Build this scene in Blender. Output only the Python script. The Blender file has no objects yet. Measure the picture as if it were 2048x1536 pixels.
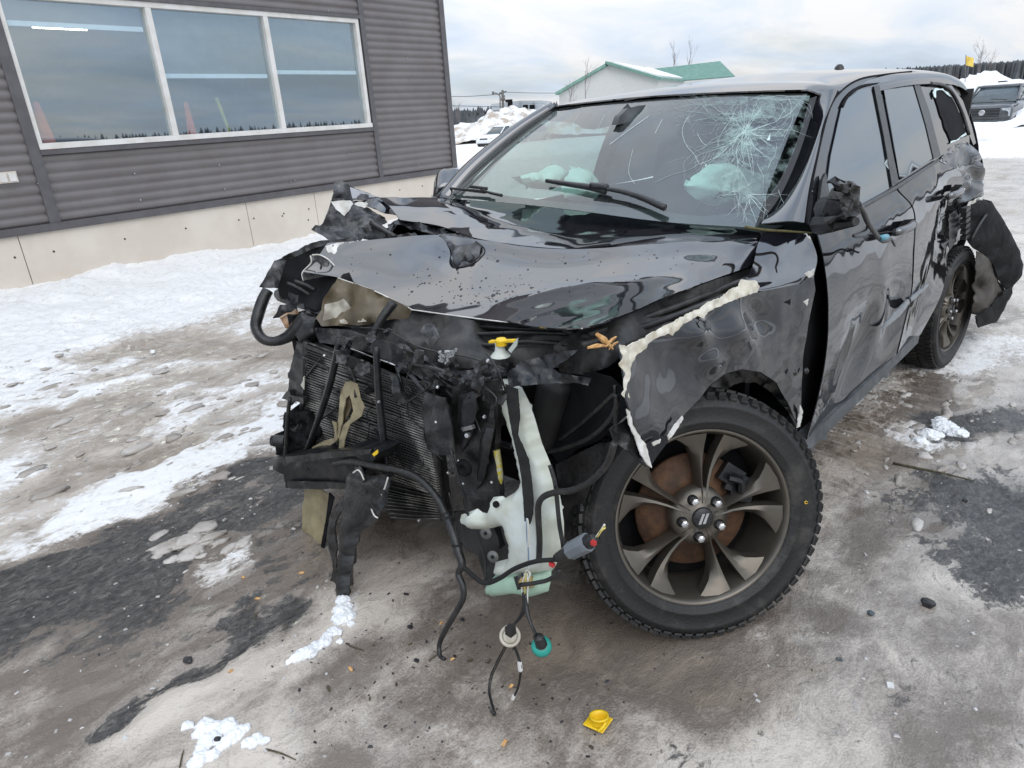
import bpy, bmesh, math, random
import numpy as np
from mathutils import Vector, Matrix, noise, geometry
C = bpy.context.scene.collection
rad = math.radians
random.seed(7)

# ------------------------------------------------------------------ camera
CAM = np.array([1.749, 1.794, 1.667]); FPX = 1358.3
YAW, PIT, ROL = rad(224.756), rad(-21.528), rad(-3.713)
fw = np.array([math.cos(YAW)*math.cos(PIT), math.sin(YAW)*math.cos(PIT), math.sin(PIT)])
_r = np.cross(fw, [0, 0, 1.]); _r /= np.linalg.norm(_r); _u = np.cross(_r, fw)
rt = math.cos(ROL)*_r + math.sin(ROL)*_u
up = -math.sin(ROL)*_r + math.cos(ROL)*_u
cd = bpy.data.cameras.new('camera'); cam = bpy.data.objects.new('camera', cd); C.objects.link(cam)
M = Matrix(((rt[0], up[0], -fw[0], CAM[0]), (rt[1], up[1], -fw[1], CAM[1]), (rt[2], up[2], -fw[2], CAM[2]), (0, 0, 0, 1)))
cam.matrix_world = M
cd.sensor_fit = 'HORIZONTAL'; cd.sensor_width = 36; cd.lens = 36*FPX/2048
cd.clip_start = .05; cd.clip_end = 3000
sc = bpy.context.scene
sc.camera = cam

# ------------------------------------------------------------------ sky, sun, exposure
SUN_EL, SUN_AZ = rad(48), rad(62)          # azimuth measured from +X towards +Y
wd = bpy.data.worlds.new('World'); sc.world = wd; wd.use_nodes = True
nt = wd.node_tree; N = nt.nodes; Lk = nt.links; N.clear()
def nn(t, **k):
    n = N.new(t)
    for a, b in k.items(): setattr(n, a, b)
    return n
out = nn('ShaderNodeOutputWorld'); bg = nn('ShaderNodeBackground'); bg.inputs[1].default_value = .1
sky = nn('ShaderNodeTexSky'); sky.sky_type = 'NISHITA'; sky.sun_disc = False
sky.sun_elevation = SUN_EL; sky.sun_rotation = math.pi/2 - SUN_AZ; sky.air_density = 1; sky.dust_density = 1.5
tc = nn('ShaderNodeTexCoord'); sep = nn('ShaderNodeSeparateXYZ'); Lk.new(tc.outputs['Generated'], sep.inputs[0])
az_ = nn('ShaderNodeMath', operation='MAXIMUM'); Lk.new(sep.outputs[2], az_.inputs[0]); az_.inputs[1].default_value = 0
ad = nn('ShaderNodeMath', operation='ADD'); Lk.new(az_.outputs[0], ad.inputs[0]); ad.inputs[1].default_value = .16
dv = nn('ShaderNodeVectorMath', operation='SCALE'); iv = nn('ShaderNodeMath', operation='DIVIDE'); iv.inputs[0].default_value = 1
Lk.new(ad.outputs[0], iv.inputs[1]); Lk.new(tc.outputs['Generated'], dv.inputs[0]); Lk.new(iv.outputs[0], dv.inputs['Scale'])
n1 = nn('ShaderNodeTexNoise'); n1.inputs['Scale'].default_value = .95; n1.inputs['Detail'].default_value = 9; n1.inputs['Roughness'].default_value = .55
n1.inputs['Distortion'].default_value = .5
mp = nn('ShaderNodeMapping'); mp.inputs['Location'].default_value = (3.1, 1.7, 0); mp.inputs['Rotation'].default_value = (0, 0, rad(30)); mp.inputs['Scale'].default_value = (.75, 1.25, 1)
Lk.new(dv.outputs[0], mp.inputs[0]); Lk.new(mp.outputs[0], n1.inputs['Vector'])
cr = nn('ShaderNodeValToRGB'); e = cr.color_ramp.elements
e[0].position = .30; e[0].color = (6.4, 7.7, 9.6, 1); e[1].position = .62; e[1].color = (10.2, 10.3, 10.5, 1)
m_ = cr.color_ramp.elements.new(.47); m_.color = (8.0, 9.0, 10.4, 1)
Lk.new(n1.outputs['Fac'], cr.inputs[0])
mx = nn('ShaderNodeMix', data_type='RGBA'); mx.inputs[0].default_value = .86
cie = nn('ShaderNodeMath', operation='MULTIPLY_ADD'); Lk.new(az_.outputs[0], cie.inputs[0]); cie.inputs[1].default_value = 1.25; cie.inputs[2].default_value = .86
cs_ = nn('ShaderNodeVectorMath', operation='SCALE'); Lk.new(cr.outputs[0], cs_.inputs[0]); Lk.new(cie.outputs[0], cs_.inputs['Scale'])
n2 = nn('ShaderNodeTexNoise'); n2.inputs['Scale'].default_value = .55; n2.inputs['Detail'].default_value = 7; n2.inputs['Roughness'].default_value = .6; Lk.new(mp.outputs[0], n2.inputs['Vector'])
br_ = nn('ShaderNodeMapRange'); br_.inputs[1].default_value = .40; br_.inputs[2].default_value = .56; br_.inputs[3].default_value = .58; br_.inputs[4].default_value = .95; Lk.new(n2.outputs['Fac'], br_.inputs[0]); Lk.new(br_.outputs[0], mx.inputs[0])
Lk.new(sky.outputs[0], mx.inputs[6]); Lk.new(cs_.outputs[0], mx.inputs[7])
Lk.new(mx.outputs[2], bg.inputs[0]); Lk.new(bg.outputs[0], out.inputs[0])
sd = bpy.data.lights.new('sun', 'SUN'); sd.energy = 1.0; sd.angle = rad(50); sd.color = (1, .96, .9)
so = bpy.data.objects.new('sun', sd); C.objects.link(so)
sv = Vector((math.cos(SUN_EL)*math.cos(SUN_AZ), math.cos(SUN_EL)*math.sin(SUN_AZ), math.sin(SUN_EL)))
so.rotation_euler = sv.to_track_quat('Z', 'Y').to_euler(); so.location = sv*50
vs = sc.view_settings; vs.view_transform = 'Standard'; vs.look = 'None'; vs.gamma = 1; vs.exposure = 0
vs.use_curve_mapping = False

# ------------------------------------------------------------------ geometry helpers
def ray(u, v): return fw + rt*((u-1024)/FPX) - up*((v-768)/FPX)
AX = {'x': np.array([1., 0, 0]), 'y': np.array([0, 1., 0]), 'z': np.array([0, 0, 1.]), 'd': None}
GPL = np.array([0, 1, .46])                 # the leaning plane of the side windows: y + .46 z = const
AX['g'] = GPL
def P(u, v, c, key='y'):
    """the point seen at photograph pixel (u, v) whose coordinate 'key' is c (real position, metres)"""
    d = ray(u, v)
    if key == 'd': return CAM + d*c
    a = AX[key]
    return CAM + d*((c - a@CAM)/(a@d))
def proj(X):
    d = np.asarray(X) - CAM; z = d@fw
    return 1024 + FPX*(d@rt)/z, 768 - FPX*(d@up)/z
def sstep(a, b, x):
    t = np.clip((x-a)/(b-a), 0, 1); return t*t*(3-2*t)
def zbase(x, y):
    x = np.asarray(x, float); y = np.asarray(y, float)
    return .085*sstep(-3.1, .1, x) + .02*np.clip(-x-7, 0, 26)*sstep(-16, -6, y) - .75*sstep(-10, -34, y)
def G(u, v, h=0.):
    z = 0.
    for _ in range(12):
        p = P(u, v, z+h, 'z'); z = float(zbase(p[0], p[1]))
    return p
def link(name, me, mat=None, parent=None, smooth=True):
    o = bpy.data.objects.new(name, me); C.objects.link(o)
    if mat is not None and not me.materials: me.materials.append(mat)
    if smooth and len(me.polygons): me.polygons.foreach_set('use_smooth', [True]*len(me.polygons))
    if parent is not None: o.parent = parent
    return o
def mesh(name, vs_, fs, mat=None, parent=None, smooth=False):
    me = bpy.data.meshes.new(name); me.from_pydata([tuple(map(float, v)) for v in vs_], [], fs); me.update()
    return link(name, me, mat, parent, smooth)
def tag(o, label, cat, group=None, kind=None):
    if label: o['label'] = label
    if cat: o['category'] = cat
    if group: o['group'] = group
    if kind: o['kind'] = kind
    return o
def empty(name, label, cat, loc=(0, 0, 0), group=None):
    o = bpy.data.objects.new(name, None); C.objects.link(o); o.location = loc; o.empty_display_size = .1
    return tag(o, label, cat, group)
def solid(o, th, off=-1):
    m = o.modifiers.new('solid', 'SOLIDIFY'); m.thickness = th; m.offset = off
    e_ = o.modifiers.new('crisp', 'EDGE_SPLIT'); e_.split_angle = rad(50); return o
def crv(ps, n):
    """Catmull-Rom through points"""
    ps = np.asarray(ps, float); k = len(ps)
    if k == 2: return ps[0] + (ps[1]-ps[0])*np.linspace(0, 1, n)[:, None]
    e = np.vstack([2*ps[0]-ps[1], ps, 2*ps[-1]-ps[-2]])
    t = np.linspace(0, k-1, n); i = np.minimum(t.astype(int), k-2); f = (t-i)[:, None]
    a, b, c, d = e[i], e[i+1], e[i+2], e[i+3]
    return .5*(2*b + (c-a)*f + (2*a-5*b+4*c-d)*f**2 + (3*b-a-3*c+d)*f**3)
class MB:
    def __init__(s): s.v = []; s.f = []
    def add(s, vs_, fs):
        o = len(s.v); s.v += [tuple(map(float, v)) for v in vs_]; s.f += [tuple(i+o for i in f) for f in fs]; return s
    def box(s, c, size, rot=None, taper=1):
        x, y, z = np.array(size)/2.
        vs_ = np.array([(-x, -y, -z), (x, -y, -z), (x, y, -z), (-x, y, -z), (-x*taper, -y*taper, z), (x*taper, -y*taper, z), (x*taper, y*taper, z), (-x*taper, y*taper, z)])
        if rot is not None: vs_ = vs_@np.array(rot).T
        return s.add(vs_+np.array(c), [(0, 3, 2, 1), (4, 5, 6, 7), (0, 1, 5, 4), (1, 2, 6, 5), (2, 3, 7, 6), (3, 0, 4, 7)])
    def bar(s, a, b, w, h, upv=(0, 0, 1)):
        a = np.array(a, float); b = np.array(b, float); d = b-a; L = np.linalg.norm(d); d /= L
        x = np.cross(d, upv); x /= (np.linalg.norm(x)+1e-9); z = np.cross(x, d)
        return s.box((a+b)/2, (L, w, h), np.stack([d, x, z], 1))
    def tube(s, pts, r, n=8, m=None, caps=True):
        pts = np.asarray(pts, float)
        m = m or max(2, (len(pts)-1)*5+1)
        q = crv(pts, m)
        rr = np.interp(np.linspace(0, 1, m), np.linspace(0, 1, len(np.atleast_1d(r))), np.atleast_1d(r)) if np.ndim(r) else np.full(m, r)
        tg = np.gradient(q, axis=0); tg /= (np.linalg.norm(tg, axis=1)[:, None]+1e-9)
        x = np.cross(tg[0], [.31, .2, .93]); x /= np.linalg.norm(x)
        V = []
        for i in range(m):
            x = x - tg[i]*(x@tg[i]); x /= np.linalg.norm(x); y = np.cross(tg[i], x)
            for j in range(n):
                a = 2*math.pi*j/n; V.append(q[i] + rr[i]*(math.cos(a)*x + math.sin(a)*y))
        F = [(i*n+j, i*n+(j+1) % n, (i+1)*n+(j+1) % n, (i+1)*n+j) for i in range(m-1) for j in range(n)]
        if caps: F += [tuple(range(n))[::-1], tuple((m-1)*n+j for j in range(n))]
        return s.add(V, F)
    def lathe(s, prof, c, ax, n=32, arc=2*math.pi, a0=0):
        """prof: list of (radius, along axis); closed profile not required"""
        ax = np.array(ax, float); ax /= np.linalg.norm(ax)
        t = np.cross([0, 0, 1.], ax)
        if np.linalg.norm(t) < 1e-3: t = np.array([1., 0, 0])
        t /= np.linalg.norm(t); b = np.cross(ax, t); full = arc > 6.28; k = n if full else n+1
        V = [np.array(c)+h*ax+r_*(math.cos(a0+arc*i/n)*t+math.sin(a0+arc*i/n)*b) for i in range(k) for r_, h in prof]
        p = len(prof)
        F = [(i*p+j, ((i+1) % k)*p+j, ((i+1) % k)*p+j+1, i*p+j+1) for i in range(n) for j in range(p-1)]
        return s.add(V, F)
    def disc(s, c, ax, r, n=16):
        return s.lathe([(0.0001, 0), (r, 0)], c, ax, n)
    def build(s, name, mat, parent=None, smooth=False):
        return mesh(name, s.v, s.f, mat, parent, smooth)
def tube(name, pts, r, mat, parent=None, n=8): return MB().tube(pts, r, n).build(name, mat, parent, True)
def ptube(name, pts, r, mat, parent=None, key='x', n=8, c=None):
    return tube(name, [P(q[0], q[1], q[2] if len(q) > 2 else c, key) for q in pts], r, mat, parent, n)
def fnz(p, o=3):
    return noise.fractal(Vector(p), .6, 2.1, o)
def inside(px, py, poly):
    k = len(poly); r_ = np.zeros(px.shape, bool); j = k-1
    for i in range(k):
        xi, yi = poly[i]; xj, yj = poly[j]
        c = ((yi > py) != (yj > py)) & (px < (xj-xi)*(py-yi)/(yj-yi+1e-12)+xi); r_ ^= c; j = i
    return r_
def segdist(q, poly):
    d = np.full(len(q), 1e9); k = len(poly)
    for i in range(k):
        a = np.array(poly[i]); b = np.array(poly[(i+1) % k]); ab = b-a
        t = np.clip(((q-a)@ab)/(ab@ab+1e-12), 0, 1); d = np.minimum(d, np.linalg.norm(q-a-t[:, None]*ab, axis=1))
    return d
def sheet(name, pts, mat, parent=None, key='y', c=None, sp=11, th=.003, cr=0., cs=7., puff=0., pr=22, seed=0, jag=0., ridge=0., smooth=True, dents=(), fit=0):
    """a piece of sheet metal, plastic or glass cut to an outline: outline points are (u, v, coordinate)"""
    rnd = random.Random(seed*131+len(pts))
    O = [(q[0], q[1]) for q in pts]; Cc = np.array([q[2] if len(q) > 2 else c for q in pts], float)
    Oa = np.array(O, float); B = []; k = len(O)
    for i in range(k):
        a = Oa[i]; b = Oa[(i+1) % k]; L = np.linalg.norm(b-a); m = max(1, int(round(L/sp)))
        for j in range(m):
            t = j/m; p = a+(b-a)*t
            if jag and j: p = p+np.array([rnd.uniform(-jag, jag), rnd.uniform(-jag, jag)])
            B.append(p)
    B = np.array(B)
    lo, hi = Oa.min(0), Oa.max(0); I = []
    gy = np.arange(lo[1], hi[1]+sp, sp*.87)
    for r_, y in enumerate(gy):
        for x in np.arange(lo[0]-(r_ % 2)*sp*.5, hi[0]+sp, sp): I.append((x, y))
    I = np.array(I)+(np.array([[rnd.uniform(-.12, .12), rnd.uniform(-.12, .12)] for _ in range(len(I))])*sp)
    ins = inside(I[:, 0], I[:, 1], [tuple(b) for b in B]); I = I[ins]
    if len(I): I = I[segdist(I, [tuple(b) for b in B]) > sp*.55]
    A = np.vstack([B, I]) if len(I) else B
    nb = len(B)
    r_ = geometry.delaunay_2d_cdt([Vector(a-lo) for a in A], [(i, (i+1) % nb) for i in range(nb)], [], 0, 1e-5)
    V2 = np.array([tuple(v) for v in r_[0]])+lo; F = [tuple(f) for f in r_[2]]
    ct = np.array([V2[list(f)].mean(0) for f in F]); ok_ = inside(ct[:, 0], ct[:, 1], [tuple(b) for b in B]); F = [f for f, q in zip(F, ok_) if q]
    D2 = ((V2[:, None]-Oa[None])**2).sum(-1)+9.; w = 1/D2**1.25; cc = (w@Cc)/w.sum(1)
    if fit:
        mu_, sg_ = Oa.mean(0), Oa.std(0)+1e-6; bs_ = lambda q: np.stack([np.ones(len(q)), (q[:, 0]-mu_[0])/sg_[0], (q[:, 1]-mu_[1])/sg_[1]]+([((q[:, 0]-mu_[0])/sg_[0])**2, ((q[:, 1]-mu_[1])/sg_[1])**2, (q[:, 0]-mu_[0])/sg_[0]*(q[:, 1]-mu_[1])/sg_[1]] if fit > 1 else []), 1)
        cc = bs_(V2)@np.linalg.lstsq(bs_(Oa), Cc, rcond=None)[0]
    X = np.array([P(a[0], a[1], b, key) for a, b in zip(V2, cc)])
    nm = np.zeros(3)
    for f in F[::max(1, len(F)//60)]:
        q = np.cross(X[f[1]]-X[f[0]], X[f[2]]-X[f[0]]); nm += q if q@(CAM-X[f[0]]) > 0 else -q
    nm /= (np.linalg.norm(nm)+1e-12)
    if F:
        q = np.cross(X[F[0][1]]-X[F[0][0]], X[F[0][2]]-X[F[0][0]])
        if q@(CAM-X[F[0][0]]) < 0: F = [f[::-1] for f in F]
    if cr or ridge:
        for i in range(len(X)):
            h = fnz(X[i]*cs+seed*7.3, 3)
            X[i] = X[i]+nm*(cr*h + ridge*(.5-abs(fnz(X[i]*cs*.7+seed*3.1+9, 2))*2))
    for (du, dv_, dr, da) in dents:
        g = np.exp(-((V2[:, 0]-du)**2+(V2[:, 1]-dv_)**2)/dr**2); X = X+nm*(da*g)[:, None]
    if puff:
        ds = np.clip(segdist(V2, O)/pr, 0, 1); X = X+nm*(puff*np.sqrt(1-(1-ds)**2))[:, None]
    o = mesh(name, X, F, mat, parent, smooth)
    if th: solid(o, th, -1)
    return o
def patch(name, rows, mat, parent=None, key='y', nu=40, nv=16, th=.004, cr=0., cs=3., seed=0, dents=(), lift=None, raw=False):
    R_ = [np.array(q if raw else [P(a[0], a[1], a[2], key) for a in q]) for q in rows]
    R_ = np.array([crv(q, nu) for q in R_])
    X = np.array([crv(R_[:, i], nv) for i in range(nu)]).transpose(1, 0, 2)   # nv x nu
    du = np.gradient(X, axis=1); dvv = np.gradient(X, axis=0); nm = np.cross(du, dvv); nm /= (np.linalg.norm(nm, axis=2)[..., None]+1e-12)
    ctr = X.reshape(-1, 3).mean(0)
    flip = (nm.reshape(-1, 3).mean(0)@(CAM-ctr)) < 0
    if flip: nm = -nm
    if cr:
        for i in range(nv):
            for j in range(nu): X[i, j] = X[i, j]+nm[i, j]*cr*fnz(X[i, j]*cs+seed*5.7, 3)
    for (a, b, ru, rv, h) in dents:
        gu, gv = np.meshgrid(np.linspace(0, 1, nu), np.linspace(0, 1, nv))
        X = X+nm*(h*np.exp(-((gu-a)/ru)**2-((gv-b)/rv)**2))[..., None]
    F = []
    for i in range(nv-1):
        for j in range(nu-1):
            f = (i*nu+j, i*nu+j+1, (i+1)*nu+j+1, (i+1)*nu+j); F.append(f[::-1] if flip else f)
    o = mesh(name, X.reshape(-1, 3), F, mat, parent, True)
    if th: solid(o, th, -1)
    return o
def join(objs):
    """merge helper-built pieces of ONE part into one mesh (no bpy.ops)"""
    b = bmesh.new(); base = objs[0]; mats = []
    for o in objs:
        idx = []
        for m in o.data.materials:
            if m not in mats: mats.append(m)
            idx.append(mats.index(m))
        n0 = len(b.faces); b.from_mesh(o.data); b.faces.ensure_lookup_table()
        for f in b.faces[n0:]: f.material_index = idx[min(f.material_index, len(idx)-1)] if idx else 0
    b.to_mesh(base.data); b.free(); base.data.materials.clear()
    for m in mats: base.data.materials.append(m)
    for o in objs[1:]: bpy.data.objects.remove(o)
    return base

# ------------------------------------------------------------------ materials
def mat(name, col, rough=.5, metal=0., col2=None, ns=8., amt=.5, bump=0., bs=60., coat=0., spec=.5, trans=0., rough2=None, stretch=(1, 1, 1), lo=.4, hi=.62, sub=0.):
    m = bpy.data.materials.new(name); m.use_nodes = True; t = m.node_tree; b = t.nodes['Principled BSDF']
    b.inputs['Roughness'].default_value = rough; b.inputs['Metallic'].default_value = metal
    b.inputs['Specular IOR Level'].default_value = spec; b.inputs['Coat Weight'].default_value = coat; b.inputs['Coat Roughness'].default_value = .04
    b.inputs['Transmission Weight'].default_value = trans
    if sub: b.inputs['Subsurface Weight'].default_value = sub; b.inputs['Subsurface Radius'].default_value = (.03, .03, .03)
    c2 = col2 or tuple(min(1, x*(1+.35*amt)+.004) for x in col); c1 = col if col2 else tuple(x*(1-.3*amt) for x in col)
    tc = t.nodes.new('ShaderNodeTexCoord'); mp = t.nodes.new('ShaderNodeMapping'); mp.inputs['Scale'].default_value = stretch
    t.links.new(tc.outputs['Object'], mp.inputs[0])
    no = t.nodes.new('ShaderNodeTexNoise'); no.inputs['Scale'].default_value = ns; no.inputs['Detail'].default_value = 8; no.inputs['Roughness'].default_value = .62
    t.links.new(mp.outputs[0], no.inputs['Vector'])
    mr = t.nodes.new('ShaderNodeMapRange'); mr.inputs[1].default_value = lo; mr.inputs[2].default_value = hi; t.links.new(no.outputs['Fac'], mr.inputs[0])
    mx = t.nodes.new('ShaderNodeMix'); mx.data_type = 'RGBA'; t.links.new(mr.outputs[0], mx.inputs[0])
    mx.inputs[6].default_value = (*c1, 1); mx.inputs[7].default_value = (*c2, 1); t.links.new(mx.outputs[2], b.inputs['Base Color'])
    if rough2 is not None:
        m2 = t.nodes.new('ShaderNodeMix'); t.links.new(mr.outputs[0], m2.inputs[0]); m2.inputs[2].default_value = rough; m2.inputs[3].default_value = rough2
        t.links.new(m2.outputs[0], b.inputs['Roughness'])
    if bump:
        n2 = t.nodes.new('ShaderNodeTexNoise'); n2.inputs['Scale'].default_value = bs; n2.inputs['Detail'].default_value = 6
        t.links.new(mp.outputs[0], n2.inputs['Vector'])
        bp = t.nodes.new('ShaderNodeBump'); bp.inputs['Strength'].default_value = bump; bp.inputs['Distance'].default_value = .01
        t.links.new(n2.outputs['Fac'], bp.inputs['Height']); t.links.new(bp.outputs[0], b.inputs['Normal'])
    return m
def paintmat(name, col, dirt=.25, dirtcol=(.22, .19, .16), coatr=.03, dz=None, cior=2.0):
    """glossy car paint with a thin uneven film of road dirt and water specks; dz: more grime below this height"""
    m = bpy.data.materials.new(name); m.use_nodes = True; t = m.node_tree; b = t.nodes['Principled BSDF']; L = t.links.new
    b.inputs['Specular IOR Level'].default_value = 0; b.inputs['Coat Weight'].default_value = 1; b.inputs['Coat Roughness'].default_value = coatr; b.inputs['Coat IOR'].default_value = cior
    tc = t.nodes.new('ShaderNodeTexCoord')
    a = t.nodes.new('ShaderNodeTexNoise'); a.inputs['Scale'].default_value = 2.6; a.inputs['Detail'].default_value = 10; a.inputs['Roughness'].default_value = .65
    L(tc.outputs['Object'], a.inputs['Vector'])
    mr = t.nodes.new('ShaderNodeMapRange'); mr.inputs[1].default_value = .42; mr.inputs[2].default_value = .75; mr.inputs[4].default_value = dirt; L(a.outputs['Fac'], mr.inputs[0])
    fac = mr.outputs[0]
    if dz is not None:
        s = t.nodes.new('ShaderNodeSeparateXYZ'); L(tc.outputs['Object'], s.inputs[0])
        r2 = t.nodes.new('ShaderNodeMapRange'); r2.inputs[1].default_value = dz[0]; r2.inputs[2].default_value = dz[1]; r2.inputs[3].default_value = dz[2]; r2.inputs[4].default_value = 0
        L(s.outputs[2], r2.inputs[0])
        nm_ = t.nodes.new('ShaderNodeMath'); nm_.operation = 'MULTIPLY'; L(r2.outputs[0], nm_.inputs[0])
        ra = t.nodes.new('ShaderNodeMapRange'); ra.inputs[1].default_value = .3; ra.inputs[2].default_value = .7; L(a.outputs['Fac'], ra.inputs[0]); L(ra.outputs[0], nm_.inputs[1])
        ad_ = t.nodes.new('ShaderNodeMath'); ad_.operation = 'ADD'; ad_.use_clamp = True; L(nm_.outputs[0], ad_.inputs[0]); L(fac, ad_.inputs[1]); fac = ad_.outputs[0]
    mx = t.nodes.new('ShaderNodeMix'); mx.data_type = 'RGBA'; L(fac, mx.inputs[0]); mx.inputs[6].default_value = (*col, 1); mx.inputs[7].default_value = (*dirtcol, 1)
    L(mx.outputs[2], b.inputs['Base Color'])
    rr = t.nodes.new('ShaderNodeMath'); rr.operation = 'MULTIPLY_ADD'; L(fac, rr.inputs[0]); rr.inputs[1].default_value = .5; rr.inputs[2].default_value = .22; L(rr.outputs[0], b.inputs['Roughness'])
    r3 = t.nodes.new('ShaderNodeMath'); r3.operation = 'MULTIPLY_ADD'; L(fac, r3.inputs[0]); r3.inputs[1].default_value = .35; r3.inputs[2].default_value = coatr; L(r3.outputs[0], b.inputs['Coat Roughness'])
    return m
def glassmat(name, tint=(.75, .85, .82), ior=1.9, haze=.04, opq=0., hazecol=(.5, .56, .56), nsc=5, h0=.5, na=.35, nb=.75, gcol=(1, 1, 1)):
    """thin glass: clear or tinted see-through, fresnel reflection, a thin film of dirt"""
    m = bpy.data.materials.new(name); m.use_nodes = True; t = m.node_tree; t.nodes.clear(); L = t.links.new
    o = t.nodes.new('ShaderNodeOutputMaterial'); tr = t.nodes.new('ShaderNodeBsdfTransparent'); tr.inputs[0].default_value = (*tint, 1)
    df = t.nodes.new('ShaderNodeBsdfDiffuse'); df.inputs[0].default_value = (*hazecol, 1)
    tc = t.nodes.new('ShaderNodeTexCoord'); no = t.nodes.new('ShaderNodeTexNoise'); no.inputs['Scale'].default_value = nsc; no.inputs['Detail'].default_value = 9; no.inputs['Roughness'].default_value = .7
    L(tc.outputs['Object'], no.inputs['Vector'])
    mr = t.nodes.new('ShaderNodeMapRange'); mr.inputs[1].default_value = na; mr.inputs[2].default_value = nb; mr.inputs[3].default_value = haze*h0; mr.inputs[4].default_value = haze*1.8; L(no.outputs['Fac'], mr.inputs[0])
    m1 = t.nodes.new('ShaderNodeMixShader'); L(mr.outputs[0], m1.inputs[0]); L(tr.outputs[0], m1.inputs[1]); L(df.outputs[0], m1.inputs[2])
    gl = t.nodes.new('ShaderNodeBsdfGlossy'); gl.inputs['Roughness'].default_value = .015; gl.inputs[0].default_value = (*gcol, 1)
    fr = t.nodes.new('ShaderNodeFresnel'); ge = t.nodes.new('ShaderNodeNewGeometry'); mi = t.nodes.new('ShaderNodeMix')   # a thin pane reflects alike from both sides
    L(ge.outputs['Backfacing'], mi.inputs[0]); mi.inputs[2].default_value = ior; mi.inputs[3].default_value = 1/ior; L(mi.outputs[0], fr.inputs[0])
    m2 = t.nodes.new('ShaderNodeMixShader'); L(fr.outputs[0], m2.inputs[0]); L(m1.outputs[0], m2.inputs[1]); L(gl.outputs[0], m2.inputs[2]); L(m2.outputs[0], o.inputs[0])
    return m
K = {}
K['paint'] = paintmat('black_paint', (.012, .012, .016), .05, (.22, .19, .16), .03, None, 2.35)
K['paint_side'] = paintmat('black_paint_dusty', (.010, .010, .012), .03, (.16, .14, .12), .035, (.35, .9, .10), 1.75)
K['paint_fender'] = paintmat('black_fender_paint', (.008, .008, .010), .05, (.13, .12, .11), .05, None, 1.6)
K['paint_under'] = mat('grey_underside_paint', (.03, .03, .032), .4, col2=(.09, .088, .085), ns=14, bump=.2)
K['scuffed_grey'] = mat('scraped_grey_paint', (.035, .036, .038), .35, col2=(.15, .15, .155), ns=24, lo=.45, hi=.7, bump=.25, bs=60)
K['scuffed'] = mat('scuffed_black_paint', (.010, .011, .013), .28, col2=(.05, .05, .055), ns=34, lo=.52, hi=.8, bump=.25, bs=60)
K['primer'] = mat('bare_white_primer', (.52, .5, .45), .65, col2=(.72, .71, .68), ns=20, bump=.4, bs=50)
K['cream'] = mat('cream_primer', (.50, .45, .34), .6, col2=(.70, .67, .58), ns=16, bump=.4, bs=50)
K['plastic'] = mat('black_plastic', (.008, .008, .009), .33, col2=(.022, .022, .022), ns=22, bump=.25, bs=90)
K['plastic_dirty'] = mat('dirty_black_plastic', (.012, .012, .012), .42, col2=(.055, .05, .045), ns=24, lo=.5, hi=.78, bump=.3, bs=70)
K['matte'] = mat('matte_black', (.006, .006, .007), .8, amt=.6, spec=.15)
K['rubber'] = mat('tyre_rubber', (.012, .012, .012), .55, col2=(.07, .064, .057), ns=9, lo=.52, hi=.75, bump=.25, bs=120)
K['steel'] = mat('dark_steel', (.018, .019, .022), .3, .4, col2=(.05, .048, .046), ns=18, lo=.5, hi=.75, bump=.2, bs=60)
K['wheel'] = mat('bronze_wheel_paint', (.12, .107, .09), .34, .7, col2=(.17, .15, .125), ns=6, lo=.4, hi=.7)
K['chrome'] = mat('nut_chrome', (.55, .55, .56), .25, .9, amt=.3)
K['rust'] = mat('brake_rust', (.06, .033, .02), .7, .2, col2=(.13, .066, .034), ns=18, bump=.3)
K['alu'] = mat('condenser_fins', (.05, .05, .05), .5, .3, col2=(.40, .38, .35), ns=7, lo=.48, hi=.68)
K['tan'] = mat('tan_plastic', (.20, .165, .095), .5, col2=(.34, .29, .17), ns=7, bump=.2, bs=30)
K['bronze'] = mat('brown_underside', (.05, .038, .022), .4, col2=(.12, .093, .055), ns=7, bump=.2, bs=30)
K['white_plastic'] = mat('white_reservoir_plastic', (.50, .52, .44), .38, col2=(.66, .71, .69), ns=7, sub=.25)
K['green_plastic'] = mat('green_fluid_plastic', (.33, .50, .38), .35, col2=(.45, .62, .50), ns=6, sub=.2)
K['yellow'] = mat('yellow_plastic', (.75, .48, .01), .42, col2=(.85, .57, .02), ns=30, bump=.15)
K['tape'] = mat('black_cloth_tape', (.008, .008, .008), .9, bump=.4, bs=200)
K['airbag'] = mat('airbag_cloth', (.56, .66, .62), .85, col2=(.68, .77, .73), ns=6, bump=.2, bs=60)
K['liner'] = mat('matte_liner_felt', (.008, .008, .009), .85, col2=(.02, .02, .021), ns=14, spec=.18, bump=.3)
K['interior'] = mat('dark_interior', (.016, .016, .017), .75, col2=(.04, .04, .04), ns=9)
K['headliner'] = mat('grey_headliner', (.30, .30, .29), .9)
K['wood'] = mat('fresh_split_wood', (.46, .22, .07), .7, col2=(.72, .45, .19), ns=30, stretch=(1, 6, 1), bump=.4)
K['bark'] = mat('twig_bark', (.045, .035, .022), .8, col2=(.10, .085, .045), ns=40, bump=.5)
K['mossbark'] = mat('olive_twig_bark', (.07, .06, .02), .8, col2=(.13, .11, .04), ns=40, bump=.5)
K['snow'] = mat('clean_snow', (.74, .755, .775), .6, col2=(.84, .85, .86), ns=14, bump=.6, bs=45, sub=.1)
K['stone'] = mat('dark_stone', (.012, .012, .014), .45, col2=(.04, .04, .044), ns=25, bump=.4)
K['bluestone'] = mat('blue_grey_stone', (.05, .065, .075), .6, col2=(.09, .11, .12), ns=30, bump=.4)
K['siding'] = mat('grey_siding_paint', (.14, .127, .126), .42, col2=(.165, .152, .151), ns=2.0, bump=.04, bs=8)
K['trim'] = mat('grey_trim_paint', (.10, .095, .10), .4, amt=.3)
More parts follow.
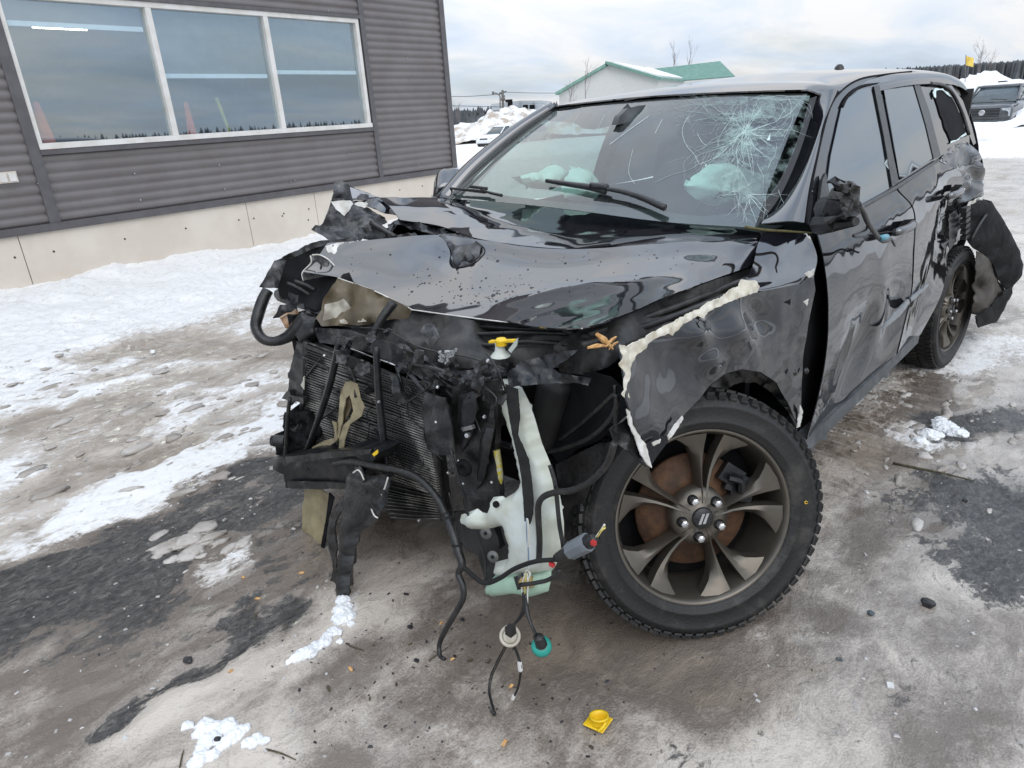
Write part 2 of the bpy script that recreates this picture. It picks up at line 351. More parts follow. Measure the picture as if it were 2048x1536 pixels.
K['whiteframe'] = mat('white_window_frame', (.62, .60, .56), .5, col2=(.72, .71, .69), ns=5)
K['panel'] = mat('cream_wall_panel', (.60, .535, .46), .8, col2=(.66, .60, .525), ns=1.6, bump=.15, bs=40)
K['glass_wind'] = glassmat('windshield_glass', (.66, .84, .79), 2.0, .045)
K['glass_tint'] = glassmat('tinted_side_glass', (.02, .022, .024), 2.1, .03)
K['glass_clear'] = glassmat('clear_side_glass', (.62, .72, .69), 1.5, .02)
K['glass_build'] = glassmat('building_glass', (.78, .90, .95), 4.2, .01, 0, (.5, .56, .56), 5, .5, .35, .75, (.84, .94, 1))
K['crack'] = mat('shattered_glass', (.50, .63, .61), .3, col2=(.75, .88, .87), ns=30, spec=.8)

# ------------------------------------------------------------------ ground (one sheet: snow, dirty ice, mud, wet asphalt)
def vnoise(x, y, seed=0):
    xi = np.floor(x).astype(np.int64); yi = np.floor(y).astype(np.int64); fx = x-xi; fy = y-yi
    def h(a, b):
        n = (a*374761393+b*668265263+seed*974634711) & 0xffffffff
        n = ((n ^ (n >> 13))*1274126177) & 0xffffffff
        return ((n ^ (n >> 16)) & 0xffff)/65535.
    fx = fx*fx*(3-2*fx); fy = fy*fy*(3-2*fy)
    return (h(xi, yi)*(1-fx)+h(xi+1, yi)*fx)*(1-fy)+(h(xi, yi+1)*(1-fx)+h(xi+1, yi+1)*fx)*fy
def fbm(x, y, o=5, seed=0, g=.5):
    s = 0; a = 1; t = 0
    for i in range(o): s = s+a*vnoise(x*2**i+i*17.3, y*2**i+i*9.1, seed+i); t += a; a *= g
    return s/t
wW = np.array([math.cos(rad(185.37)), math.sin(rad(185.37)), 0]); wN = np.array([-wW[1], wW[0], 0]); WK = 6.218
def stroke(X, Y, pts, width, soft=.5):
    """0..1 field around a line through photograph points on the ground"""
    q = np.array([G(u, v)[:2] for u, v in pts]); d = np.full(X.shape, 1e9)
    for a, b in zip(q[:-1], q[1:]):
        ab = b-a; t = np.clip(((X-a[0])*ab[0]+(Y-a[1])*ab[1])/(ab@ab+1e-9), 0, 1)
        d = np.minimum(d, np.hypot(X-a[0]-t*ab[0], Y-a[1]-t*ab[1]))
    return 1-sstep(width*(1-soft), width*(1+soft), d)
def spread(lo, hi, step, far, ratio):
    a = list(np.arange(lo, hi, step)); s = step; x = a[-1]
    while x < far[1]: s *= ratio; x += s; a.append(x)
    s = step; x = lo; b = []
    while x > far[0]: s *= ratio; x -= s; b.append(x)
    return np.array(b[::-1]+a)
gx = spread(-4.2, 2.05, .0165, (-700, 120), 1.035); gy_ = spread(-5.2, 2.5, .0165, (-700, 700), 1.04)
X, Y = np.meshgrid(gx, gy_)
fine = (1-sstep(0, 8, np.maximum(np.abs(X+1.2)-4, np.abs(Y+1.6)-4.2)))
wx = X+.75*(fbm(X*1.5, Y*1.9, 5, 50)-.5)+.16*(fbm(X*7, Y*7, 3, 54)-.5); wy = Y+.62*(fbm(X*1.5, Y*1.9, 5, 60)-.5)+.16*(fbm(X*7, Y*7, 3, 64)-.5)
nA = fbm(X*.55, Y*1.5, 6, 1); nB = fbm(X*1.6, Y*4.2, 6, 11); nC = fbm(wx*5, wy*8, 5, 21); nD = fbm(wx*2.2+4, wy*2.4, 6, 31); nE = fbm(X*22, Y*22, 4, 41)
snow = np.zeros_like(X); asp = np.zeros_like(X); mud = np.zeros_like(X); tone = .50+.9*(nA-.5)+.8*(nB-.5)
S = lambda pts, w, s=.5: stroke(wx, wy, pts, w, s)
# snow and ice on the building side of the dark strip
far_side = 1-sstep(-1.62, -1.25, wy+.06*(wx-.3))
snow += far_side*(.63+1.0*(nD-.5)+.8*(nB-.5)+.8*(nC-.5)); tone += far_side*(.62+.6*(nD-.5))
for p, w, a in (([(120, 640), (350, 700), (600, 690)], .34, -.55), ([(250, 800), (420, 760), (590, 700)], .24, -.45), ([(330, 900), (470, 830), (580, 790)], .18, -.45),
                ([(60, 860), (230, 870)], .30, -.5), ([(200, 930), (330, 900)], .2, -.35), ([(20, 1000), (140, 960)], .18, -.3)):
    g = S(p, w); snow += g*a; mud += -a*1.0*g; tone += a*.45*g
tone += .0
for p, w, a in (([(190, 800), (300, 790)], .2, .45), ([(100, 900), (40, 930)], .15, .3), ([(300, 960), (560, 850)], .3, .35), ([(150, 1050), (480, 930)], .22, .4), ([(560, 900), (600, 830)], .25, .4), ([(0, 780), (160, 740)], .2, .35), ([(20, 1100), (200, 1040)], .2, .35)):
    snow += S(p, w)*a*(.25+1.5*np.clip(nC*.6+nD*.6-.1, 0, 1))
# snow bank along the wall
yb = wN[0]*X+wN[1]*Y                        # distance towards the wall, wall at WK
edge = 4.30-.16*np.clip(X, -3, 2)+.35*(nD-.5)
bk = sstep(edge-.15, edge+.35, yb); snow = snow*(1-bk)+bk*1.0; mud *= (1-bk)
# the dark wet asphalt strip
g = S([(-200, 1270), (60, 1180), (250, 1100), (420, 1030), (560, 965), (760, 905), (900, 860)], .24, .35); asp += g*(.85+.8*(nB-.5)); snow -= g*.9
g = S([(-150, 1560), (60, 1400), (250, 1300), (420, 1220), (560, 1150)], .34, .8); mud += g*.25; tone -= .42*g; asp += .30*g*(nC+.35)
g = S([(-40, 1290), (150, 1230), (380, 1130), (560, 1080)], .16, .8); tone -= .35*g; asp += .38*g*(nC+.4)
g = S([(250, 1420), (420, 1310), (560, 1220)], .06, .8); asp += g*.55
g = S([(470, 1230), (520, 1170)], .04, .8); asp += g*.5
g = S([(330, 1080), (450, 1110)], .09, .6); snow += .75*g*(nC+.45); asp -= g
g = S([(20, 1320), (120, 1270), (200, 1230)], .05, .7); tone += .4*g
g = S([(300, 1440), (560, 1330), (640, 1260)], .09, .7); tone += .35*g; snow += .12*g
# around and under the front of the car
g = S([(640, 1090), (760, 1080), (950, 1080), (1150, 1180), (1330, 1270)], .24, .8); mud += .30*g; tone -= .45*g
g = S([(560, 1420), (760, 1360), (900, 1400)], .14, .9); tone -= .18*g
g = S([(1650, 1300), (1720, 1240), (1900, 1300)], .16, .9); tone -= .2*g*nD*2
g = S([(690, 1230), (640, 1280), (590, 1310)], .05, .6); snow += .45*g
g = S([(1120, 1260), (1160, 1260)], .1, .8); mud += .45*g; tone -= .3*g
g = S([(1330, 1330), (1540, 1330)], .10, .8); mud += .35*g*(nC+.4)
g = S([(1640, 1480), (1660, 1440)], .06, .7); snow += .35*g
g = S([(920, 1480), (960, 1440)], .08, .7); snow += .3*g
# driver's side: slush tracks, snow smears, wet asphalt showing
right = sstep(.9, 1.25, wy)*(1-sstep(-30, -8, -X*0-12+0*X))
for p, w, a in (([(1830, 870), (1900, 860)], .12, .75), ([(1760, 790), (1900, 720), (2040, 690)], .22, .42), ([(1960, 740), (2060, 640)], .25, .45), ([(1700, 860), (1780, 830)], .1, .3), ([(1560, 1230), (1650, 1090)], .16, .25), ([(1850, 1100), (1780, 1200)], .16, .18)):
    snow += S(p, w)*a*(.6+.9*(nB))
for p, w, a in (([(1930, 850), (2060, 850)], .20, .95), ([(1900, 1010), (2000, 1040), (2080, 1110)], .28, .7), ([(2010, 960), (2080, 1010)], .2, .5), ([(1960, 1180), (2060, 1200)], .2, .25), ([(1340, 1480), (1500, 1500)], .12, .35), ([(1900, 1490), (1990, 1470)], .14, .3)):
    asp += S(p, w, .7)*a*(.6+.9*(nB-.1))
for p, w, a in (([(1650, 900), (1760, 760), (1900, 640)], .2, .6), ([(1720, 930), (1850, 920)], .18, .25), ([(1880, 900), (2040, 930)], .14, .4), ([(1900, 780), (1940, 830)], .12, .35)):
    mud += S(p, w, .7)*a
# yard beyond: packed snow with brown tracks
dist = np.hypot(X-1.7, Y-1.8); yard = sstep(5.5, 9, dist)*(1-bk)
yn = fbm(X*.10+3, Y*.28, 5, 71)
snow = snow*(1-yard)+yard*(.62-.22*sstep(-9, -6, Y)+1.1*(yn-.5)); tone = tone*(1-yard)+yard*(.55+.8*(yn-.5)); asp *= 1-yard; mud = mud*(1-yard*.8)
for p, w, a in (([(1935, 420), (2060, 400)], .9, .9), ([(1900, 330), (2060, 335)], 1.4, .75), ([(1900, 285), (2060, 275)], 1.2, .55), ([(1880, 370), (2070, 360)], .8, .5)):
    g = stroke(X, Y, p, w, .8); mud += a*g*(.5+yn); snow -= a*g*.75
g = sstep(10, 16, dist)*(1-sstep(22, 30, dist))*(Y < -6); mud += g*.5*(fbm(X*.3, Y*.3, 4, 81)); snow -= .3*g
snow += sstep(26, 34, dist)*.9*(Y < -8) + sstep(17.5, 19.5, dist)*.9*(Y >= -8); mud *= 1-sstep(17.5, 21, dist)*(Y >= -8)
snow = np.clip(snow, 0, 1); asp = np.clip(asp, 0, 1); mud = np.clip(mud, 0, 1); tone = np.clip(tone+.18*(nC-.5), 0, 1)
Z = zbase(X, Y)
lump = fbm(X*3.2, Y*4.2, 6, 91)
Z += .34*sstep(edge-.1, WK+.1, yb)*bk*(.85+.3*nD) + bk*.05*(nD-.45) + bk*.02*(nC-.5) + .008*bk*(nE-.5)
rough_ = np.exp(-((yb-edge)/.28)**2)*fine; Z += rough_*.10*np.clip(nC-.42, 0, 1) + rough_*.05*(lump-.4)
ex = .15+.85*sstep(4.0, 3.0, yb)
Z += fine*((lump-.5)*.055*far_side + (nB-.5)*.022 + (nC-.5)*.012*(1-.5*asp) + (nE-.5)*.005*(.4+snow) + .020*snow*far_side*nC - .022*asp*(1-.5*nC) - .012*mud)
wheelflat = np.exp(-(((X-.02)/.22)**2+((Y-.83)/.22)**2))+np.exp(-(((X+3.05)/.22)**2+((Y-.8)/.2)**2))
Z = Z*(1-np.clip(wheelflat, 0, 1)*.0)
# tyre-tread prints beside the sill
tp = stroke(X, Y, [(1650, 960), (1790, 800), (1960, 640)], .13, .3)*fine
Z += tp*.010*np.sign(np.sin(X*2*math.pi/.055+6*(nB-.5)))*(.4+nD)
nx, ny = len(gx), len(gy_)
ii = np.arange(nx*ny).reshape(ny, nx)
quads = np.stack([ii[:-1, :-1], ii[:-1, 1:], ii[1:, 1:], ii[1:, :-1]], -1).reshape(-1, 4)
me = bpy.data.meshes.new('ground'); me.vertices.add(nx*ny); me.vertices.foreach_set('co', np.stack([X, Y, Z], -1).astype(np.float32).ravel())
nq = len(quads); me.loops.add(nq*4); me.loops.foreach_set('vertex_index', quads.astype(np.int32).ravel()); me.polygons.add(nq)
me.polygons.foreach_set('loop_start', np.arange(0, nq*4, 4, dtype=np.int32)); me.update(calc_edges=True)
at = me.color_attributes.new('cover', 'FLOAT_COLOR', 'POINT')
at.data.foreach_set('color', np.stack([snow, asp, mud, tone], -1).astype(np.float32).ravel())
gm = bpy.data.materials.new('ice_snow_and_asphalt'); gm.use_nodes = True; t = gm.node_tree; b = t.nodes['Principled BSDF']; L = t.links.new
def nd(ty, **k):
    n = t.nodes.new(ty)
    for a, q in k.items(): setattr(n, a, q)
    return n
av = nd('ShaderNodeAttribute', attribute_name='cover'); sp_ = nd('ShaderNodeSeparateColor'); L(av.outputs['Color'], sp_.inputs[0])
tcn = nd('ShaderNodeTexCoord'); mpn = nd('ShaderNodeMapping'); mpn.inputs['Scale'].default_value = (.62, 1, 1); L(tcn.outputs['Object'], mpn.inputs[0])
def noi(sc_, det=8, ro=.6, src=None, dis=0):
    n = nd('ShaderNodeTexNoise'); n.inputs['Scale'].default_value = sc_; n.inputs['Detail'].default_value = det; n.inputs['Roughness'].default_value = ro; n.inputs['Distortion'].default_value = dis
    L((src or mpn.outputs[0]), n.inputs['Vector']); return n.outputs['Fac']
def mth(op, a, b_, clamp=False):
    n = nd('ShaderNodeMath', operation=op, use_clamp=clamp)
    for i, q in enumerate((a, b_)):
        if isinstance(q, (int, float)): n.inputs[i].default_value = q
        else: L(q, n.inputs[i])
    return n.outputs[0]
def ramp(x, a, b_, c0=0, c1=1):
    n = nd('ShaderNodeMapRange', interpolation_type='SMOOTHSTEP'); L(x, n.inputs[0])
    for i, q in enumerate((a, b_, c0, c1)): n.inputs[i+1].default_value = q
    return n.outputs[0]
def mixc(f, a, b_):
    n = nd('ShaderNodeMix', data_type='RGBA')
    if isinstance(f, (int, float)): n.inputs[0].default_value = f
    else: L(f, n.inputs[0])
    for i, q in ((6, a), (7, b_)):
        if isinstance(q, tuple): n.inputs[i].default_value = (*q, 1)
        else: L(q, n.inputs[i])
    return n.outputs[2]
f1 = noi(7, 10, .66, None, 1.1); f2 = noi(34, 9, .68, None, .8); f3 = noi(150, 6, .6, tcn.outputs['Object']); f4 = noi(2.4, 8, .6, tcn.outputs['Object'], .4)
vor = nd('ShaderNodeTexVoronoi'); vor.inputs['Scale'].default_value = 75; vor.inputs['Randomness'].default_value = 1; L(mpn.outputs[0], vor.inputs['Vector'])
vsp = nd('ShaderNodeSeparateColor'); L(vor.outputs['Color'], vsp.inputs[0])
wob = mth('ADD', mth('MULTIPLY', mth('SUBTRACT', f1, .5), 1.5), mth('MULTIPLY', mth('SUBTRACT', f2, .5), 1.3))
sm = ramp(mth('ADD', sp_.outputs[0], wob), .40, .70)
am = ramp(mth('ADD', sp_.outputs[1], wob), .36, .58)
mm = ramp(mth('ADD', sp_.outputs[2], wob), .15, .85)
tn = mth('ADD', av.outputs['Alpha'], mth('ADD', mth('MULTIPLY', mth('SUBTRACT', f1, .5), 1.1), mth('MULTIPLY', mth('SUBTRACT', f4, .5), 2.0)))
tn = mth('ADD', tn, mth('ADD', mth('MULTIPLY', mth('SUBTRACT', f2, .5), .8), mth('MULTIPLY', mth('SUBTRACT', f3, .5), .8)))
ice = mixc(ramp(tn, .05, .95), (.165, .135, .110), (.585, .52, .45))
ridge_ = ramp(mth('ABSOLUTE', mth('SUBTRACT', f1, .52), 0), .0, .018, 1, 0)
ice = mixc(mth('MULTIPLY', ridge_, .35), ice, (.14, .11, .09))
ice = mixc(mth('MULTIPLY', ramp(f2, .52, .72), .35), ice, (.17, .14, .115))
c = mixc(mth('MULTIPLY', mm, .8), ice, mixc(f1, (.15, .115, .085), (.36, .29, .225)))
c = mixc(sm, c, mixc(ramp(mth('ADD', f2, mth('MULTIPLY', sp_.outputs[0], .5)), .70, 1.02), (.50, .455, .41), (.83, .82, .805)))
aspc = mixc(ramp(mth('ADD', mth('MULTIPLY', vsp.outputs[0], .35), mth('MULTIPLY', f2, .9)), .3, .95), (.018, .0175, .018), (.085, .08, .075))
aspc = mixc(ramp(f2, .52, .7), aspc, (.16, .145, .13))
c = mixc(am, c, aspc)
c = mixc(mth('MULTIPLY', ramp(f3, .62, .75), .35), c, (.07, .055, .045))
L(c, b.inputs['Base Color'])
rg = mth('ADD', mth('MULTIPLY', sm, .4), mth('ADD', .10, mth('MULTIPLY', ramp(f1, .35, .65), .35)), True); L(rg, b.inputs['Roughness'])
b.inputs['Specular IOR Level'].default_value = .5; b.inputs['Coat Roughness'].default_value = .11
L(mth('MULTIPLY', mth('MULTIPLY', mth('SUBTRACT', 1, sm), mth('MULTIPLY', ramp(f4, .32, .52, .3, 1), mth('SUBTRACT', 1, mth('MULTIPLY', am, .8)))), .9), b.inputs['Coat Weight'])
bh = mth('ADD', mth('MULTIPLY', f2, .9), mth('ADD', mth('MULTIPLY', f3, .6), mth('ADD', mth('MULTIPLY', f1, 1.2), mth('MULTIPLY', mth('MULTIPLY', am, vsp.outputs[0]), .6))))
bp = nd('ShaderNodeBump'); bp.inputs['Strength'].default_value = .55; bp.inputs['Distance'].default_value = .014; L(bh, bp.inputs['Height']); L(bp.outputs[0], b.inputs['Normal'])
o = link('ground', me, gm); o['kind'] = 'structure'
_gi = (gx, gy_, Z)
def zg(x, y):
    i = min(max(np.searchsorted(gx, x)-1, 0), nx-2); j = min(max(np.searchsorted(gy_, y)-1, 0), ny-2)
    return float(Z[j:j+2, i:i+2].mean())
def GG(u, v, h=0.):
    z = 0.
    for _ in range(10): p = P(u, v, z+h, 'z'); z = zg(p[0], p[1])
    return p

# ------------------------------------------------------------------ the grey metal building
bld = empty('metal_building', 'grey corrugated metal building with a wide three pane window and cream base panels', 'building')
def wp(s, z, d=0): return wW*s + wN*(WK-d) + np.array([0, 0, z])      # d: proud of the wall
def spx(u, v):                                                     # photograph pixel on the wall -> (s, z)
    d_ = ray(u, v); p = CAM+d_*((WK-wN@CAM)/(wN@d_)); return float(p@wW), float(p[2])
S0, S1, TOP = -6.0, 6.54, 5.1
sT0 = .62; sT1 = .72; sR0 = 4.93; sR1 = 5.0; zb = .955; wz0, wz1 = 1.635, 2.985; ws0, ws1 = .70, 4.92
def corr(name, s0, s1, z0, z1):
    n = int((z1-z0)/.0935*8); V = []; F = []
    ss = np.linspace(s0, s1, max(2, int((s1-s0)/1.2)+1))
    for i in range(n+1):
        z = z0+(z1-z0)*i/n; ph = ((z-.9)/.0935) % 1
        d = .018*(np.clip(abs(ph-.5)*4-.35, 0, 1)**.8)
        for s in ss: V.append(wp(s, z, -.012+d+.0015*fnz((s*2, z*9, 0), 2)))
    k = len(ss)
    for i in range(n):
        for j in range(k-1): F.append((i*k+j, i*k+j+1, (i+1)*k+j+1, (i+1)*k+j))
    return mesh(name, V, F, K['siding'], bld, True)
corr('siding_panel', S0, sT0, zb, TOP); corr('siding_panel', sT1, sR0-.005, zb, wz0-.05); corr('siding_panel', sT1, sR0-.005, wz1+.04, TOP); corr('siding_panel', sR1, S1-.06, zb, TOP)
def wbox(name, s0, s1, z0, z1, d0, d1, m, par=bld):
    return mesh(name, [wp(s, z, d) for s in (s0, s1) for z in (z0, z1) for d in (d0, d1)], [(0, 1, 3, 2), (4, 6, 7, 5), (0, 4, 5, 1), (2, 3, 7, 6), (0, 2, 6, 4), (1, 5, 7, 3)], m, par)
wbox('corner_trim', S1-.06, S1+.04, zb-.02, TOP, -.05, .028, K['trim'])
wbox('vertical_trim', sT0, sT1, zb, wz1+.04, -.03, .022, K['trim']); wbox('vertical_trim', sR0-.005, sR1, zb, TOP, -.03, .022, K['trim'])
wbox('base_trim', S0, S1-.061, zb-.075, zb-.001, -.03, .030, K['trim']); wbox('sill_trim', sT1+.001, sR0-.006, wz0-.05, wz0-.004, -.03, .03, K['trim'])
wbox('head_trim', sT1+.001, sR0-.006, wz1+.002, wz1+.04, -.03, .026, K['trim']); wbox('roof_edge_trim', S0, S1+.05, TOP+.001, TOP+.22, -.4, .06, K['trim'])
# window: frame, mullions, panes, roller shades
win = wbox('window', ws0+.02, ws1-.02, wz0, wz0+.055, -.10, .035, K['whiteframe'])
wbox('frame', ws0+.02, ws1-.02, wz1-.05, wz1, -.10, .012, K['whiteframe'], win); wbox('frame', ws1-.075, ws1-.021, wz0+.056, wz1-.051, -.10, .012, K['whiteframe'], win)
wbox('frame', ws0+.021, ws0+.06, wz0+.056, wz1-.051, -.10, .012, K['whiteframe'], win)
mu = [2.135, 3.48]
mu = [spx(320, 130)[0], spx(548, 140)[0]]
for s in mu: wbox('mullion', s-.03, s+.03, wz0+.056, wz1-.051, -.10, .010, K['whiteframe'], win)
edges_ = [ws0+.06, mu[0]-.03, mu[0]+.03, mu[1]-.03, mu[1]+.03, ws1-.075]
K['shade'] = mat('roller_shade_cloth', (.17, .18, .19), .9, amt=.2); K['rail'] = mat('white_shade_rail', (.88, .89, .89), .5, amt=.1)
K['room'] = mat('dim_room_paint', (.16, .17, .18), .9, amt=.4)
for i, (uv) in enumerate(((150, 38), (440, 141), (640, 135))):
    a, b_ = edges_[2*i]+.0015, edges_[2*i+1]-.0015
    mesh('pane', [wp(a, wz0+.056, -.045), wp(b_, wz0+.056, -.045), wp(b_, wz1-.051, -.045), wp(a, wz1-.051, -.045)], [(0, 1, 2, 3)], K['glass_build'], win)
    zr = spx(*uv)[1]-.03
    wbox('roller_shade', a+.03, b_-.03, zr, wz1-.06, -.080, -.077, K['shade'], win); wbox('shade_rail', a+.03, b_-.03, zr-.045, zr, -.088, -.066, K['rail'], win)
# room behind the glass, its ceiling lamp, and the things standing in it
mb = MB(); V = [wp(s, z, d) for s in (S0+.1, S1-.1) for z in (.4, 3.9) for d in (-.17, -5)]
wbox('room_back_wall', S0, S1-.2, .4, 3.9, -5.1, -5, K['room']); wbox('room_ceiling', S0, S1-.2, 3.6, 3.7, -5, -.17, K['room']); wbox('room_floor', S0, S1-.2, .5, .6, -5, -.17, K['room'])
wbox('side_wall', S0-.05, S0, zb, TOP, -9, -.05, K['siding']); wbox('side_wall', S1-.02, S1+.02, .3, TOP, -9, -.051, K['siding']); wbox('roof', S0, S1, TOP-.06, TOP-.005, -9, -.06, K['trim']); wbox('rear_wall', S0, S1, 0, TOP, -9.1, -9.01, K['siding'])
wbox('wall_core', S0, ws0, .0, TOP-.07, -.16, -.06, K['room']); wbox('wall_core', ws1, S1-.03, .0, TOP-.07, -.16, -.06, K['room']); wbox('wall_core', ws0+.001, ws1-.001, 0, wz0-.01, -.16, -.06, K['room']); wbox('wall_core', ws0+.001, ws1-.001, wz1+.01, TOP-.07, -.16, -.06, K['room'])
lampm = bpy.data.materials.new('lit_tube'); lampm.use_nodes = True; lampm.node_tree.nodes['Principled BSDF'].inputs['Emission Color'].default_value = (1, .93, .7, 1); lampm.node_tree.nodes['Principled BSDF'].inputs['Emission Strength'].default_value = 14
def inroom(u, v, dep):
    d_ = ray(u, v); return CAM+d_*((WK+dep-wN@CAM)/(wN@d_))
lp_ = inroom(135, 47, 1.3)
cl = empty('ceiling_lamp', 'lit fluorescent ceiling lamp seen through the left window pane', 'lamp', lp_)
wWn, wNn = Vector(wW), Vector(wN)
for k in range(2):
    MB().tube([wWn*(-.28)+wNn*(.22*k), wWn*.28+wNn*(.22*k)], .035, 8).build('tube', lampm, cl, True)
MB().box((0, 0, .06), (.05, .05, .05)).bar(wWn*(-.3)+wNn*.11+Vector((0, 0, .07)), wWn*.3+wNn*.11+Vector((0, 0, .07)), .32, .03).build('housing', K['whiteframe'], cl)
# cream base panels with open joints, and their screw heads
js = [S0, -2.5, spx(500, 450)[0], spx(645, 430)[0], 5.2, S1-.03]
js = [S0, spx(500, 450)[0]-2.44, spx(500, 450)[0], spx(635, 430)[0], spx(635, 430)[0]+2.44, S1-.02]
js = sorted(set(js))
for a, b_ in zip(js[:-1], js[1:]):
    if b_-a > .05: wbox('base_panel', a+.004, b_-.004, -.3, zb-.078, -.03, -.004, K['panel'])
wbox('base_core', S0, S1-.03, -.3, zb-.08, -.06, -.032, K['matte'])
mb = MB()
for u, v in ((108, 503), (250, 478), (372, 457), (478, 440), (508, 437), (568, 427), (618, 418), (617, 440), (565, 432), (745, 395), (800, 380), (845, 372), (30, 515)):
    s, z = spx(u, v); mb.lathe([(.0, .006), (.008, .005), (.011, 0)], wp(s, z, -.004), -wN, 8)
sc_ = mb.build('screw_head', K['steel'], bld); sc_['kind'] = 'stuff'
mb = MB()
for u, v in ((268, 347), (437, 330), (448, 378), (280, 400), (588, 360), (655, 22), (695, 308), (580, 363), (805, 36), (813, 117), (820, 158), (828, 220), (836, 328), (12, 145), (25, 188), (42, 250), (60, 310), (95, 425), (75, 367)):
    s, z = spx(u, v); mb.lathe([(.0, .012), (.007, .010), (.010, 0)], wp(s, z, .006), -wN, 8)
sc_ = mb.build('siding_screw', K['chrome'], bld); sc_['kind'] = 'stuff'
# outlet box on the siding at the left edge
s, z = spx(12, 355)
ob = empty('outlet_box', 'small cream double outlet cover on the grey siding at the left edge', 'outlet box', wp(s, z, .02))
def obx(name, ds, dz, w_, h_, d0, d1, m): return mesh(name, [Vector(wp(s+ds+a*w_/2, z+dz+b_*h_/2, d))-ob.location for a in (-1, 1) for b_ in (-1, 1) for d in (d0, d1)], [(0, 1, 3, 2), (4, 6, 7, 5), (0, 4, 5, 1), (2, 3, 7, 6), (0, 2, 6, 4), (1, 5, 7, 3)], m, ob)
obx('cover_plate', 0, 0, .17, .10, -.005, .03, K['panel']); obx('flap', -.035, .0, .06, .075, .031, .045, K['whiteframe']); obx('flap', .042, .0, .06, .075, .031, .045, K['whiteframe'])
# marker cones and a yellow pole standing inside behind the glass
K['orange'] = mat('orange_cloth', (.75, .13, .05), .7, amt=.4); K['hiviz'] = mat('yellow_green_pole', (.55, .55, .05), .6, amt=.3)
for (u, vb, vt, rb, m, nm, lb, ct) in ((92, 280, 205, .16, 'orange', 'orange_banner', 'orange cloth banner standing inside behind the left window pane', 'banner'), (385, 268, 205, .10, 'orange', 'safety_cone', 'orange safety cone standing inside behind the middle window pane', 'cone')):
    bp_, tp2 = inroom(u, vb, .35), inroom(u-14, vt, .35); b0 = np.array([bp_[0], bp_[1], .62]); h_ = tp2[2]-.62
    tag(MB().lathe([(rb*1.5, 0), (rb*1.5, .03), (rb, .04), (rb*.7, h_*.6), (rb*.2, h_), (.001, h_+.01)], b0, (0, 0, 1), 16).build(nm, K[m], None, True), lb, ct)
tag(MB().bar(inroom(463, 275, .4), inroom(432, 195, .4), .03, .03).build('marker_pole', K['hiviz']), 'yellow marker pole leaning inside behind the middle window pane', 'pole')

# ------------------------------------------------------------------ background
def pd(u, v, d): return P(u, v, d, 'd')
# plowed snow pile behind the far cars
def pile(name, u0, u1, top, d0, depth, label, dirt):
    """a long ridge of plowed snow whose crest follows 'top' (u, v) at distance d0"""
    n = 90; m = 22; V = []; tu = [q[0] for q in top]; tv = [q[1] for q in top]
    for j in range(m):
        for i in range(n):
            u = u0+(u1-u0)*i/(n-1); v = np.interp(u, tu, tv); a = pd(u, v, d0); zt = a[2]
            q = j/(m-1); dd = ray(u, 300); dd = dd/np.hypot(dd[0], dd[1]); p = a+np.array([dd[0], dd[1], 0])*(q-.45)*depth
            h = max(0, 1-abs(q-.45)/.55)**.7
            g = float(zbase(p[0], p[1]))-.1
            z = g+(zt-g)*h; nz = fnz((p[0]*.35, p[1]*.35, d0), 5); p = p+np.array([0, 0, 0]); V.append((p[0]+nz*.3, p[1]-nz*.3, z+nz*h*(zt-g)*.28))
    F = [(j*n+i, j*n+i+1, (j+1)*n+i+1, (j+1)*n+i) for j in range(m-1) for i in range(n-1)]
    o = mesh(name, V, F, dirt, None, True); o['kind'] = 'structure'; return o
K['pile'] = mat('plowed_snow', (.75, .765, .78), .7, col2=(.40, .33, .26), ns=.9, lo=.47, hi=.60, bump=.8, bs=3)
K['pile2'] = mat('clean_plowed_snow', (.80, .81, .83), .7, col2=(.58, .54, .48), ns=.8, lo=.55, hi=.75, bump=.8, bs=4)
pile('snow_pile', 780, 1330, [(780, 262), (905, 250), (925, 243), (960, 236), (985, 222), (1020, 219), (1060, 216), (1100, 220), (1160, 226), (1330, 240)], 62, 10, '', K['pile'])
pile('snow_pile', 1750, 2330, [(1750, 165), (1860, 158), (1900, 152), (1950, 149), (1995, 144), (2020, 156), (2048, 150), (2120, 150), (2330, 160)], 34, 9, '', K['pile2'])
pile('snow_berm', 1880, 2300, [(1880, 246), (1940, 243), (2000, 241), (2015, 236), (2030, 226), (2045, 214), (2080, 208), (2300, 214)], 21.6, 1.6, '', K['pile2'])
# far treeline
K['forest'] = mat('far_forest', (.06, .068, .072), .9, col2=(.12, .125, .13), ns=.06, bump=0)  # distance haze is put into this paler blue-grey
rnd = random.Random(3); V = []; F = []
for (u0, u1, vb, d0, hs) in ((700, 1330, 243, 330, 2.6), (1330, 3100, 171, 330, 1.3)):
    a = pd(u0, vb+2, d0); b_ = pd(u1, vb+2-.0649*(u1-u0)*1.0, d0*1.0)
    n = int((u1-u0)*1.6)
    for i in range(n):
        f = i/n; p = a+(b_-a)*f; p = p+np.array([rnd.uniform(-8, 8), rnd.uniform(-8, 8), 0]); h = hs*(rnd.uniform(.55, .9) if rnd.random() < .8 else rnd.uniform(.9, 1.5)); w = rnd.uniform(.7, 1.5); k = len(V)
        V += [(p[0]+w*math.cos(t_), p[1]+w*math.sin(t_), -6) for t_ in (0, 1.57, 3.14, 4.71)]+[(p[0]+w*.55*math.cos(t_+.4), p[1]+w*.55*math.sin(t_+.4), p[2]+h*.5) for t_ in (0, 1.57, 3.14, 4.71)]+[(p[0], p[1], p[2]+h)]
        F += [(k+q, k+(q+1) % 4, k+4+(q+1) % 4, k+4+q) for q in range(4)]+[(k+4+q, k+4+(q+1) % 4, k+8) for q in range(4)]
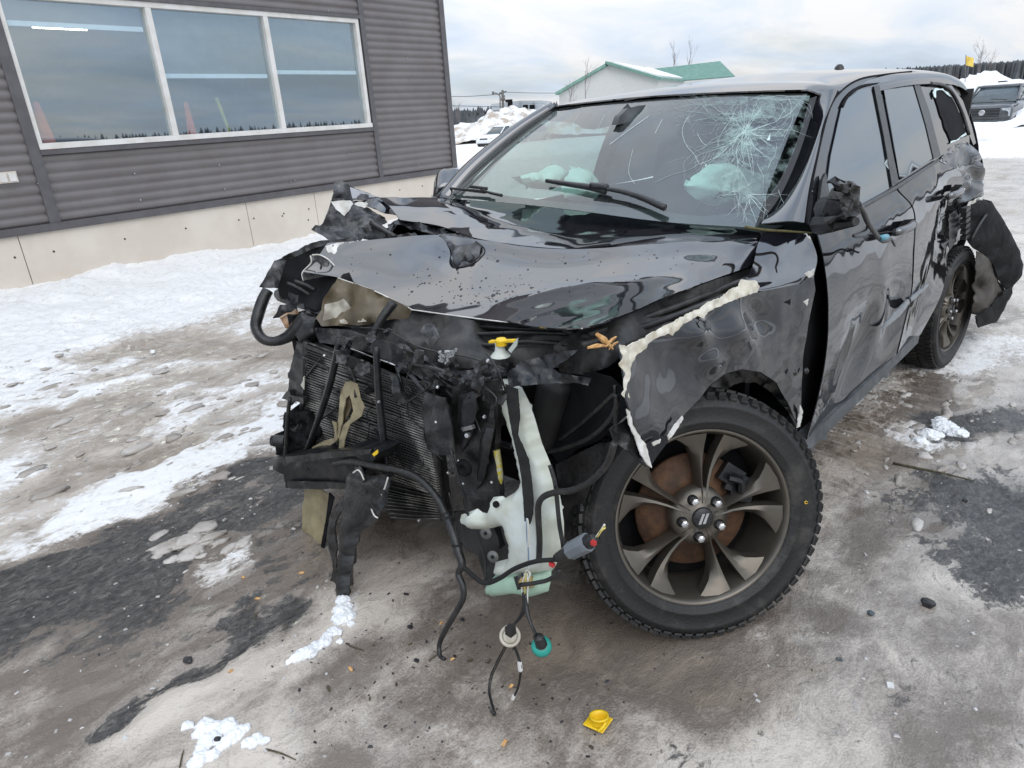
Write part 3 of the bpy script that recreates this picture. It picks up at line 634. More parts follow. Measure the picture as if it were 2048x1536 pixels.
for i in range(1500):
    a_ = rad(20+325*i/1500); d0 = 260+rnd.uniform(-10, 10); p = (d0*math.cos(a_), d0*math.sin(a_)); h = rnd.uniform(2.5, 4.6); w = rnd.uniform(1.5, 3.4); k = len(V)
    V += [(p[0]+w*math.cos(t_), p[1]+w*math.sin(t_), -2) for t_ in (0, 1.57, 3.14, 4.71)]+[(p[0], p[1], h)]; F += [(k+q, k+(q+1) % 4, k+4) for q in range(4)]
o = mesh('far_woods', V, F, K['forest']); o['kind'] = 'stuff'
# bare trees
K['twig'] = mat('bare_branches', (.17, .14, .13), .9, amt=.4)
def bare_tree(u, vb, vt, d, label, spread_=.45, seed=1, multi=1, thin=1.):
    rnd = random.Random(seed); base = pd(u, vb, d); top = pd(u, vt, d); H = top[2]-base[2]
    t_ = empty('bare_tree', label, 'tree', (base[0], base[1], base[2]-.5)); B = MB(); T = MB()
    def grow(mb, p, dr, L_, r_, lev):
        q = p+dr*L_*.5+np.array([rnd.uniform(-1, 1) for _ in range(3)])*L_*.05; e = p+dr*L_
        mb.tube([p, q, e], [r_, r_*.8, r_*.55], 4, 4, False)
        if lev <= 0: return
        for k in range(rnd.choice((3, 4))):
            f = rnd.uniform(.35, 1); s_ = p+dr*L_*f
            nd_ = dr+np.array([rnd.uniform(-1, 1), rnd.uniform(-1, 1), rnd.uniform(-.2, .6)])*spread_*1.5; nd_ /= np.linalg.norm(nd_)
            grow(B, s_, nd_, L_*rnd.uniform(.4, .6), r_*.5, lev-1)
    for m in range(multi):
        dr = np.array([rnd.uniform(-.2, .2), rnd.uniform(-.2, .2), 1]) if multi > 1 else np.array([0, 0, 1.])
        grow(T, np.array([0, 0, 0.]), dr, (H+.5)*.82*(1 if m == 0 else rnd.uniform(.6, .95)), .010*H*thin, 3)
    T.build('trunk', K['twig'], t_, True); B.build('branches', K['twig'], t_, True)
bare_tree(1172, 208, 126, 58, 'slender bare tree in front of the white gabled building end wall', .3, 4)
bare_tree(1140, 215, 172, 58, 'small bushy bare tree in front of the left part of the white gable wall', .5, 8, 3)
bare_tree(1345, 150, 96, 85, 'left one of two thin bare trees showing above the green roof', .35, 5, 2)
bare_tree(1378, 146, 96, 85, 'right one of two thin bare trees showing above the green roof', .35, 6, 2)
bare_tree(918, 246, 208, 70, 'reddish bare shrub tree beside the corner of the grey metal building', .55, 9, 4)
bare_tree(1958, 146, 92, 60, 'tall bare tree behind the yellow flag above the pickup', .35, 10, 3)
bare_tree(1976, 148, 108, 62, 'shorter bare tree just right of the one behind the yellow flag', .35, 12, 2)
# white building with green roofs
K['wsid'] = mat('white_siding', (.47, .475, .46), .7, amt=.15); K['groof'] = mat('green_metal_roof', (.11, .22, .18), .5, col2=(.14, .27, .22), ns=2)
K['roofsnow'] = K['snow']
wb = empty('white_gabled_building', 'white building with green metal roofs and two gables beyond the snow pile', 'building')
def gable(u0, u1, up_, ve0, ve1, vp, d, back, bdir):
    e0 = pd(u0, ve0, d); e1 = pd(u1, ve1, d+2); pk = pd(up_, vp, d+1); mid = (e0+e1)/2; g0 = np.array([*e0[:2], -1]); g1 = np.array([*e1[:2], -1])
    B_ = np.array([bdir[0], bdir[1], 0])*back
    return e0, e1, pk, g0, g1, B_
dxy = ray(1250, 150)[:2]; dxy /= np.linalg.norm(dxy); rx = rt[:2]/np.linalg.norm(rt[:2])
bdir = dxy*.96+rx*.28
e0, e1, pk, g0, g1, B_ = gable(1118, 1318, 1213, 183, 159, 129, 68, 15, bdir)
mesh('gable_wall', [g0, g1, e1, pk, e0], [(0, 1, 2, 3, 4)], K['wsid'], wb); mesh('side_wall', [g0, e0, e0+B_, g0+B_], [(0, 1, 2, 3)], K['wsid'], wb); mesh('side_wall', [g1, e1, e1+B_, g1+B_], [(0, 1, 2, 3)], K['wsid'], wb); mesh('rear_wall', [g0+B_, g1+B_, e1+B_, pk+B_, e0+B_], [(0, 1, 2, 3, 4)], K['wsid'], wb)
oh = -np.array([bdir[0], bdir[1], 0])*.6; dn = .12
for a, q in ((e0, -1), (e1, 1)):
    ov = (a-pk)*.05; solid(mesh('roof', [a+ov+oh, pk+oh+np.array([0, 0, .05]), pk+B_+np.array([0, 0, .05]), a+ov+B_], [(0, 1, 2, 3)], K['groof'], wb), .25)
sn = mesh('roof_snow', [pk+np.array([0, 0, .42])+(e1-pk)*.12, e1+np.array([0, 0, .42]), e1+B_*.95+np.array([0, 0, .42]), pk+(e1-pk)*.25+B_*.95+np.array([0, 0, .42])], [(0, 1, 2, 3)], K['snow'], wb); solid(sn, .15)
# second, longer roof behind it
q0, q1 = pd(1285, 140, 80), pd(1440, 122, 84); l0, l1 = pd(1270, 168, 78), pd(1470, 152, 82); l2 = pd(1452, 140, 92)
solid(mesh('rear_roof', [l0, l1-(l1-l0)*.0, q1, q0], [(0, 1, 2, 3)], K['groof'], wb), .3)
mesh('rear_gable_wall', [l1, q1, l2, np.array([*l2[:2], -1]), np.array([*l1[:2], -1])], [(0, 1, 2, 3, 4)], K['wsid'], wb); mesh('rear_side_wall', [l0+(0, 0, -.1), l1+(0, 0, -.1), np.array([*l1[:2], -1]), np.array([*l0[:2], -1])], [(0, 1, 2, 3)], K['wsid'], wb)
# low flat building behind the pile
lb = empty('low_flat_building', 'low grey flat roofed building just behind the dirty snow pile', 'building')
a, b_, c_ = pd(983, 214, 90), pd(1040, 207, 95), pd(1086, 207, 90)
K['gsid'] = mat('pale_grey_siding', (.42, .45, .47), .7, amt=.2)
for p, q in ((a, b_), (b_, c_)): mesh('wall', [np.array([*p[:2], -1]), np.array([*q[:2], -1]), q, p], [(0, 1, 2, 3)], K['gsid'], lb)
bk_ = np.array([dxy[0], dxy[1], 0])*12
solid(mesh('roof', [a+(0, 0, .02), b_+(0, 0, .02), c_+(0, 0, .02), c_+bk_, a+bk_], [(0, 1, 2, 3, 4)], K['gsid'], lb), .35, 1)
for u in (1051, 1064, 1079):
    p = pd(u, 214, 92.0); MB().box(p-(b_-c_)*0+np.array([.1, .1, 0]), (.5, .5, .55)).build('window', K['matte'], lb)
MB().box(pd(1018, 206, 93), (.7, .7, .9)).build('roof_vent', K['matte'], lb)
# utility pole, street lamp and wires
K['pole'] = mat('weathered_pole', (.13, .12, .11), .9)
up_ = empty('utility_pole', 'wooden utility pole with crossarm behind the low grey building', 'utility pole', pd(1006, 228, 85))
o0 = np.array(up_.location)
def up_t(nm, pts, r_): return MB().tube([np.array(p)-o0 for p in pts], r_, 6).build(nm, K['pole'], up_, True)
up_t('pole', [pd(1007, 240, 85), pd(1005, 181, 85)], .16); up_t('crossarm', [pd(998, 187, 85), pd(1013, 183, 85)], .1); up_t('crossarm', [pd(1003, 193, 85), pd(1010, 192, 85)], .1); up_t('transformer', [pd(1006, 201, 85), pd(1006, 196, 85)], .28)
sl = empty('street_lamp', 'thin street lamp with a curved arm left of the utility pole', 'street lamp', pd(1001, 228, 84)); o0 = np.array(sl.location)
MB().tube([pd(1001, 240, 84)-o0, pd(1000, 192, 84)-o0], .08, 6).build('post', K['pole'], sl, True); MB().tube([pd(1000, 192, 84)-o0, pd(994, 187, 84)-o0, pd(986, 186, 84)-o0], .07, 6).build('arm', K['pole'], sl, True); MB().tube([pd(988, 186, 84)-o0, pd(984, 186.5, 84)-o0], .2, 6).build('lamp_head', K['pole'], sl, True)
K['wire'] = mat('black_cable', (.06, .06, .065), .7)
for i, (v0, v1, v2) in enumerate(((193, 188, 184), (212, 214, 209), (226, 220, 199))):
    o = tag(MB().tube([pd(830, v0-2, 85), pd(925, v0, 85), pd(1005, v1, 85)], .035, 5).build('power_line', K['wire'], None, True), ['topmost power line running left from the utility pole top', 'middle power line running left from below the pole crossarm', 'lowest power line sagging left from low on the utility pole'][i], 'power line', 'power lines at the utility pole')
tag(MB().tube([pd(1005, 184, 85), pd(1070, 186, 85), pd(1130, 186, 83)], .03, 5).build('power_line', K['wire'], None, True), 'power line running right from the utility pole to the white gable', 'power line', 'power lines at the utility pole')
# yellow flag sign on its thin pole
fg = empty('yellow_flag', 'square yellow flag on a thin pole above the snow bank by the pickup', 'flag', pd(1932, 150, 33)); o0 = np.array(fg.location)
K['flag'] = mat('yellow_flag_cloth', (.72, .52, .10), .8, amt=.2)
MB().tube([pd(1930, 165, 33)-o0, pd(1932, 110, 33)-o0], .018, 6).build('pole', K['pole'], fg, True)
V = []; n = 8
for i in range(n):
    for j in range(n):
        f, g = i/(n-1), j/(n-1); p = pd(1932+16*f-1.5*g, 112+4*f+18*g, 33+.12*math.sin(f*6+g*2)); V.append(p-o0)
solid(mesh('cloth', V, [(i*n+j, i*n+j+1, (i+1)*n+j+1, (i+1)*n+j) for i in range(n-1) for j in range(n-1)], K['flag'], fg, True), .01)

# ------------------------------------------------------------------ far vehicles
def local(root, h):
    ca, sa = math.cos(h), math.sin(h); root.rotation_euler = (0, 0, h)
K['fartyre'] = mat('far_tyre', (.02, .02, .02), .7); K['farglass'] = mat('far_car_glass', (.05, .07, .08), .08, spec=.9); K['lamp_glass'] = mat('headlight_glass', (.55, .58, .6), .15, .3)
def loft(secs, name, m, root, n=16, ex=4.):
    """secs: (x, half width, z low, z high); superellipse sections"""
    V = []; F = []
    for x, w, z0, z1 in secs:
        for k in range(n):
            a = 2*math.pi*(k+.5)/n; ca, sa = math.cos(a), math.sin(a)
            V.append((x, w*math.copysign(abs(ca)**(2/ex), ca), (z0+z1)/2+(z1-z0)/2*math.copysign(abs(sa)**(2/ex), sa)))
    for i in range(len(secs)-1):
        for k in range(n): F.append((i*n+k, i*n+(k+1) % n, (i+1)*n+(k+1) % n, (i+1)*n+k))
    F += [tuple(range(n))[::-1], tuple((len(secs)-1)*n+k for k in range(n))]
    return mesh(name, V, F, m, root, True)
def far_car(nm, label, paint, p, h, L_=4.2, suv=True, cat='car', group=None):
    r_ = empty(nm, label, cat, p, group); local(r_, h)
    loft([(L_*.5, .62, .30, .55), (L_*.49, .78, .26, .72), (L_*.44, .86, .22, .86), (L_*.28, .90, .2, 1.0), (L_*.1, .90, .2, 1.04), (-L_*.4, .90, .22, 1.06), (-L_*.48, .84, .26, 1.0), (-L_*.5, .7, .35, .9)], 'body', paint, r_)
    loft([(L_*.20, .74, .98, 1.03), (L_*.04, .68, .98, 1.50), (-L_*.28, .66, .98, 1.54), (-L_*.44, .66, .98, 1.2)], 'window_band', K['farglass'], r_)
    loft([(L_*.05, .62, 1.46, 1.52), (0, .66, 1.47, 1.555), (-L_*.28, .64, 1.48, 1.575), (-L_*.40, .6, 1.4, 1.5)], 'roof', paint, r_)
    for sy in (1, -1):
        MB().tube([(L_*.21, sy*.75, 1.02), (L_*.05, sy*.67, 1.5)], .04, 5).build('pillar', paint, r_); MB().tube([(-L_*.08, sy*.77, 1.02), (-L_*.1, sy*.67, 1.5)], .05, 5).build('pillar', paint, r_); MB().tube([(-L_*.33, sy*.78, 1.02), (-L_*.3, sy*.66, 1.52)], .06, 5).build('pillar', paint, r_)
        for x in (L_*.32, -L_*.31):
            w_ = MB().lathe([(.0, .05), (.2, .05), (.2, .02), (.30, .02), (.32, -.04), (.32, -.2), (.0, -.2)], (x, sy*.93, .33), (0, sy, 0), 20).build('wheel', K['fartyre'], r_, True)
            MB().lathe([(.0, .06), (.19, .055), (.2, .03)], (x, sy*.93, .33), (0, sy, 0), 10).build('rim', K['chrome'], w_)
            MB().lathe([(.33, .0), (.40, .0), (.40, -.1)], (x, sy*.905, .35), (0, sy, 0), 20).build('arch_trim', K['plastic'], r_)
        MB().box((L_*.465, sy*.62, .70), (.12, .34, .13), None, .8).build('headlight', K['lamp_glass'], r_); MB().box((L_*.13, sy*.98, 1.08), (.12, .2, .13)).build('mirror', paint, r_)
    MB().box((L_*.485, 0, .62), (.08, .8, .26), None, .9).build('grille', K['plastic'], r_); MB().box((L_*.5, 0, .33), (.05, 1.2, .14)).build('lower_grille', K['plastic'], r_)
    return r_
K['carwhite'] = mat('white_car_paint', (.72, .73, .74), .25, coat=1, amt=.1); K['cargrey'] = mat('grey_car_paint', (.16, .17, .18), .25, coat=1, amt=.2)
def onbase(u, v, d):
    p = pd(u, v, d); return Vector((p[0], p[1], p[2]))
p = onbase(1002, 294, 53); far_car('parked_hatchback', 'white hatchback parked by the snow pile beside the building corner', K['carwhite'], p, rad(6), 4.2)
p = onbase(1058, 289, 57); far_car('parked_hatchback', 'grey car half hidden behind the wrecked vehicle, beside the white hatchback', K['cargrey'], p, rad(6), 4.3)
# dark pickup
pk_d = 23.8; p = onbase(1955, 275, pk_d); tr = empty('parked_pickup', 'dark pickup truck with snow on its roof parked across the slushy yard', 'pickup truck', p); 
dx_, dy_ = CAM[0]-p[0], CAM[1]-p[1]; local(tr, math.atan2(dy_, dx_)+rad(-14))
tr.scale = (.86, .86, .86)
K['truckpaint'] = mat('dark_truck_paint', (.022, .026, .032), .3, coat=1, col2=(.06, .062, .066), ns=3)
loft([(0.0, .9, .55, 1.0), (-.06, .98, .42, 1.16), (-.3, 1.0, .4, 1.22), (-1.3, 1.0, .45, 1.30), (-1.6, 1.0, .45, 1.34), (-3.3, 1.0, .45, 1.34)], 'body', K['truckpaint'], tr, 20, 6)
loft([(-1.15, .86, 1.28, 1.32), (-1.85, .76, 1.25, 1.86), (-3.0, .76, 1.25, 1.9), (-3.3, .8, 1.25, 1.4)], 'window_band', K['farglass'], tr, 16, 6)
loft([(-1.83, .70, 1.83, 1.9), (-1.95, .77, 1.82, 1.95), (-3.0, .75, 1.83, 1.96), (-3.15, .7, 1.8, 1.88)], 'roof', K['truckpaint'], tr, 16, 6)
o = MB().box((-2.5, 0, 1.99), (1.1, 1.35, .08), None, .85).build('roof_snow', K['snow'], tr); MB().box((-2.2, 0, 2.06), (.18, .3, .05)).build('roof_light', K['plastic'], tr)
loft([(-3.32, 1.0, .5, 1.30), (-5.6, 1.0, .5, 1.28), (-5.65, .95, .6, 1.2)], 'cargo_bed', K['truckpaint'], tr, 16, 8)
MB().box((.0, 0, .93), (.06, 1.18, .32)).build('grille', K['plastic'], tr)
for z in (.82, .93, 1.03): MB().box((.035, 0, z), (.03, 1.15, .025)).build('grille_bar', K['truckpaint'], tr)
MB().lathe([(.0001, .02), (.1, .018), (.115, 0)], (.05, 0, .93), (1, 0, 0), 16).build('oval_badge', K['chrome'], tr).scale = (1, 1, 1)
MB().box((.02, 0, .56), (.16, 1.86, .22), None, .95).build('bumper', K['truckpaint'], tr); MB().box((.06, 0, .40), (.10, 1.5, .12)).build('lower_grille', K['plastic'], tr)
for sy in (1, -1):
    MB().box((-.06, sy*.80, .93), (.12, .32, .3), None, .9).build('headlight', K['lamp_glass'], tr); MB().tube([(-1.18, sy*.86, 1.33), (-1.88, sy*.75, 1.9)], .05, 5).build('pillar', K['truckpaint'], tr)
    m_ = MB().box((-1.55, sy*1.24, 1.45), (.12, .24, .30)).build('mirror', K['plastic'], tr); MB().bar((-1.55, sy*1.0, 1.38), (-1.55, sy*1.15, 1.40), .06, .06).build('arm', K['plastic'], m_)
    for x in (-.95, -4.55):
        w_ = MB().lathe([(.0, .02), (.25, .0), (.38, .02), (.41, -.05), (.41, -.26), (.0, -.26)], (x, sy*1.02, .42), (0, sy, 0), 22).build('wheel', K['fartyre'], tr, True)
tube('antenna', [(-1.3, .9, 1.3), (-1.25, 1.02, 1.62), (-1.22, 1.12, 1.92)], .012, K['plastic'], tr)
tube('wiper', [(-1.2, .5, 1.36), (-1.28, -.1, 1.42)], .015, K['plastic'], tr)

# ------------------------------------------------------------------ the wrecked vehicle
suv = empty('wrecked_suv', 'black SUV with its front end torn off, crumpled hood and shattered windshield', 'car')
g0 = 1.42
def polyz(line, y, xf):
    """height where the body curve x = xf(y) is seen on the photograph line"""
    lo, hi = .6, 2.1; lu = [q[0] for q in line]; lv = [q[1] for q in line]
    for _ in range(40):
        m = (lo+hi)/2; u, v = proj((xf(y), y, m))
        if v > np.interp(u, lu, lv): lo = m
        else: hi = m
    return np.array([xf(y), y, (lo+hi)/2])
# roof
hx = lambda y: -1.19-.10*y/.6+.13*(1-(y/.62)**2)
head = [(1090, 222), (1103, 217), (1200, 205), (1319, 195), (1450, 188), (1560, 184), (1640, 184)]
hz = {y: polyz(head, y, hx) for y in (-.6, -.3, 0, .3, .6)}
rows = []
yy = (-.70, -.675, -.62, -.45, -.2, 0, .2, .45, .60, .645, .66); dz_ = (-.15, -.085, -.045, -.022, -.005, 0, -.005, -.022, -.045, -.075, -.11)
for x, zc, k in ((-1.55, 1.752, 1.0), (-2.1, 1.788, 1.01), (-2.7, 1.800, 1.01), (-3.3, 1.790, 1.0), (-3.75, 1.755, .97), (-3.98, 1.70, .95), (-4.06, 1.60, .93)):
    rows.append([(x-.06*y/.6*max(0, 1-(-x-1.5)/1.5), y*k*(1 if abs(y) < .6 else .985), zc+d) for y, d in zip(yy, dz_)])
hrow = [(hx(y), y, np.interp(y, sorted(hz), [hz[q][2] for q in sorted(hz)])+.004) for y in (-.60, -.585, -.56, -.42, -.2, 0, .2, .42, .56, .585, .60)]
h2 = [(np.array(a)*.55+np.array(b)*.45+np.array([0, 0, .010 if 1 < i < 9 else -.01])) for i, (a, b) in enumerate(zip(hrow, rows[0]))]
patch('roof', [hrow, h2]+rows, K['paint'], suv, nu=48, nv=48, raw=True, th=.006)
tag(MB().lathe([(.0001, .035), (.014, .032), (.024, .02), (.03, 0)], (-2.75, .19, 1.796), (0, 0, 1), 14).build('roof_antenna', K['plastic'], suv, True), None, None)
# windshield: black frit sheet behind, clear glass in front
cx = lambda y: -.53-.09*y/.75+.10*(1-(y/.75)**2)
cowl = [(880, 398), (905, 397), (1000, 404), (1150, 420), (1300, 440), (1420, 456), (1500, 458), (1530, 450)]
cz = {y: polyz(cowl, y, cx) for y in (-.74, -.4, 0, .4, .72)}
ky = sorted(cz)
bot = [cz[y] for y in ky]; top_ = [polyz(head, y, hx)-np.array([0, 0, .004]) for y in (-.60, -.31, 0, .31, .60)]
def lerp3(f, bulge=.03): return [b_*(1-f)+t_*f+np.array([.5, 0, .85])*bulge*4*f*(1-f)*(.6+.4*(1-(y/.75)**2)) for b_, t_, y in zip(bot, top_, ky)]
wsr = [lerp3(f) for f in (0, .25, .5, .75, 1)]
ws = patch('windshield', wsr, K['glass_wind'], suv, nu=30, nv=22, raw=True, th=0)
WG = np.array([crv(np.array(q), 60) for q in wsr]); WG = np.array([crv(WG[:, i], 40) for i in range(60)]).transpose(1, 0, 2)   # 40 x 60
def onws(u, v, off=.003):
    """point of the windshield seen at (u, v)"""
    if not hasattr(onws, 'uv'): a, b_ = proj_all(WG.reshape(-1, 3)); onws.uv = np.stack([a, b_], -1)
    d = ((onws.uv-np.array([u, v]))**2).sum(1); i = np.argsort(d)[:4]; w = 1/(d[i]+1e-3)
    dep = ((WG.reshape(-1, 3)[i]-CAM)@fw*w).sum()/w.sum(); return P(u, v, dep, 'd')+np.array([.5, 0, .85])*off
def proj_all(Xs):
    d = Xs-CAM; z = d@fw; return 1024+FPX*(d@rt)/z, 768-FPX*(d@up)/z
def wsstrip(name, outer, inner, m):
    V = []; n = 26
    a = crv(np.array(outer, float), n); b_ = crv(np.array(inner, float), n)
    for p, q in zip(a, b_): V += [onws(*p, -.004), onws(*q, -.004)]
    return mesh(name, V, [(2*i, 2*i+1, 2*i+3, 2*i+2) for i in range(n-1)], m, ws, True)
K['frit'] = mat('black_glass_edge', (.01, .01, .011), .5)
wsstrip('glass_border', [(915, 394), (1010, 404), (1150, 420), (1300, 438), (1420, 453), (1510, 456)], [(940, 375), (1020, 391), (1150, 405), (1300, 418), (1400, 430), (1500, 420)], K['frit'])
wsstrip('glass_border', [(1510, 456), (1560, 390), (1600, 300), (1634, 190)], [(1478, 432), (1545, 380), (1590, 290), (1620, 195)], K['frit'])
wsstrip('glass_border', [(905, 396), (960, 345), (1040, 265), (1104, 219)], [(935, 392), (985, 335), (1055, 265), (1120, 222)], K['frit'])
# mirror sensor behind the glass
sheet('sensor_housing', [(1234, 250, -.02), (1240, 232, -.02), (1256, 216, -.02), (1292, 210, 0), (1296, 222, .0), (1268, 242, 0)], mat('sensor_grey', (.06, .065, .07), .5), suv, 'y', sp=8, th=.03)
# cracks: thin splintered lines over the glass
rnd = random.Random(21); mb = MB()
def crack(u, v, a, L_, r_=.0009, wob=.25, br=.25, step=9):
    wob *= .6; r_ *= .62
    pts = [(u, v)]; n = int(L_/step)
    for i in range(n):
        a += rnd.gauss(0, wob); u += step*math.cos(a); v += step*math.sin(a)
        if not (1105 < u < 1630 and 190 < v < 452): break
        pts.append((u, v))
        if rnd.random() < br and L_ > 40: crack(u, v, a+rnd.choice((-1, 1))*rnd.uniform(.3, 1.1), L_*rnd.uniform(.25, .5), r_*.75, wob, br*.5, step)
    if len(pts) > 1: mb.tube([onws(*q) for q in pts], [r_, r_*.5], 3, len(pts)*2, False)
for i in range(34): crack(1490+rnd.uniform(-7, 7), 262+rnd.uniform(-7, 7), i*.185+rnd.uniform(-.1, .1), rnd.uniform(30, 110), .0012, .16, .18, 7)
for a in (2.3, 2.1, 1.9, 2.6): crack(1490, 265, a, 120, .0014, .25, .35)
for i in range(16): crack(1455+rnd.uniform(-25, 25), 238+rnd.uniform(-12, 12), rnd.uniform(2.6, 4), rnd.uniform(40, 150), .0011, .2, .3)
for i in range(16): crack(rnd.uniform(1500, 1600), rnd.uniform(195, 240), rnd.uniform(0, 6.3), rnd.uniform(30, 120), .0009, .3, .3)
for i in range(16): crack(rnd.uniform(1440, 1560), rnd.uniform(300, 400), rnd.uniform(0, 6.3), rnd.uniform(30, 110), .0009, .3, .3)
for i in range(10): crack(1500+rnd.uniform(-6, 6), 395+rnd.uniform(-8, 8), rnd.uniform(-.6, 3.5), rnd.uniform(20, 70), .0012, .2, .2)
for i in range(14): crack(rnd.uniform(1400, 1500), rnd.uniform(196, 215), rnd.uniform(2.2, 3.6), rnd.uniform(30, 110), .0009, .2, .3)
for pts in ([(1375, 235), (1365, 262), (1372, 290), (1390, 312), (1398, 328)], [(1398, 328), (1380, 340), (1340, 352), (1312, 365)], [(1220, 290), (1260, 260), (1300, 232)], [(1266, 300), (1258, 345), (1270, 370)], [(1395, 268), (1404, 285), (1412, 292)], [(1310, 268), (1325, 240)], [(1400, 330), (1440, 310), (1480, 270)], [(1165, 215), (1140, 260)], [(1210, 230), (1195, 262)]):
    mb.tube([onws(*q) for q in pts], .0007, 3, None, False)
ck = mb.build('crack', K['crack'], ws); ck['kind'] = 'stuff'
# crazed, frosted zone round the impact
cz_ = glassmat('crazed_glass', (1, 1, 1), 1.01, .16, 0, (.50, .66, .63), 16, 0., .44, .68)
def wssheet(name, pts, m, off=.004):
    b_ = [(u, v, 1.) for u, v in pts]; o = sheet(name, b_, m, ws, 'd', sp=13, th=0)
    for v_ in o.data.vertices:
        u, v = proj(v_.co); v_.co = onws(float(u), float(v), off)
    return o
wssheet('crazed_zone', [(1415, 330), (1450, 290), (1460, 240), (1430, 205), (1450, 198), (1530, 192), (1620, 193), (1610, 250), (1590, 300), (1560, 370), (1530, 405), (1500, 412), (1450, 395), (1420, 365)], cz_)
wssheet('crazed_zone', [(1440, 300), (1462, 240), (1490, 215), (1540, 205), (1560, 235), (1530, 270), (1525, 310), (1500, 335), (1470, 330)], cz_, .006)
wssheet('crazed_zone', [(1470, 275), (1490, 240), (1515, 250), (1510, 290), (1490, 300)], cz_, .008)
# wipers
for nm, arm, blade in ((None, [(1335, 431), (1290, 411), (1250, 398), (1212, 391)], [(1096, 370), (1140, 377), (1180, 383), (1215, 392)]), (None, [(1010, 404), (985, 398), (968, 390)], [(905, 384), (940, 388), (975, 392)])):
    w_ = MB().tube([onws(*q, .035) for q in arm], ([.013, .008] if arm[0][0] > 1100 else [.007, .005]), 6).build('wiper', K['plastic'], suv, True)
    MB().tube([onws(*q, .022) for q in blade], ([.008, .012, .014] if arm[0][0] > 1100 else [.005, .007, .008]), 6).tube([onws(blade[-1][0]-28, blade[-1][1]-6, .036), onws(blade[-1][0]+6, blade[-1][1]-1, .038)], .014 if arm[0][0] > 1100 else .007, 6).build('blade', K['plastic'], w_, True)

# left A-pillar and the painted side frame behind the windows
Gp = lambda u, v, o=0: P(u, v, g0+o, 'g')
inn = [(1637, 185, .602), (1615, 262, .64), (1585, 337, .675), (1553, 402, .71), (1522, 447, .735)]
outp = [(1679, 184), (1655, 229), (1638, 290), (1626, 355), (1613, 446)]
r0 = [P(a, b_, c) for a, b_, c in inn]; r2 = [Gp(a, b_) for a, b_ in outp]
r1 = [(a+b_)/2+np.array([.018, .028, .012]) for a, b_ in zip(r0, r2)]
patch('pillar', [r0, r1, r2], K['paint'], suv, nu=24, nv=10, raw=True)
sheet('side_frame', [(1612, 447), (1626, 355), (1655, 229), (1679, 184), (1718, 158), (1823, 142), (1862, 146), (1898, 163), (1926, 202), (1943, 250), (1952, 286), (1935, 300), (1900, 302), (1880, 318), (1790, 374), (1700, 427), (1640, 458)], K['paint_side'], suv, 'g', g0, sp=14)
def gtube(name, pts, r_, m, o=.004, par=suv): return tube(name, [Gp(a, b_, o) for a, b_ in pts], r_, m, par, 6)
gtube('door_seam', [(1612, 447), (1626, 355), (1655, 229), (1679, 186), (1718, 159), (1770, 149), (1823, 143)], .0045, K['matte'], .001)
gtube('window_seal', [(1684, 214), (1694, 195), (1718, 175), (1753, 168), (1827, 160)], .007, K['matte'], .006)
gw = glassmat('tinted_window_glass', (.03, .032, .035), 3.5, .02, 0, (.5, .56, .56), 5, .5, .35, .75, (.9, .96, 1))
sheet('side_window', [(1645, 448), (1650, 400), (1662, 310), (1683, 216), (1695, 197), (1718, 180), (1749, 173), (1768, 268), (1785, 374), (1720, 410), (1690, 428)], gw, suv, 'g', g0+.008, sp=16)
sheet('side_window', [(1766, 170), (1827, 163), (1847, 209), (1862, 270), (1872, 312), (1800, 360), (1785, 270)], gw, suv, 'g', g0+.008, sp=16)
sheet('window_post', [(1748, 172), (1759, 170), (1778, 268), (1798, 364), (1785, 374), (1768, 272)], K['plastic'], suv, 'g', g0+.016, sp=12)
sheet('window_post', [(1826, 162), (1837, 161), (1860, 225), (1882, 312), (1868, 318), (1852, 250)], K['plastic'], suv, 'g', g0+.012, sp=12)
sheet('cabin_shade_sheet', [(1866, 183), (1872, 176), (1886, 178), (1902, 192), (1921, 228), (1933, 268), (1913, 282), (1902, 285), (1888, 250), (1876, 212)], K['matte'], suv, 'g', g0+.006, sp=9, jag=1.2)  # black sheet stands in for the dark cabin behind the broken window
sheet('broken_glass_edge', [(1866, 184), (1870, 176), (1886, 177), (1904, 194), (1899, 192), (1885, 180), (1873, 181), (1872, 196), (1869, 194)], K['crack'], suv, 'g', g0+.012, sp=6, jag=1.2)
sheet('broken_glass_edge', [(1902, 286), (1933, 269), (1932, 265), (1913, 280), (1902, 283)], K['crack'], suv, 'g', g0+.012, sp=6, jag=1.4)
gtube('window_seal', [(1858, 166), (1885, 170), (1905, 187), (1925, 228), (1938, 270)], .010, K['plastic'], .012)
gtube('belt_moulding', [(1640, 455), (1700, 426), (1790, 376), (1876, 321)], .010, K['plastic'], .012)

patch('rear_corner', [[Gp(1880, 150), np.array([-4.02, .50, 1.66])], [Gp(1900, 175), np.array([-4.05, .58, 1.58])], [Gp(1920, 220), np.array([-4.07, .63, 1.42])], [Gp(1938, 268), np.array([-4.09, .68, 1.28])], [P(1955, 310, .86), np.array([-4.10, .72, 1.1])]], K['paint_side'], suv, nu=10, nv=20, raw=True)
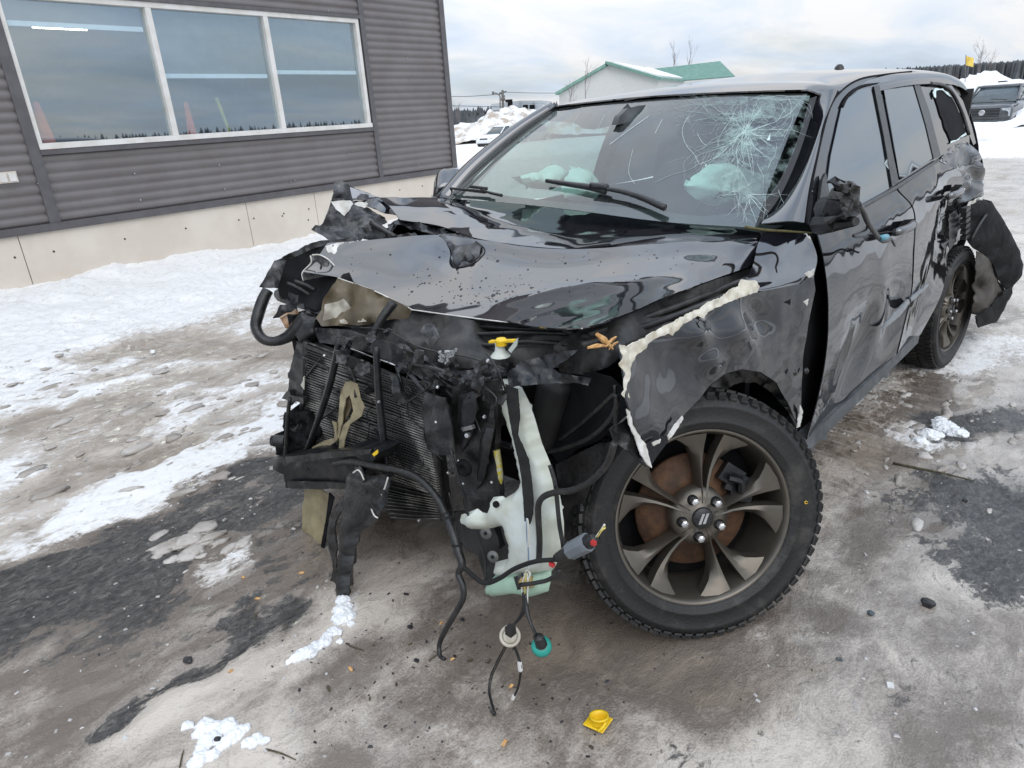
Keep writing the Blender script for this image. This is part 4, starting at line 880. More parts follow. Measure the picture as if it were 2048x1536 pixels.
# doors
fd = patch('door', [[(1634, 462, .865), (1690, 437, .865), (1740, 409, .862), (1793, 380, .855)], [(1648, 520, .905), (1705, 492, .905), (1765, 458, .90), (1827, 425, .893)],
      [(1657, 600, .94), (1712, 572, .94), (1768, 545, .937), (1826, 515, .93)], [(1655, 690, .958), (1710, 655, .935), (1764, 623, .925), (1822, 590, .945)], [(1640, 785, .96), (1695, 738, .925), (1750, 695, .93), (1806, 655, .95)], [(1613, 880, .952), (1670, 827, .945), (1727, 774, .943), (1789, 722, .945)]],
      K['paint_side'], suv, nu=60, nv=60, cr=.0022, cs=3, seed=3, dents=[(.42, .70, .16, .18, -.022), (.64, .60, .08, .22, .012), (.28, .84, .2, .14, -.007), (.85, .75, .12, .2, -.014)])
rd = patch('door', [[(1796, 378, .854), (1820, 362, .85), (1848, 343, .845), (1879, 323, .836)], [(1829, 424, .89), (1855, 403, .885), (1885, 380, .876), (1925, 352, .862)],
      [(1828, 512, .93), (1852, 492, .92), (1880, 462, .90), (1918, 428, .868)], [(1824, 588, .945), (1846, 565, .93), (1868, 540, .915), (1897, 512, .89)], [(1809, 652, .95), (1830, 628, .93), (1852, 606, .925), (1884, 585, .925)], [(1792, 720, .945), (1808, 703, .94), (1824, 686, .935), (1842, 668, .93)]],
      K['paint_side'], suv, nu=44, nv=56, cr=.0018, cs=3, seed=8, dents=[(.80, .36, .16, .2, -.022), (.5, .66, .16, .25, -.010)])
K['moulding'] = mat('brushed_door_moulding', (.23, .25, .27), .35, .5, col2=(.34, .37, .39), ns=20)
def dpt(u, v, y): return P(u, v, y)
sheet('door_moulding', [(1764, 658), (1787, 628), (1818, 598), (1820, 606), (1800, 632), (1772, 655)], K['moulding'], fd, 'y', .955, sp=6, th=.008)
sheet('door_moulding', [(1821, 596), (1859, 566), (1856, 573), (1823, 604)], K['moulding'], rd, 'y', .952, sp=6, th=.008)
def handle(par, u0, v0, u1, v1, y):
    a, b_ = P(u0, v0, y+.045), P(u1, v1, y+.045); d = (b_-a)
    h = MB().tube([P(u0, v0, y-.005), a+d*.08, (a+b_)/2+np.array([0, .012, 0]), b_-d*.08, P(u1, v1, y-.005)], [.012, .017, .018, .017, .012], 10, 24).build('handle', K['paint'], par, True); h.scale = (1, 1, 1)
    s = sheet('handle_recess', [(u0+2, v0-4), ((u0+u1)/2, (v0+v1)/2-17), (u1-1, v1-9), (u1-2, v1+1), ((u0+u1)/2, (v0+v1)/2+2)], K['matte'], par, 'y', y+.004, sp=5, th=.004)
handle(fd, 1790, 466, 1829, 447, .917); handle(rd, 1896, 394, 1926, 378, .883)
# crushed quarter panel
sheet('quarter_panel', [(1880, 322, .836), (1893, 300, .80), (1905, 290, .79), (1936, 282, .80), (1948, 290, .84), (1960, 312, .87), (1968, 338, .90), (1968, 390, .91), (1962, 399, .91), (1944, 407, .90), (1932, 430, .87), (1924, 452, .85), (1922, 478, .86), (1905, 500, .86), (1912, 440, .84), (1924, 385, .85), (1924, 350, .855)], K['paint_side'], suv, 'y', sp=6, cr=.014, cs=6, ridge=.010, seed=4)
sheet('torn_edge', [(1944, 409, .915), (1964, 398, .92), (1966, 392, .92), (1952, 398, .92), (1934, 412, .905), (1926, 436, .88), (1922, 446, .87), (1928, 448, .87)], K['primer'], suv, 'y', sp=5, jag=1.2, cr=.012, cs=20)
sheet('torn_edge', [(1920, 426, .89), (1926, 432, .89), (1930, 445, .88), (1925, 455, .88), (1918, 442, .88)], K['crack'], suv, 'y', sp=4, jag=1)
for pts, s_ in (([(1882, 490), (1896, 478), (1903, 462), (1900, 482), (1888, 500)], 5), ([(1898, 430), (1912, 420), (1922, 440), (1916, 470), (1902, 500), (1896, 470)], 6)):
    sheet('bent_metal', pts, K['scuffed'], suv, 'y', .89, sp=5, cr=.012, cs=12, seed=s_, jag=1)
# hanging wheel-arch liner
fl = sheet('arch_liner', [(1964, 397, .92), (1984, 402, .95), (1990, 414, .96), (2018, 460, 1.02), (2036, 494, 1.07), (2045, 530, 1.10), (2041, 556, 1.11), (2028, 569, 1.10), (2012, 580, 1.08), (1998, 562, 1.05), (1986, 528, 1.02), (1955, 502, .97), (1945, 496, .95), (1931, 470, .92), (1930, 442, .90), (1938, 413, .91)], K['liner'], suv, 'y', sp=8, cr=.006, cs=4, th=.006, puff=.05, pr=50)
sheet('liner_underside', [(1953, 502, .965), (1986, 528, 1.01), (1998, 562, 1.04), (2013, 581, 1.07), (2008, 592, 1.07), (1998, 603, 1.06), (1984, 614, 1.05), (1960, 632, 1.03), (1946, 628, 1.0), (1950, 570, .98)], mat('brown_lit_liner', (.06, .054, .049), .8, col2=(.10, .09, .08), ns=9, spec=.2), suv, 'y', sp=8, cr=.02, cs=7, th=.005)  # brownish light on the inner side is put into this colour
sheet('liner_lip', [(2012, 580, 1.09), (2028, 569, 1.105), (2024, 585, 1.10), (2013, 610, 1.09), (1992, 645, 1.07), (1958, 655, 1.05), (1952, 632, 1.04), (1984, 614, 1.06), (1992, 600, 1.07)], K['liner'], suv, 'y', sp=7, cr=.012, cs=9, th=.008, jag=1)
tube('liner_rib', [P(1942, 480, .95), P(1958, 450, .965), P(1974, 425, .965), P(1980, 412, .955)], .008, K['plastic_dirty'], suv, 6)
for i in range(6):
    v = 418+i*11; MB().box(P(1931-i*.2, v, .925), (.10, .03, .022)).build('liner_tab', K['plastic_dirty'], suv)
# rocker
o = sheet('rocker_sill', [(1610, 881, .95), (1700, 797, .95), (1790, 712, .945), (1830, 672, .94), (1839, 672, .94), (1836, 686, .945), (1800, 722, .955), (1710, 812, .965), (1626, 894, .965), (1614, 899, .965)], mat('grey_sill_plastic', (.05, .055, .06), .5, col2=(.10, .105, .11), ns=12), suv, 'y', sp=9, th=.05)

# hood: rear half, then the bulged front half
hrz = [(760, 396, -.86), (850, 396, -.80), (930, 399, -.66), (1040, 404, -.42), (1150, 415, -.12), (1300, 434, .22), (1420, 450, .50), (1520, 465, .70)]
crease = [(800, 440, -.60), (880, 452, -.42), (950, 476, -.15), (1040, 491, .06), (1130, 497, .22), (1240, 491, .40), (1400, 484, .61), (1514, 476, .72)]
mid1 = [(778, 412, -.74), (862, 418, -.62), (945, 425, -.44), (1040, 436, -.20), (1140, 452, .06), (1265, 462, .33), (1408, 469, .57), (1518, 471, .715)]
h1 = patch('hood', [hrz, mid1, crease], K['paint'], suv, nu=64, nv=26, cr=.0035, cs=3.2, seed=2, dents=[(.62, .45, .16, .3, -.012), (.82, .6, .09, .3, .010), (.2, .5, .1, .4, .012)])
f0 = [(655, 486, -.66), (770, 478, -.46), (880, 470, -.28), (962, 480, -.10), (1060, 494, .10), (1160, 498, .28), (1300, 488, .50), (1513, 477, .722)]
f1 = [(640, 508, -.66), (750, 505, -.45), (860, 510, -.26), (958, 520, -.07), (1060, 530, .14), (1180, 535, .36), (1320, 518, .58), (1515, 490, .745)]
f2 = [(625, 530, -.65), (735, 538, -.43), (850, 560, -.19), (945, 575, .02), (1050, 585, .24), (1180, 590, .50), (1330, 560, .69), (1512, 508, .758)]
f3 = [(606, 543, -.64), (690, 558, -.47), (770, 592, -.26), (852, 623, .0), (1000, 642, .34), (1165, 656, .755), (1335, 592, .775), (1507, 530, .772)]
h2_ = patch('hood', [f0, f1, f2, f3], K['paint'], suv, nu=90, nv=44, cr=.004, cs=2.6, seed=6, dents=[(.36, .30, .055, .22, -.020), (.42, .55, .12, .2, .016), (.60, .35, .10, .16, -.012), (.72, .75, .12, .15, .010), (.22, .35, .07, .3, .008)])
hood = join([h1, h2_]); m_ = hood.modifiers['solid'] if 'solid' in hood.modifiers else None
# the buckled reflective dent and its dark torn pocket
def onobj(o):
    Xs = np.array([v.co for v in o.data.vertices]); a, b = proj_all(Xs); uv = np.stack([a, b], -1); dep = (Xs-CAM)@fw
    def f(u, v, off=.003):
        d = ((uv-np.array([u, v]))**2).sum(1); i = np.argsort(d)[:6]; w = 1/(d[i]+4.); return P(u, v, (dep[i]*w).sum()/w.sum()-off, 'd')
    return f
onhood = onobj(hood)
def hoodsheet(name, pts, m, sp=6, off=.004, **k):
    """a piece lying on the hood; each point may be lifted towards the viewer"""
    q = [(u, v, float((onhood(u, v, off+(r_[0] if r_ else 0))-CAM)@fw)) for u, v, *r_ in pts]
    return sheet(name, q, m, hood, 'd', sp=sp, **k)
hoodsheet('fold', [(876, 468, .002), (910, 467, .006), (938, 474, .008), (962, 492, .006), (958, 512, .002), (938, 528, 0), (914, 534, 0), (912, 515, .0), (900, 490, .002)], K['scuffed_grey'], th=.002)
tube('fold_edge', [onhood(914, 535, .004), onhood(940, 529, .005), onhood(960, 512, .007), onhood(964, 494, .010), onhood(940, 474, .012)], .0025, K['scuffed'], hood, 5)
# water drops on the paint
rnd = random.Random(4); mb = MB()
for i in range(330):
    u, v = (rnd.gauss(960, 90), rnd.gauss(590, 28)) if i < 220 else (rnd.uniform(700, 1450), rnd.uniform(490, 620))
    if not inside(np.array([u]), np.array([v]), [(680, 500), (960, 490), (1500, 490), (1490, 520), (1160, 640), (860, 610), (700, 545)])[0]: continue
    p = onhood(u, v, .0005); r_ = abs(rnd.gauss(0, .0022))+.0012; mb.lathe([(.0001, .35*r_), (.7*r_, .25*r_), (r_, -.1*r_)], p, (.3, .15, 1), 7)
o = mb.build('water_drop', mat('dirty_water_drop', (.01, .01, .012), .15, amt=.2, spec=.6), hood, True); o['kind'] = 'stuff'
# loose folded flap on the passenger side
sheet('hood_flap', [(705, 400, -.90), (760, 393, -.87), (850, 394, -.80), (900, 400, -.70), (931, 430, -.56), (933, 447, -.50), (905, 463, -.46), (866, 455, -.54), (800, 432, -.70), (770, 427, -.78), (738, 412, -.85)], K['paint'], suv, 'y', sp=9, cr=.012, cs=6, seed=11)
sheet('fender_corner', [(669, 361, -.90), (680, 359, -.89), (700, 372, -.88), (762, 394, -.86), (735, 402, -.86), (705, 400, -.87), (662, 401, -.89)], K['scuffed_grey'], suv, 'y', sp=7, cr=.02, cs=12, seed=12, jag=.8)
sheet('fender_scrap', [(700, 374, -.875), (757, 394, -.86), (705, 397, -.865), (702, 386, -.87)], mat('bare_silver_paint', (.42, .43, .46), .35, col2=(.55, .56, .6), ns=8), suv, 'y', sp=6, th=.002)
sheet('crushed_fender', [(662, 401, -.88), (700, 400, -.86), (738, 408, -.83), (773, 427, -.78), (776, 440, -.74), (738, 456, -.76), (720, 482, -.74), (690, 486, -.76), (655, 484, -.80), (640, 474, -.82), (622, 463, -.84), (630, 454, -.84), (648, 438, -.86)], K['scuffed_grey'], suv, 'y', sp=6, cr=.02, cs=8, ridge=.028, seed=13, jag=1, smooth=False)
sheet('bare_patch', [(663, 402, -.84), (700, 401, -.82), (706, 408, -.81), (697, 422, -.81), (688, 432, -.81), (672, 418, -.825)], K['primer'], suv, 'y', sp=6, cr=.012, cs=14, seed=3, jag=1)
sheet('bare_patch', [(708, 408, -.80), (718, 403, -.80), (737, 407, -.79), (730, 416, -.78), (716, 412, -.79)], K['primer'], suv, 'y', sp=6, seed=4, jag=1)
sheet('bent_bracket', [(775, 447, -.62), (800, 434, -.62), (866, 455, -.50), (905, 464, -.42), (930, 452, -.42), (900, 474, -.34), (870, 470, -.36), (795, 448, -.58), (780, 468, -.58)], K['scuffed'], suv, 'y', sp=7, cr=.015, cs=14, seed=5)
sheet('bent_bracket', [(716, 456, -.70), (752, 446, -.66), (795, 470, -.56), (830, 466, -.50), (842, 476, -.44), (735, 482, -.60), (720, 478, -.66)], K['plastic'], suv, 'y', sp=7, cr=.02, cs=14, seed=6)
tube('loose_strut', [P(742, 446, -.66), P(790, 474, -.5)], .010, K['plastic'], suv)
tube('loose_hose', [P(787, 448, -.6), P(780, 462, -.57), P(768, 474, -.55)], .004, K['plastic'], suv)
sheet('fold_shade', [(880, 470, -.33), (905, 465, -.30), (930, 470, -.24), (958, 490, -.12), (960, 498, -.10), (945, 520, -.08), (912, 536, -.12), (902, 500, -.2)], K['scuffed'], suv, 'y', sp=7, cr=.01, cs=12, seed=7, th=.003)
# torn band and cavity at the passenger corner
sheet('torn_panel', [(519, 574, -.90), (549, 521, -.88), (573, 520, -.84), (570, 530, -.84), (559, 577, -.86)], K['scuffed_grey'], suv, 'y', sp=6, cr=.015, cs=12, seed=14, jag=.7)
sheet('torn_panel', [(550, 521, -.88), (600, 496, -.84), (645, 480, -.78), (712, 475, -.68), (714, 482, -.66), (660, 486, -.72), (622, 504, -.78), (592, 519, -.82), (573, 525, -.84)], K['plastic_dirty'], suv, 'y', sp=6, cr=.02, cs=12, seed=15)
sheet('cavity_shade', [(572, 522, -.80), (620, 500, -.76), (657, 488, -.72), (690, 520, -.58), (705, 562, -.42), (765, 596, -.26), (745, 640, -.28), (640, 625, -.55), (560, 592, -.78), (556, 576, -.80)], K['matte'], suv, 'y', sp=12, th=.004)  # black sheet stands in for the shade inside the torn corner
sheet('torn_flap', [(621, 511, -.68), (638, 510, -.64), (656, 520, -.60), (672, 535, -.56), (670, 546, -.54), (608, 562, -.64), (606, 545, -.66), (622, 527, -.66)], K['paint_under'], suv, 'y', sp=6, cr=.02, cs=12, seed=16, jag=.8)
for pts in ([(607, 562), (605, 545), (622, 526), (621, 511)], [(624, 510), (640, 510), (658, 520), (671, 534)]): tube('bare_edge', [P(a, b_, -.655+.0014*(a-607)) for a, b_ in pts], .003, K['primer'], suv, 5)
sheet('bare_patch', [(650, 492, -.66), (664, 488, -.64), (690, 484, -.60), (712, 483, -.56), (700, 490, -.57), (678, 493, -.61), (672, 506, -.60), (680, 516, -.57), (668, 521, -.59), (658, 508, -.63)], K['primer'], suv, 'y', sp=5, seed=9, jag=1)
sheet('hood_underside', [(676, 555, -.42), (749, 581, -.24), (820, 616, -.06), (825, 620, -.05), (817, 636, -.06), (765, 643, -.14), (734, 649, -.22), (688, 653, -.32), (640, 651, -.40), (628, 634, -.44), (648, 602, -.44)], K['bronze'], suv, 'y', sp=9, cr=.02, cs=7, seed=17)
sheet('bare_patch', [(646, 641, -.41), (651, 609, -.41), (672, 604, -.36), (688, 598, -.32), (700, 612, -.30), (732, 643, -.21), (690, 648, -.31)], mat('dusty_primer', (.30, .27, .22), .7, col2=(.46, .43, .37), ns=20), suv, 'y', sp=7, cr=.01, cs=12, seed=18)
sheet('hood_lip', [(556, 578, -.82), (600, 590, -.72), (640, 602, -.60), (650, 606, -.56), (640, 630, -.54), (610, 622, -.64), (560, 604, -.80), (548, 590, -.84)], K['plastic'], suv, 'y', sp=8, cr=.02, cs=10, seed=19)
for a in ([(575, 566), (598, 576), (620, 590)], [(590, 562), (612, 570), (630, 580)]): tube('lip_rib', [P(u, v, -.78+.0022*(u-560)) for u, v in a], .007, K['plastic_dirty'], suv, 6)
sheet('lamp_housing', [(547, 637, -.78), (562, 609, -.77), (590, 609, -.72), (596, 620, -.71), (566, 634, -.76)], K['scuffed'], suv, 'y', sp=6, th=.01, cr=.01, cs=14)
sheet('rusty_plate', [(562, 636, -.755), (594, 618, -.70), (602, 634, -.69), (574, 657, -.73)], mat('rusty_beige_plate', (.34, .20, .11), .7, col2=(.55, .48, .40), ns=24), suv, 'y', sp=6, th=.01, cr=.01, cs=14)
tube('hanging_seal', [P(a, b_, c) for a, b_, c in ((536, 580, -.84), (526, 600, -.84), (516, 630, -.83), (512, 655, -.82), (525, 677, -.79), (548, 683, -.75), (575, 674, -.70), (600, 652, -.64), (618, 634, -.60))], [.022, .024, .024, .022, .021, .020, .024, .034, .036], K['plastic'], suv, 8)
sheet('torn_boot', [(586, 664, -.66), (612, 626, -.60), (646, 634, -.54), (640, 668, -.55), (618, 688, -.60), (600, 684, -.63)], K['plastic'], suv, 'y', sp=7, th=.01, puff=.03, pr=18)
tube('bonnet_stay', [P(632, 656, -.5), P(640, 680, -.5), P(645, 686, -.49), P(668, 680, -.45)], .005, K['steel'], suv, 6)
# edges of bare metal along the hood lip
tube('hood_edge', [P(a, b_, c, 'y') for a, b_, c in ((676, 556, -.42), (749, 582, -.24), (820, 617, -.05), (835, 621, 0), (1000, 643, .34), (1165, 657, .755))], .0022, K['primer'], suv, 5)

# ------------------------------------------------------------------ driver's side front fender, torn open
patch('upper_fender', [[(1524, 466, .735), (1562, 459, .775), (1600, 462, .82), (1619, 470, .85)], [(1514, 494, .765), (1556, 492, .81), (1602, 494, .85), (1632, 503, .88)], [(1506, 530, .805), (1550, 532, .85), (1600, 528, .88), (1634, 522, .895)], [(1488, 566, .865), (1530, 578, .895), (1580, 570, .912), (1628, 548, .92)], [(1490, 582, .87), (1530, 590, .895), (1580, 584, .912), (1626, 566, .92)]], K['paint'], suv, nu=30, nv=30, cr=.002, cs=4, seed=31)
fe = sheet('front_fender', [(1240, 692, .93), (1290, 672, .93), (1340, 650, .92), (1400, 618, .90), (1450, 596, .895), (1512, 586, .89), (1560, 576, .905), (1602, 568, .925), (1626, 545, .93), (1630, 580, .945), (1616, 645, .955), (1606, 720, .96), (1602, 790, .96), (1602, 838, .955), (1596, 856, .955), (1580, 815, .95), (1552, 766, .945), (1520, 744, .94), (1482, 738, .94), (1448, 748, .945), (1420, 770, .955), (1396, 802, .965), (1366, 834, .975), (1345, 868, .99), (1322, 905, 1.005), (1303, 934, 1.01), (1288, 895, .995), (1266, 850, .98), (1252, 800, .96), (1246, 745, .945)], K['paint_fender'], suv, 'y', sp=7, cr=.005, cs=4.5, seed=33, fit=2, th=.004,
           dents=[(1388, 672, 26, .024), (1470, 665, 42, .034), (1420, 722, 24, .020), (1330, 740, 55, -.012), (1515, 640, 34, -.022), (1425, 640, 24, -.012), (1300, 850, 34, .010)])
K['inner'] = mat('dirty_inner_metal', (.012, .012, .013), .6, col2=(.05, .048, .045), ns=14, bump=.2)
# torn strip of bare metal and foam along the tear
ts = sheet('torn_strip', [(1512, 574, .90), (1500, 563, .89), (1480, 560, .88), (1476, 570, .88), (1452, 582, .885), (1440, 594, .89), (1410, 606, .895), (1398, 618, .90), (1370, 628, .905), (1345, 642, .915), (1320, 655, .925), (1298, 668, .935), (1270, 684, .94), (1252, 694, .94), (1236, 690, .94), (1240, 712, .945), (1236, 728, .945), (1246, 745, .95), (1243, 780, .955), (1240, 788, .955), (1252, 800, .96), (1256, 795, .96), (1250, 775, .955), (1256, 745, .95), (1268, 715, .945), (1290, 693, .94), (1312, 676, .935), (1330, 668, .93), (1342, 672, .925), (1352, 655, .92), (1380, 640, .912), (1396, 632, .91), (1405, 638, .91), (1418, 622, .905), (1450, 606, .90), (1490, 592, .90), (1512, 584, .90)], K['cream'], suv, 'y', sp=4, jag=1.1, cr=.010, cs=16, seed=34, th=.002)
for v_ in ts.data.vertices: v_.co += Vector((.012, .012, .006))
sheet('bare_edge', [(1254, 818, .985), (1262, 824, .985), (1266, 846, .99), (1272, 858, .995), (1284, 880, 1.0), (1292, 888, 1.005), (1300, 920, 1.01), (1304, 936, 1.015), (1296, 930, 1.015), (1284, 912, 1.01), (1270, 872, 1.0), (1258, 846, .99)], K['primer'], fe, 'y', sp=4, jag=.8, th=.003)
sheet('bare_edge', [(1336, 872, 1.002), (1350, 850, .995), (1365, 832, .988), (1367, 838, .988), (1352, 862, .995), (1338, 880, 1.002)], K['primer'], fe, 'y', sp=4, jag=.8, th=.003)
sheet('bare_edge', [(1305, 886, 1.008), (1322, 878, 1.006), (1320, 886, 1.008), (1308, 892, 1.01)], K['primer'], fe, 'y', sp=4, jag=.6, th=.003)
sheet('bare_edge', [(1601, 810, .97), (1606, 822, .97), (1601, 852, .965), (1594, 856, .965), (1597, 835, .965)], K['primer'], fe, 'y', sp=4, jag=.8, th=.003)
sheet('bare_edge', [(1608, 604, .962), (1618, 598, .962), (1614, 612, .962)], K['primer'], fe, 'y', sp=3, jag=.6, th=.003)
sheet('bare_edge', [(1610, 548, .935), (1630, 537, .935), (1628, 549, .94), (1618, 556, .94)], K['primer'], fe, 'y', sp=4, jag=.8, th=.003)
sheet('torn_tip', [(1221, 858, .95), (1240, 846, .955), (1256, 834, .96), (1274, 880, .98), (1302, 936, 1.0), (1294, 934, 1.0), (1260, 906, .98), (1230, 885, .955)], K['plastic'], suv, 'y', sp=6, th=.006, cr=.008, cs=12)
for q in ((1590, 745), (1613, 742)): MB().lathe([(.0001, .006), (.008, .004), (.012, 0)], P(q[0], q[1], .967), (.3, 1, .3), 8).build('clip', K['steel'], fe, True)
# black gap between fender and door, inner panels
sheet('door_gap', [(1600, 560, .86), (1632, 470, .83), (1646, 520, .86), (1660, 600, .89), (1662, 700, .90), (1650, 790, .90), (1618, 892, .90), (1596, 870, .89), (1598, 760, .89)], K['matte'], suv, 'y', sp=14, th=.004)
sheet('inner_fender', [(1160, 660, .70), (1330, 596, .72), (1506, 534, .75), (1520, 590, .80), (1440, 620, .80), (1350, 660, .82), (1250, 705, .84), (1215, 735, .80), (1170, 750, .72), (1120, 745, .60), (1110, 690, .62)], K['inner'], suv, 'y', sp=11, th=.006, cr=.012, cs=6)
for a in ([(1180, 668, .74), (1330, 622, .77), (1500, 556, .80)], [(1165, 690, .74), (1330, 640, .80), (1470, 585, .83)], [(1130, 660, .62), (1180, 672, .72), (1260, 660, .78)]): tube('inner_rail', [P(*q) for q in a], .010, K['inner'], suv, 6)
sheet('wheel_well', [(1240, 700, .50), (1600, 600, .55), (1640, 900, .50), (1560, 1000, .4), (1300, 1000, .3), (1100, 1000, .15), (1050, 800, .10), (1100, 745, .25)], K['matte'], suv, 'y', sp=30, th=.01)
# arch liner lip above the tyre
sheet('arch_lip', [(1420, 772, .93), (1448, 750, .93), (1482, 738, .93), (1520, 744, .93), (1553, 767, .93), (1582, 818, .93), (1596, 858, .93), (1575, 822, .90), (1545, 786, .88), (1515, 768, .87), (1480, 765, .87), (1450, 775, .88)], K['plastic_dirty'], suv, 'y', sp=7, th=.006, cr=.01, cs=10)

# ------------------------------------------------------------------ wheels
R0, RR = .40, .28
wheel = None
def rimpt(r_, a, y): return (-r_*math.sin(a), y, r_*math.cos(a))       # a clockwise from the top seen from outside
b_ = MB().lathe([(.286, .004), (.281, .008), (.274, .002), (.268, -.012), (.262, -.03), (.258, -.09), (.250, -.14), (.252, -.25), (.275, -.262)], (0, 0, 0), (0, 1, 0), 72)
def spoke(mb, c, sgn):
    st = [(.045, .3, 15, -.010), (.075, 2.4, 13, -.014), (.11, 3.4, 10.8, -.026), (.15, 4.2, 11.4, -.032), (.19, 4.8, 14, -.030), (.225, 5.2, 18.5, -.022), (.25, 5.4, 24, -.012), (.268, 5.5, 28, -.006)]
    V = []
    for r_, ai, ao, y in st:
        am = ai+(ao-ai)*.42
        for a, yy_ in ((ai, y-.045), (ai+.5, y-.004), (am, y), (ao-.5, y-.014), (ao, y-.05)): V.append(rimpt(r_, rad(c+sgn*a), yy_))
    n = len(st); F = []
    for i in range(n-1):
        for k in range(4):
            f = (i*5+k, i*5+k+1, (i+1)*5+k+1, (i+1)*5+k); F.append(f[::-1] if sgn > 0 else f)
    mb.add(V, F)
rim = b_.build('wheel', K['wheel'], suv, True)
for k in range(5):
    for s_ in (1, -1):
        m1 = MB(); spoke(m1, 12+72*k, s_); o = m1.build('spoke', K['wheel'], rim, True)
        bv = o.modifiers.new('es', 'EDGE_SPLIT'); bv.split_angle = rad(40)
MB().lathe([(.0001, -.008), (.036, -.008), (.038, -.012), (.060, -.013), (.090, -.022), (.094, -.06)], (0, 0, 0), (0, 1, 0), 40).build('hub', K['wheel'], rim, True)
cap = MB().lathe([(.0001, .002), (.030, .001), (.034, -.004), (.035, -.012)], (0, 0, 0), (0, 1, 0), 32).build('center_cap', K['plastic'], rim, True)
mb = MB()
for d in (-.007, .007):
    V = [(d+sx*.0045-sz*.007, y, sz*.016) for y in (.0025, .0042) for sx, sz in ((-1, -1), (1, -1), (1, 1), (-1, 1))]
    mb.add(V, [(0, 1, 2, 3), (7, 6, 5, 4), (0, 4, 5, 1), (1, 5, 6, 2), (2, 6, 7, 3), (3, 7, 4, 0)])
slash = mb.build('slash_emblem', K['chrome'], rim)
for k in range(5):
    x, _, z = rimpt(.064, rad(12+36+72*k), 0)
    MB().lathe([(.017, -.03), (.017, -.012), (.0001, -.012)], (x, 0, z), (0, 1, 0), 16).build('nut_recess', K['matte'], rim)
    MB().lathe([(.0125, -.02), (.0125, .006), (.0115, .010), (.005, .013), (.0001, .0135)], (x, 0, z), (0, 1, 0), 6).build('lug_nut', K['chrome'], rim)
tp_ = [(.279, -.008), (.284, .008), (.292, .013), (.305, .017), (.309, .0205), (.312, .0175), (.335, .022), (.352, .021), (.356, .023), (.36, .02), (.376, .010), (.386, -.005), (.3905, -.02), (.393, -.06), (.394, -.135), (.393, -.21), (.3905, -.25), (.386, -.268), (.372, -.284), (.34, -.292), (.30, -.285), (.282, -.27), (.281, -.262)]
MB().lathe(tp_, (0, 0, 0), (0, 1, 0), 96).build('tyre', K['rubber'], rim, True)
mb = MB(); nb = 66
for i in range(nb):
    a = 2*math.pi*i/nb
    for j, (y, w_, sk, off) in enumerate(((-.010, .030, .25, 0), (-.055, .036, -.3, .5), (-.100, .036, .3, 0), (-.145, .036, -.3, .5), (-.190, .036, .3, 0), (-.240, .034, -.25, .5))):
        aa = a+off*2*math.pi/nb; c_, s_ = math.cos(aa), math.sin(aa)
        rr_ = .396 if 0 < j < 5 else .391
        R3 = np.stack([np.array([c_, 0, -s_])*math.cos(sk)+np.array([0, 1, 0])*math.sin(sk), -np.array([c_, 0, -s_])*math.sin(sk)+np.array([0, 1, 0])*math.cos(sk), np.array([s_, 0, c_])], 1)
        mb.box((rr_*s_, y, rr_*c_), (.027, w_, .011), R3)
    # shoulder lugs
    c_, s_ = math.cos(a), math.sin(a); R3 = np.stack([np.array([c_, 0, -s_]), np.array([0, .9, 0])+np.array([s_, 0, c_])*-.43, np.array([s_, 0, c_])*.9+np.array([0, .43, 0])], 1)
    mb.box((.383*s_, .003, .383*c_), (.024, .024, .006), R3)
tb = mb.build('tread_block', K['rubber'], rim); tb['kind'] = 'stuff'
MB().lathe([(.003, .0205), (.0045, .0222), (.006, .0205)], rimpt(.33, rad(88), 0), (0, 1, 0), 12).build('yellow_dot', K['yellow'], rim, True)
MB().lathe([(.05, -.09), (.185, -.09), (.185, -.115), (.05, -.115)], (0, 0, 0), (0, 1, 0), 48).lathe([(.0001, -.055), (.075, -.06), (.08, -.09)], (0, 0, 0), (0, 1, 0), 32).build('brake_disc', K['rust'], rim, True)
mb = MB()
for a in (52, 64, 76): mb.box(rimpt(.165, rad(a), -.10), (.06, .075, .075), Matrix.Rotation(rad(a), 3, 'Y'))
mb.tube([rimpt(.15, rad(48), -.05), rimpt(.17, rad(60), -.045), rimpt(.16, rad(72), -.05)], .012, 6); mb.build('brake_caliper', K['steel'], rim)
MB().lathe([(.245, -.16), (.0001, -.16)], (0, 0, 0), (0, 1, 0), 32).build('backing_plate', K['matte'], rim)
# mud caked in the wheel
mud_ = mat('dried_mud', (.16, .14, .12), .9, col2=(.28, .25, .22), ns=40)
rnd = random.Random(5); mb = MB()
def wmat(c, az, camb, s_):
    a = np.array([math.cos(az)*math.cos(camb), math.sin(az)*math.cos(camb), math.sin(camb)])
    x = np.cross(a, [0, 0, 1.]); x /= np.linalg.norm(x); z = np.cross(x, a)
    return Matrix(((x[0]*s_, a[0]*s_, z[0]*s_, c[0]), (x[1]*s_, a[1]*s_, z[1]*s_, c[1]), (x[2]*s_, a[2]*s_, z[2]*s_, c[2]), (0, 0, 0, 1)))
def copy_tree(o, parent):
    c = o.copy(); C.objects.link(c); c.parent = parent
    for ch in o.children: copy_tree(ch, c)
    return c
rim.matrix_local = wmat((.085, .937, .476), rad(52.8), rad(11.9), 1.0)
r2 = copy_tree(rim, suv); r2.matrix_local = wmat((-3.085, .915, .385), rad(86), rad(1.8), .965)
r3 = copy_tree(rim, suv); r3.matrix_local = wmat((-3.085, -.92, .385), rad(270), 0, .965)
r4 = copy_tree(rim, suv); r4.matrix_local = wmat((-.05, -.90, .46), rad(262), 0, .965)

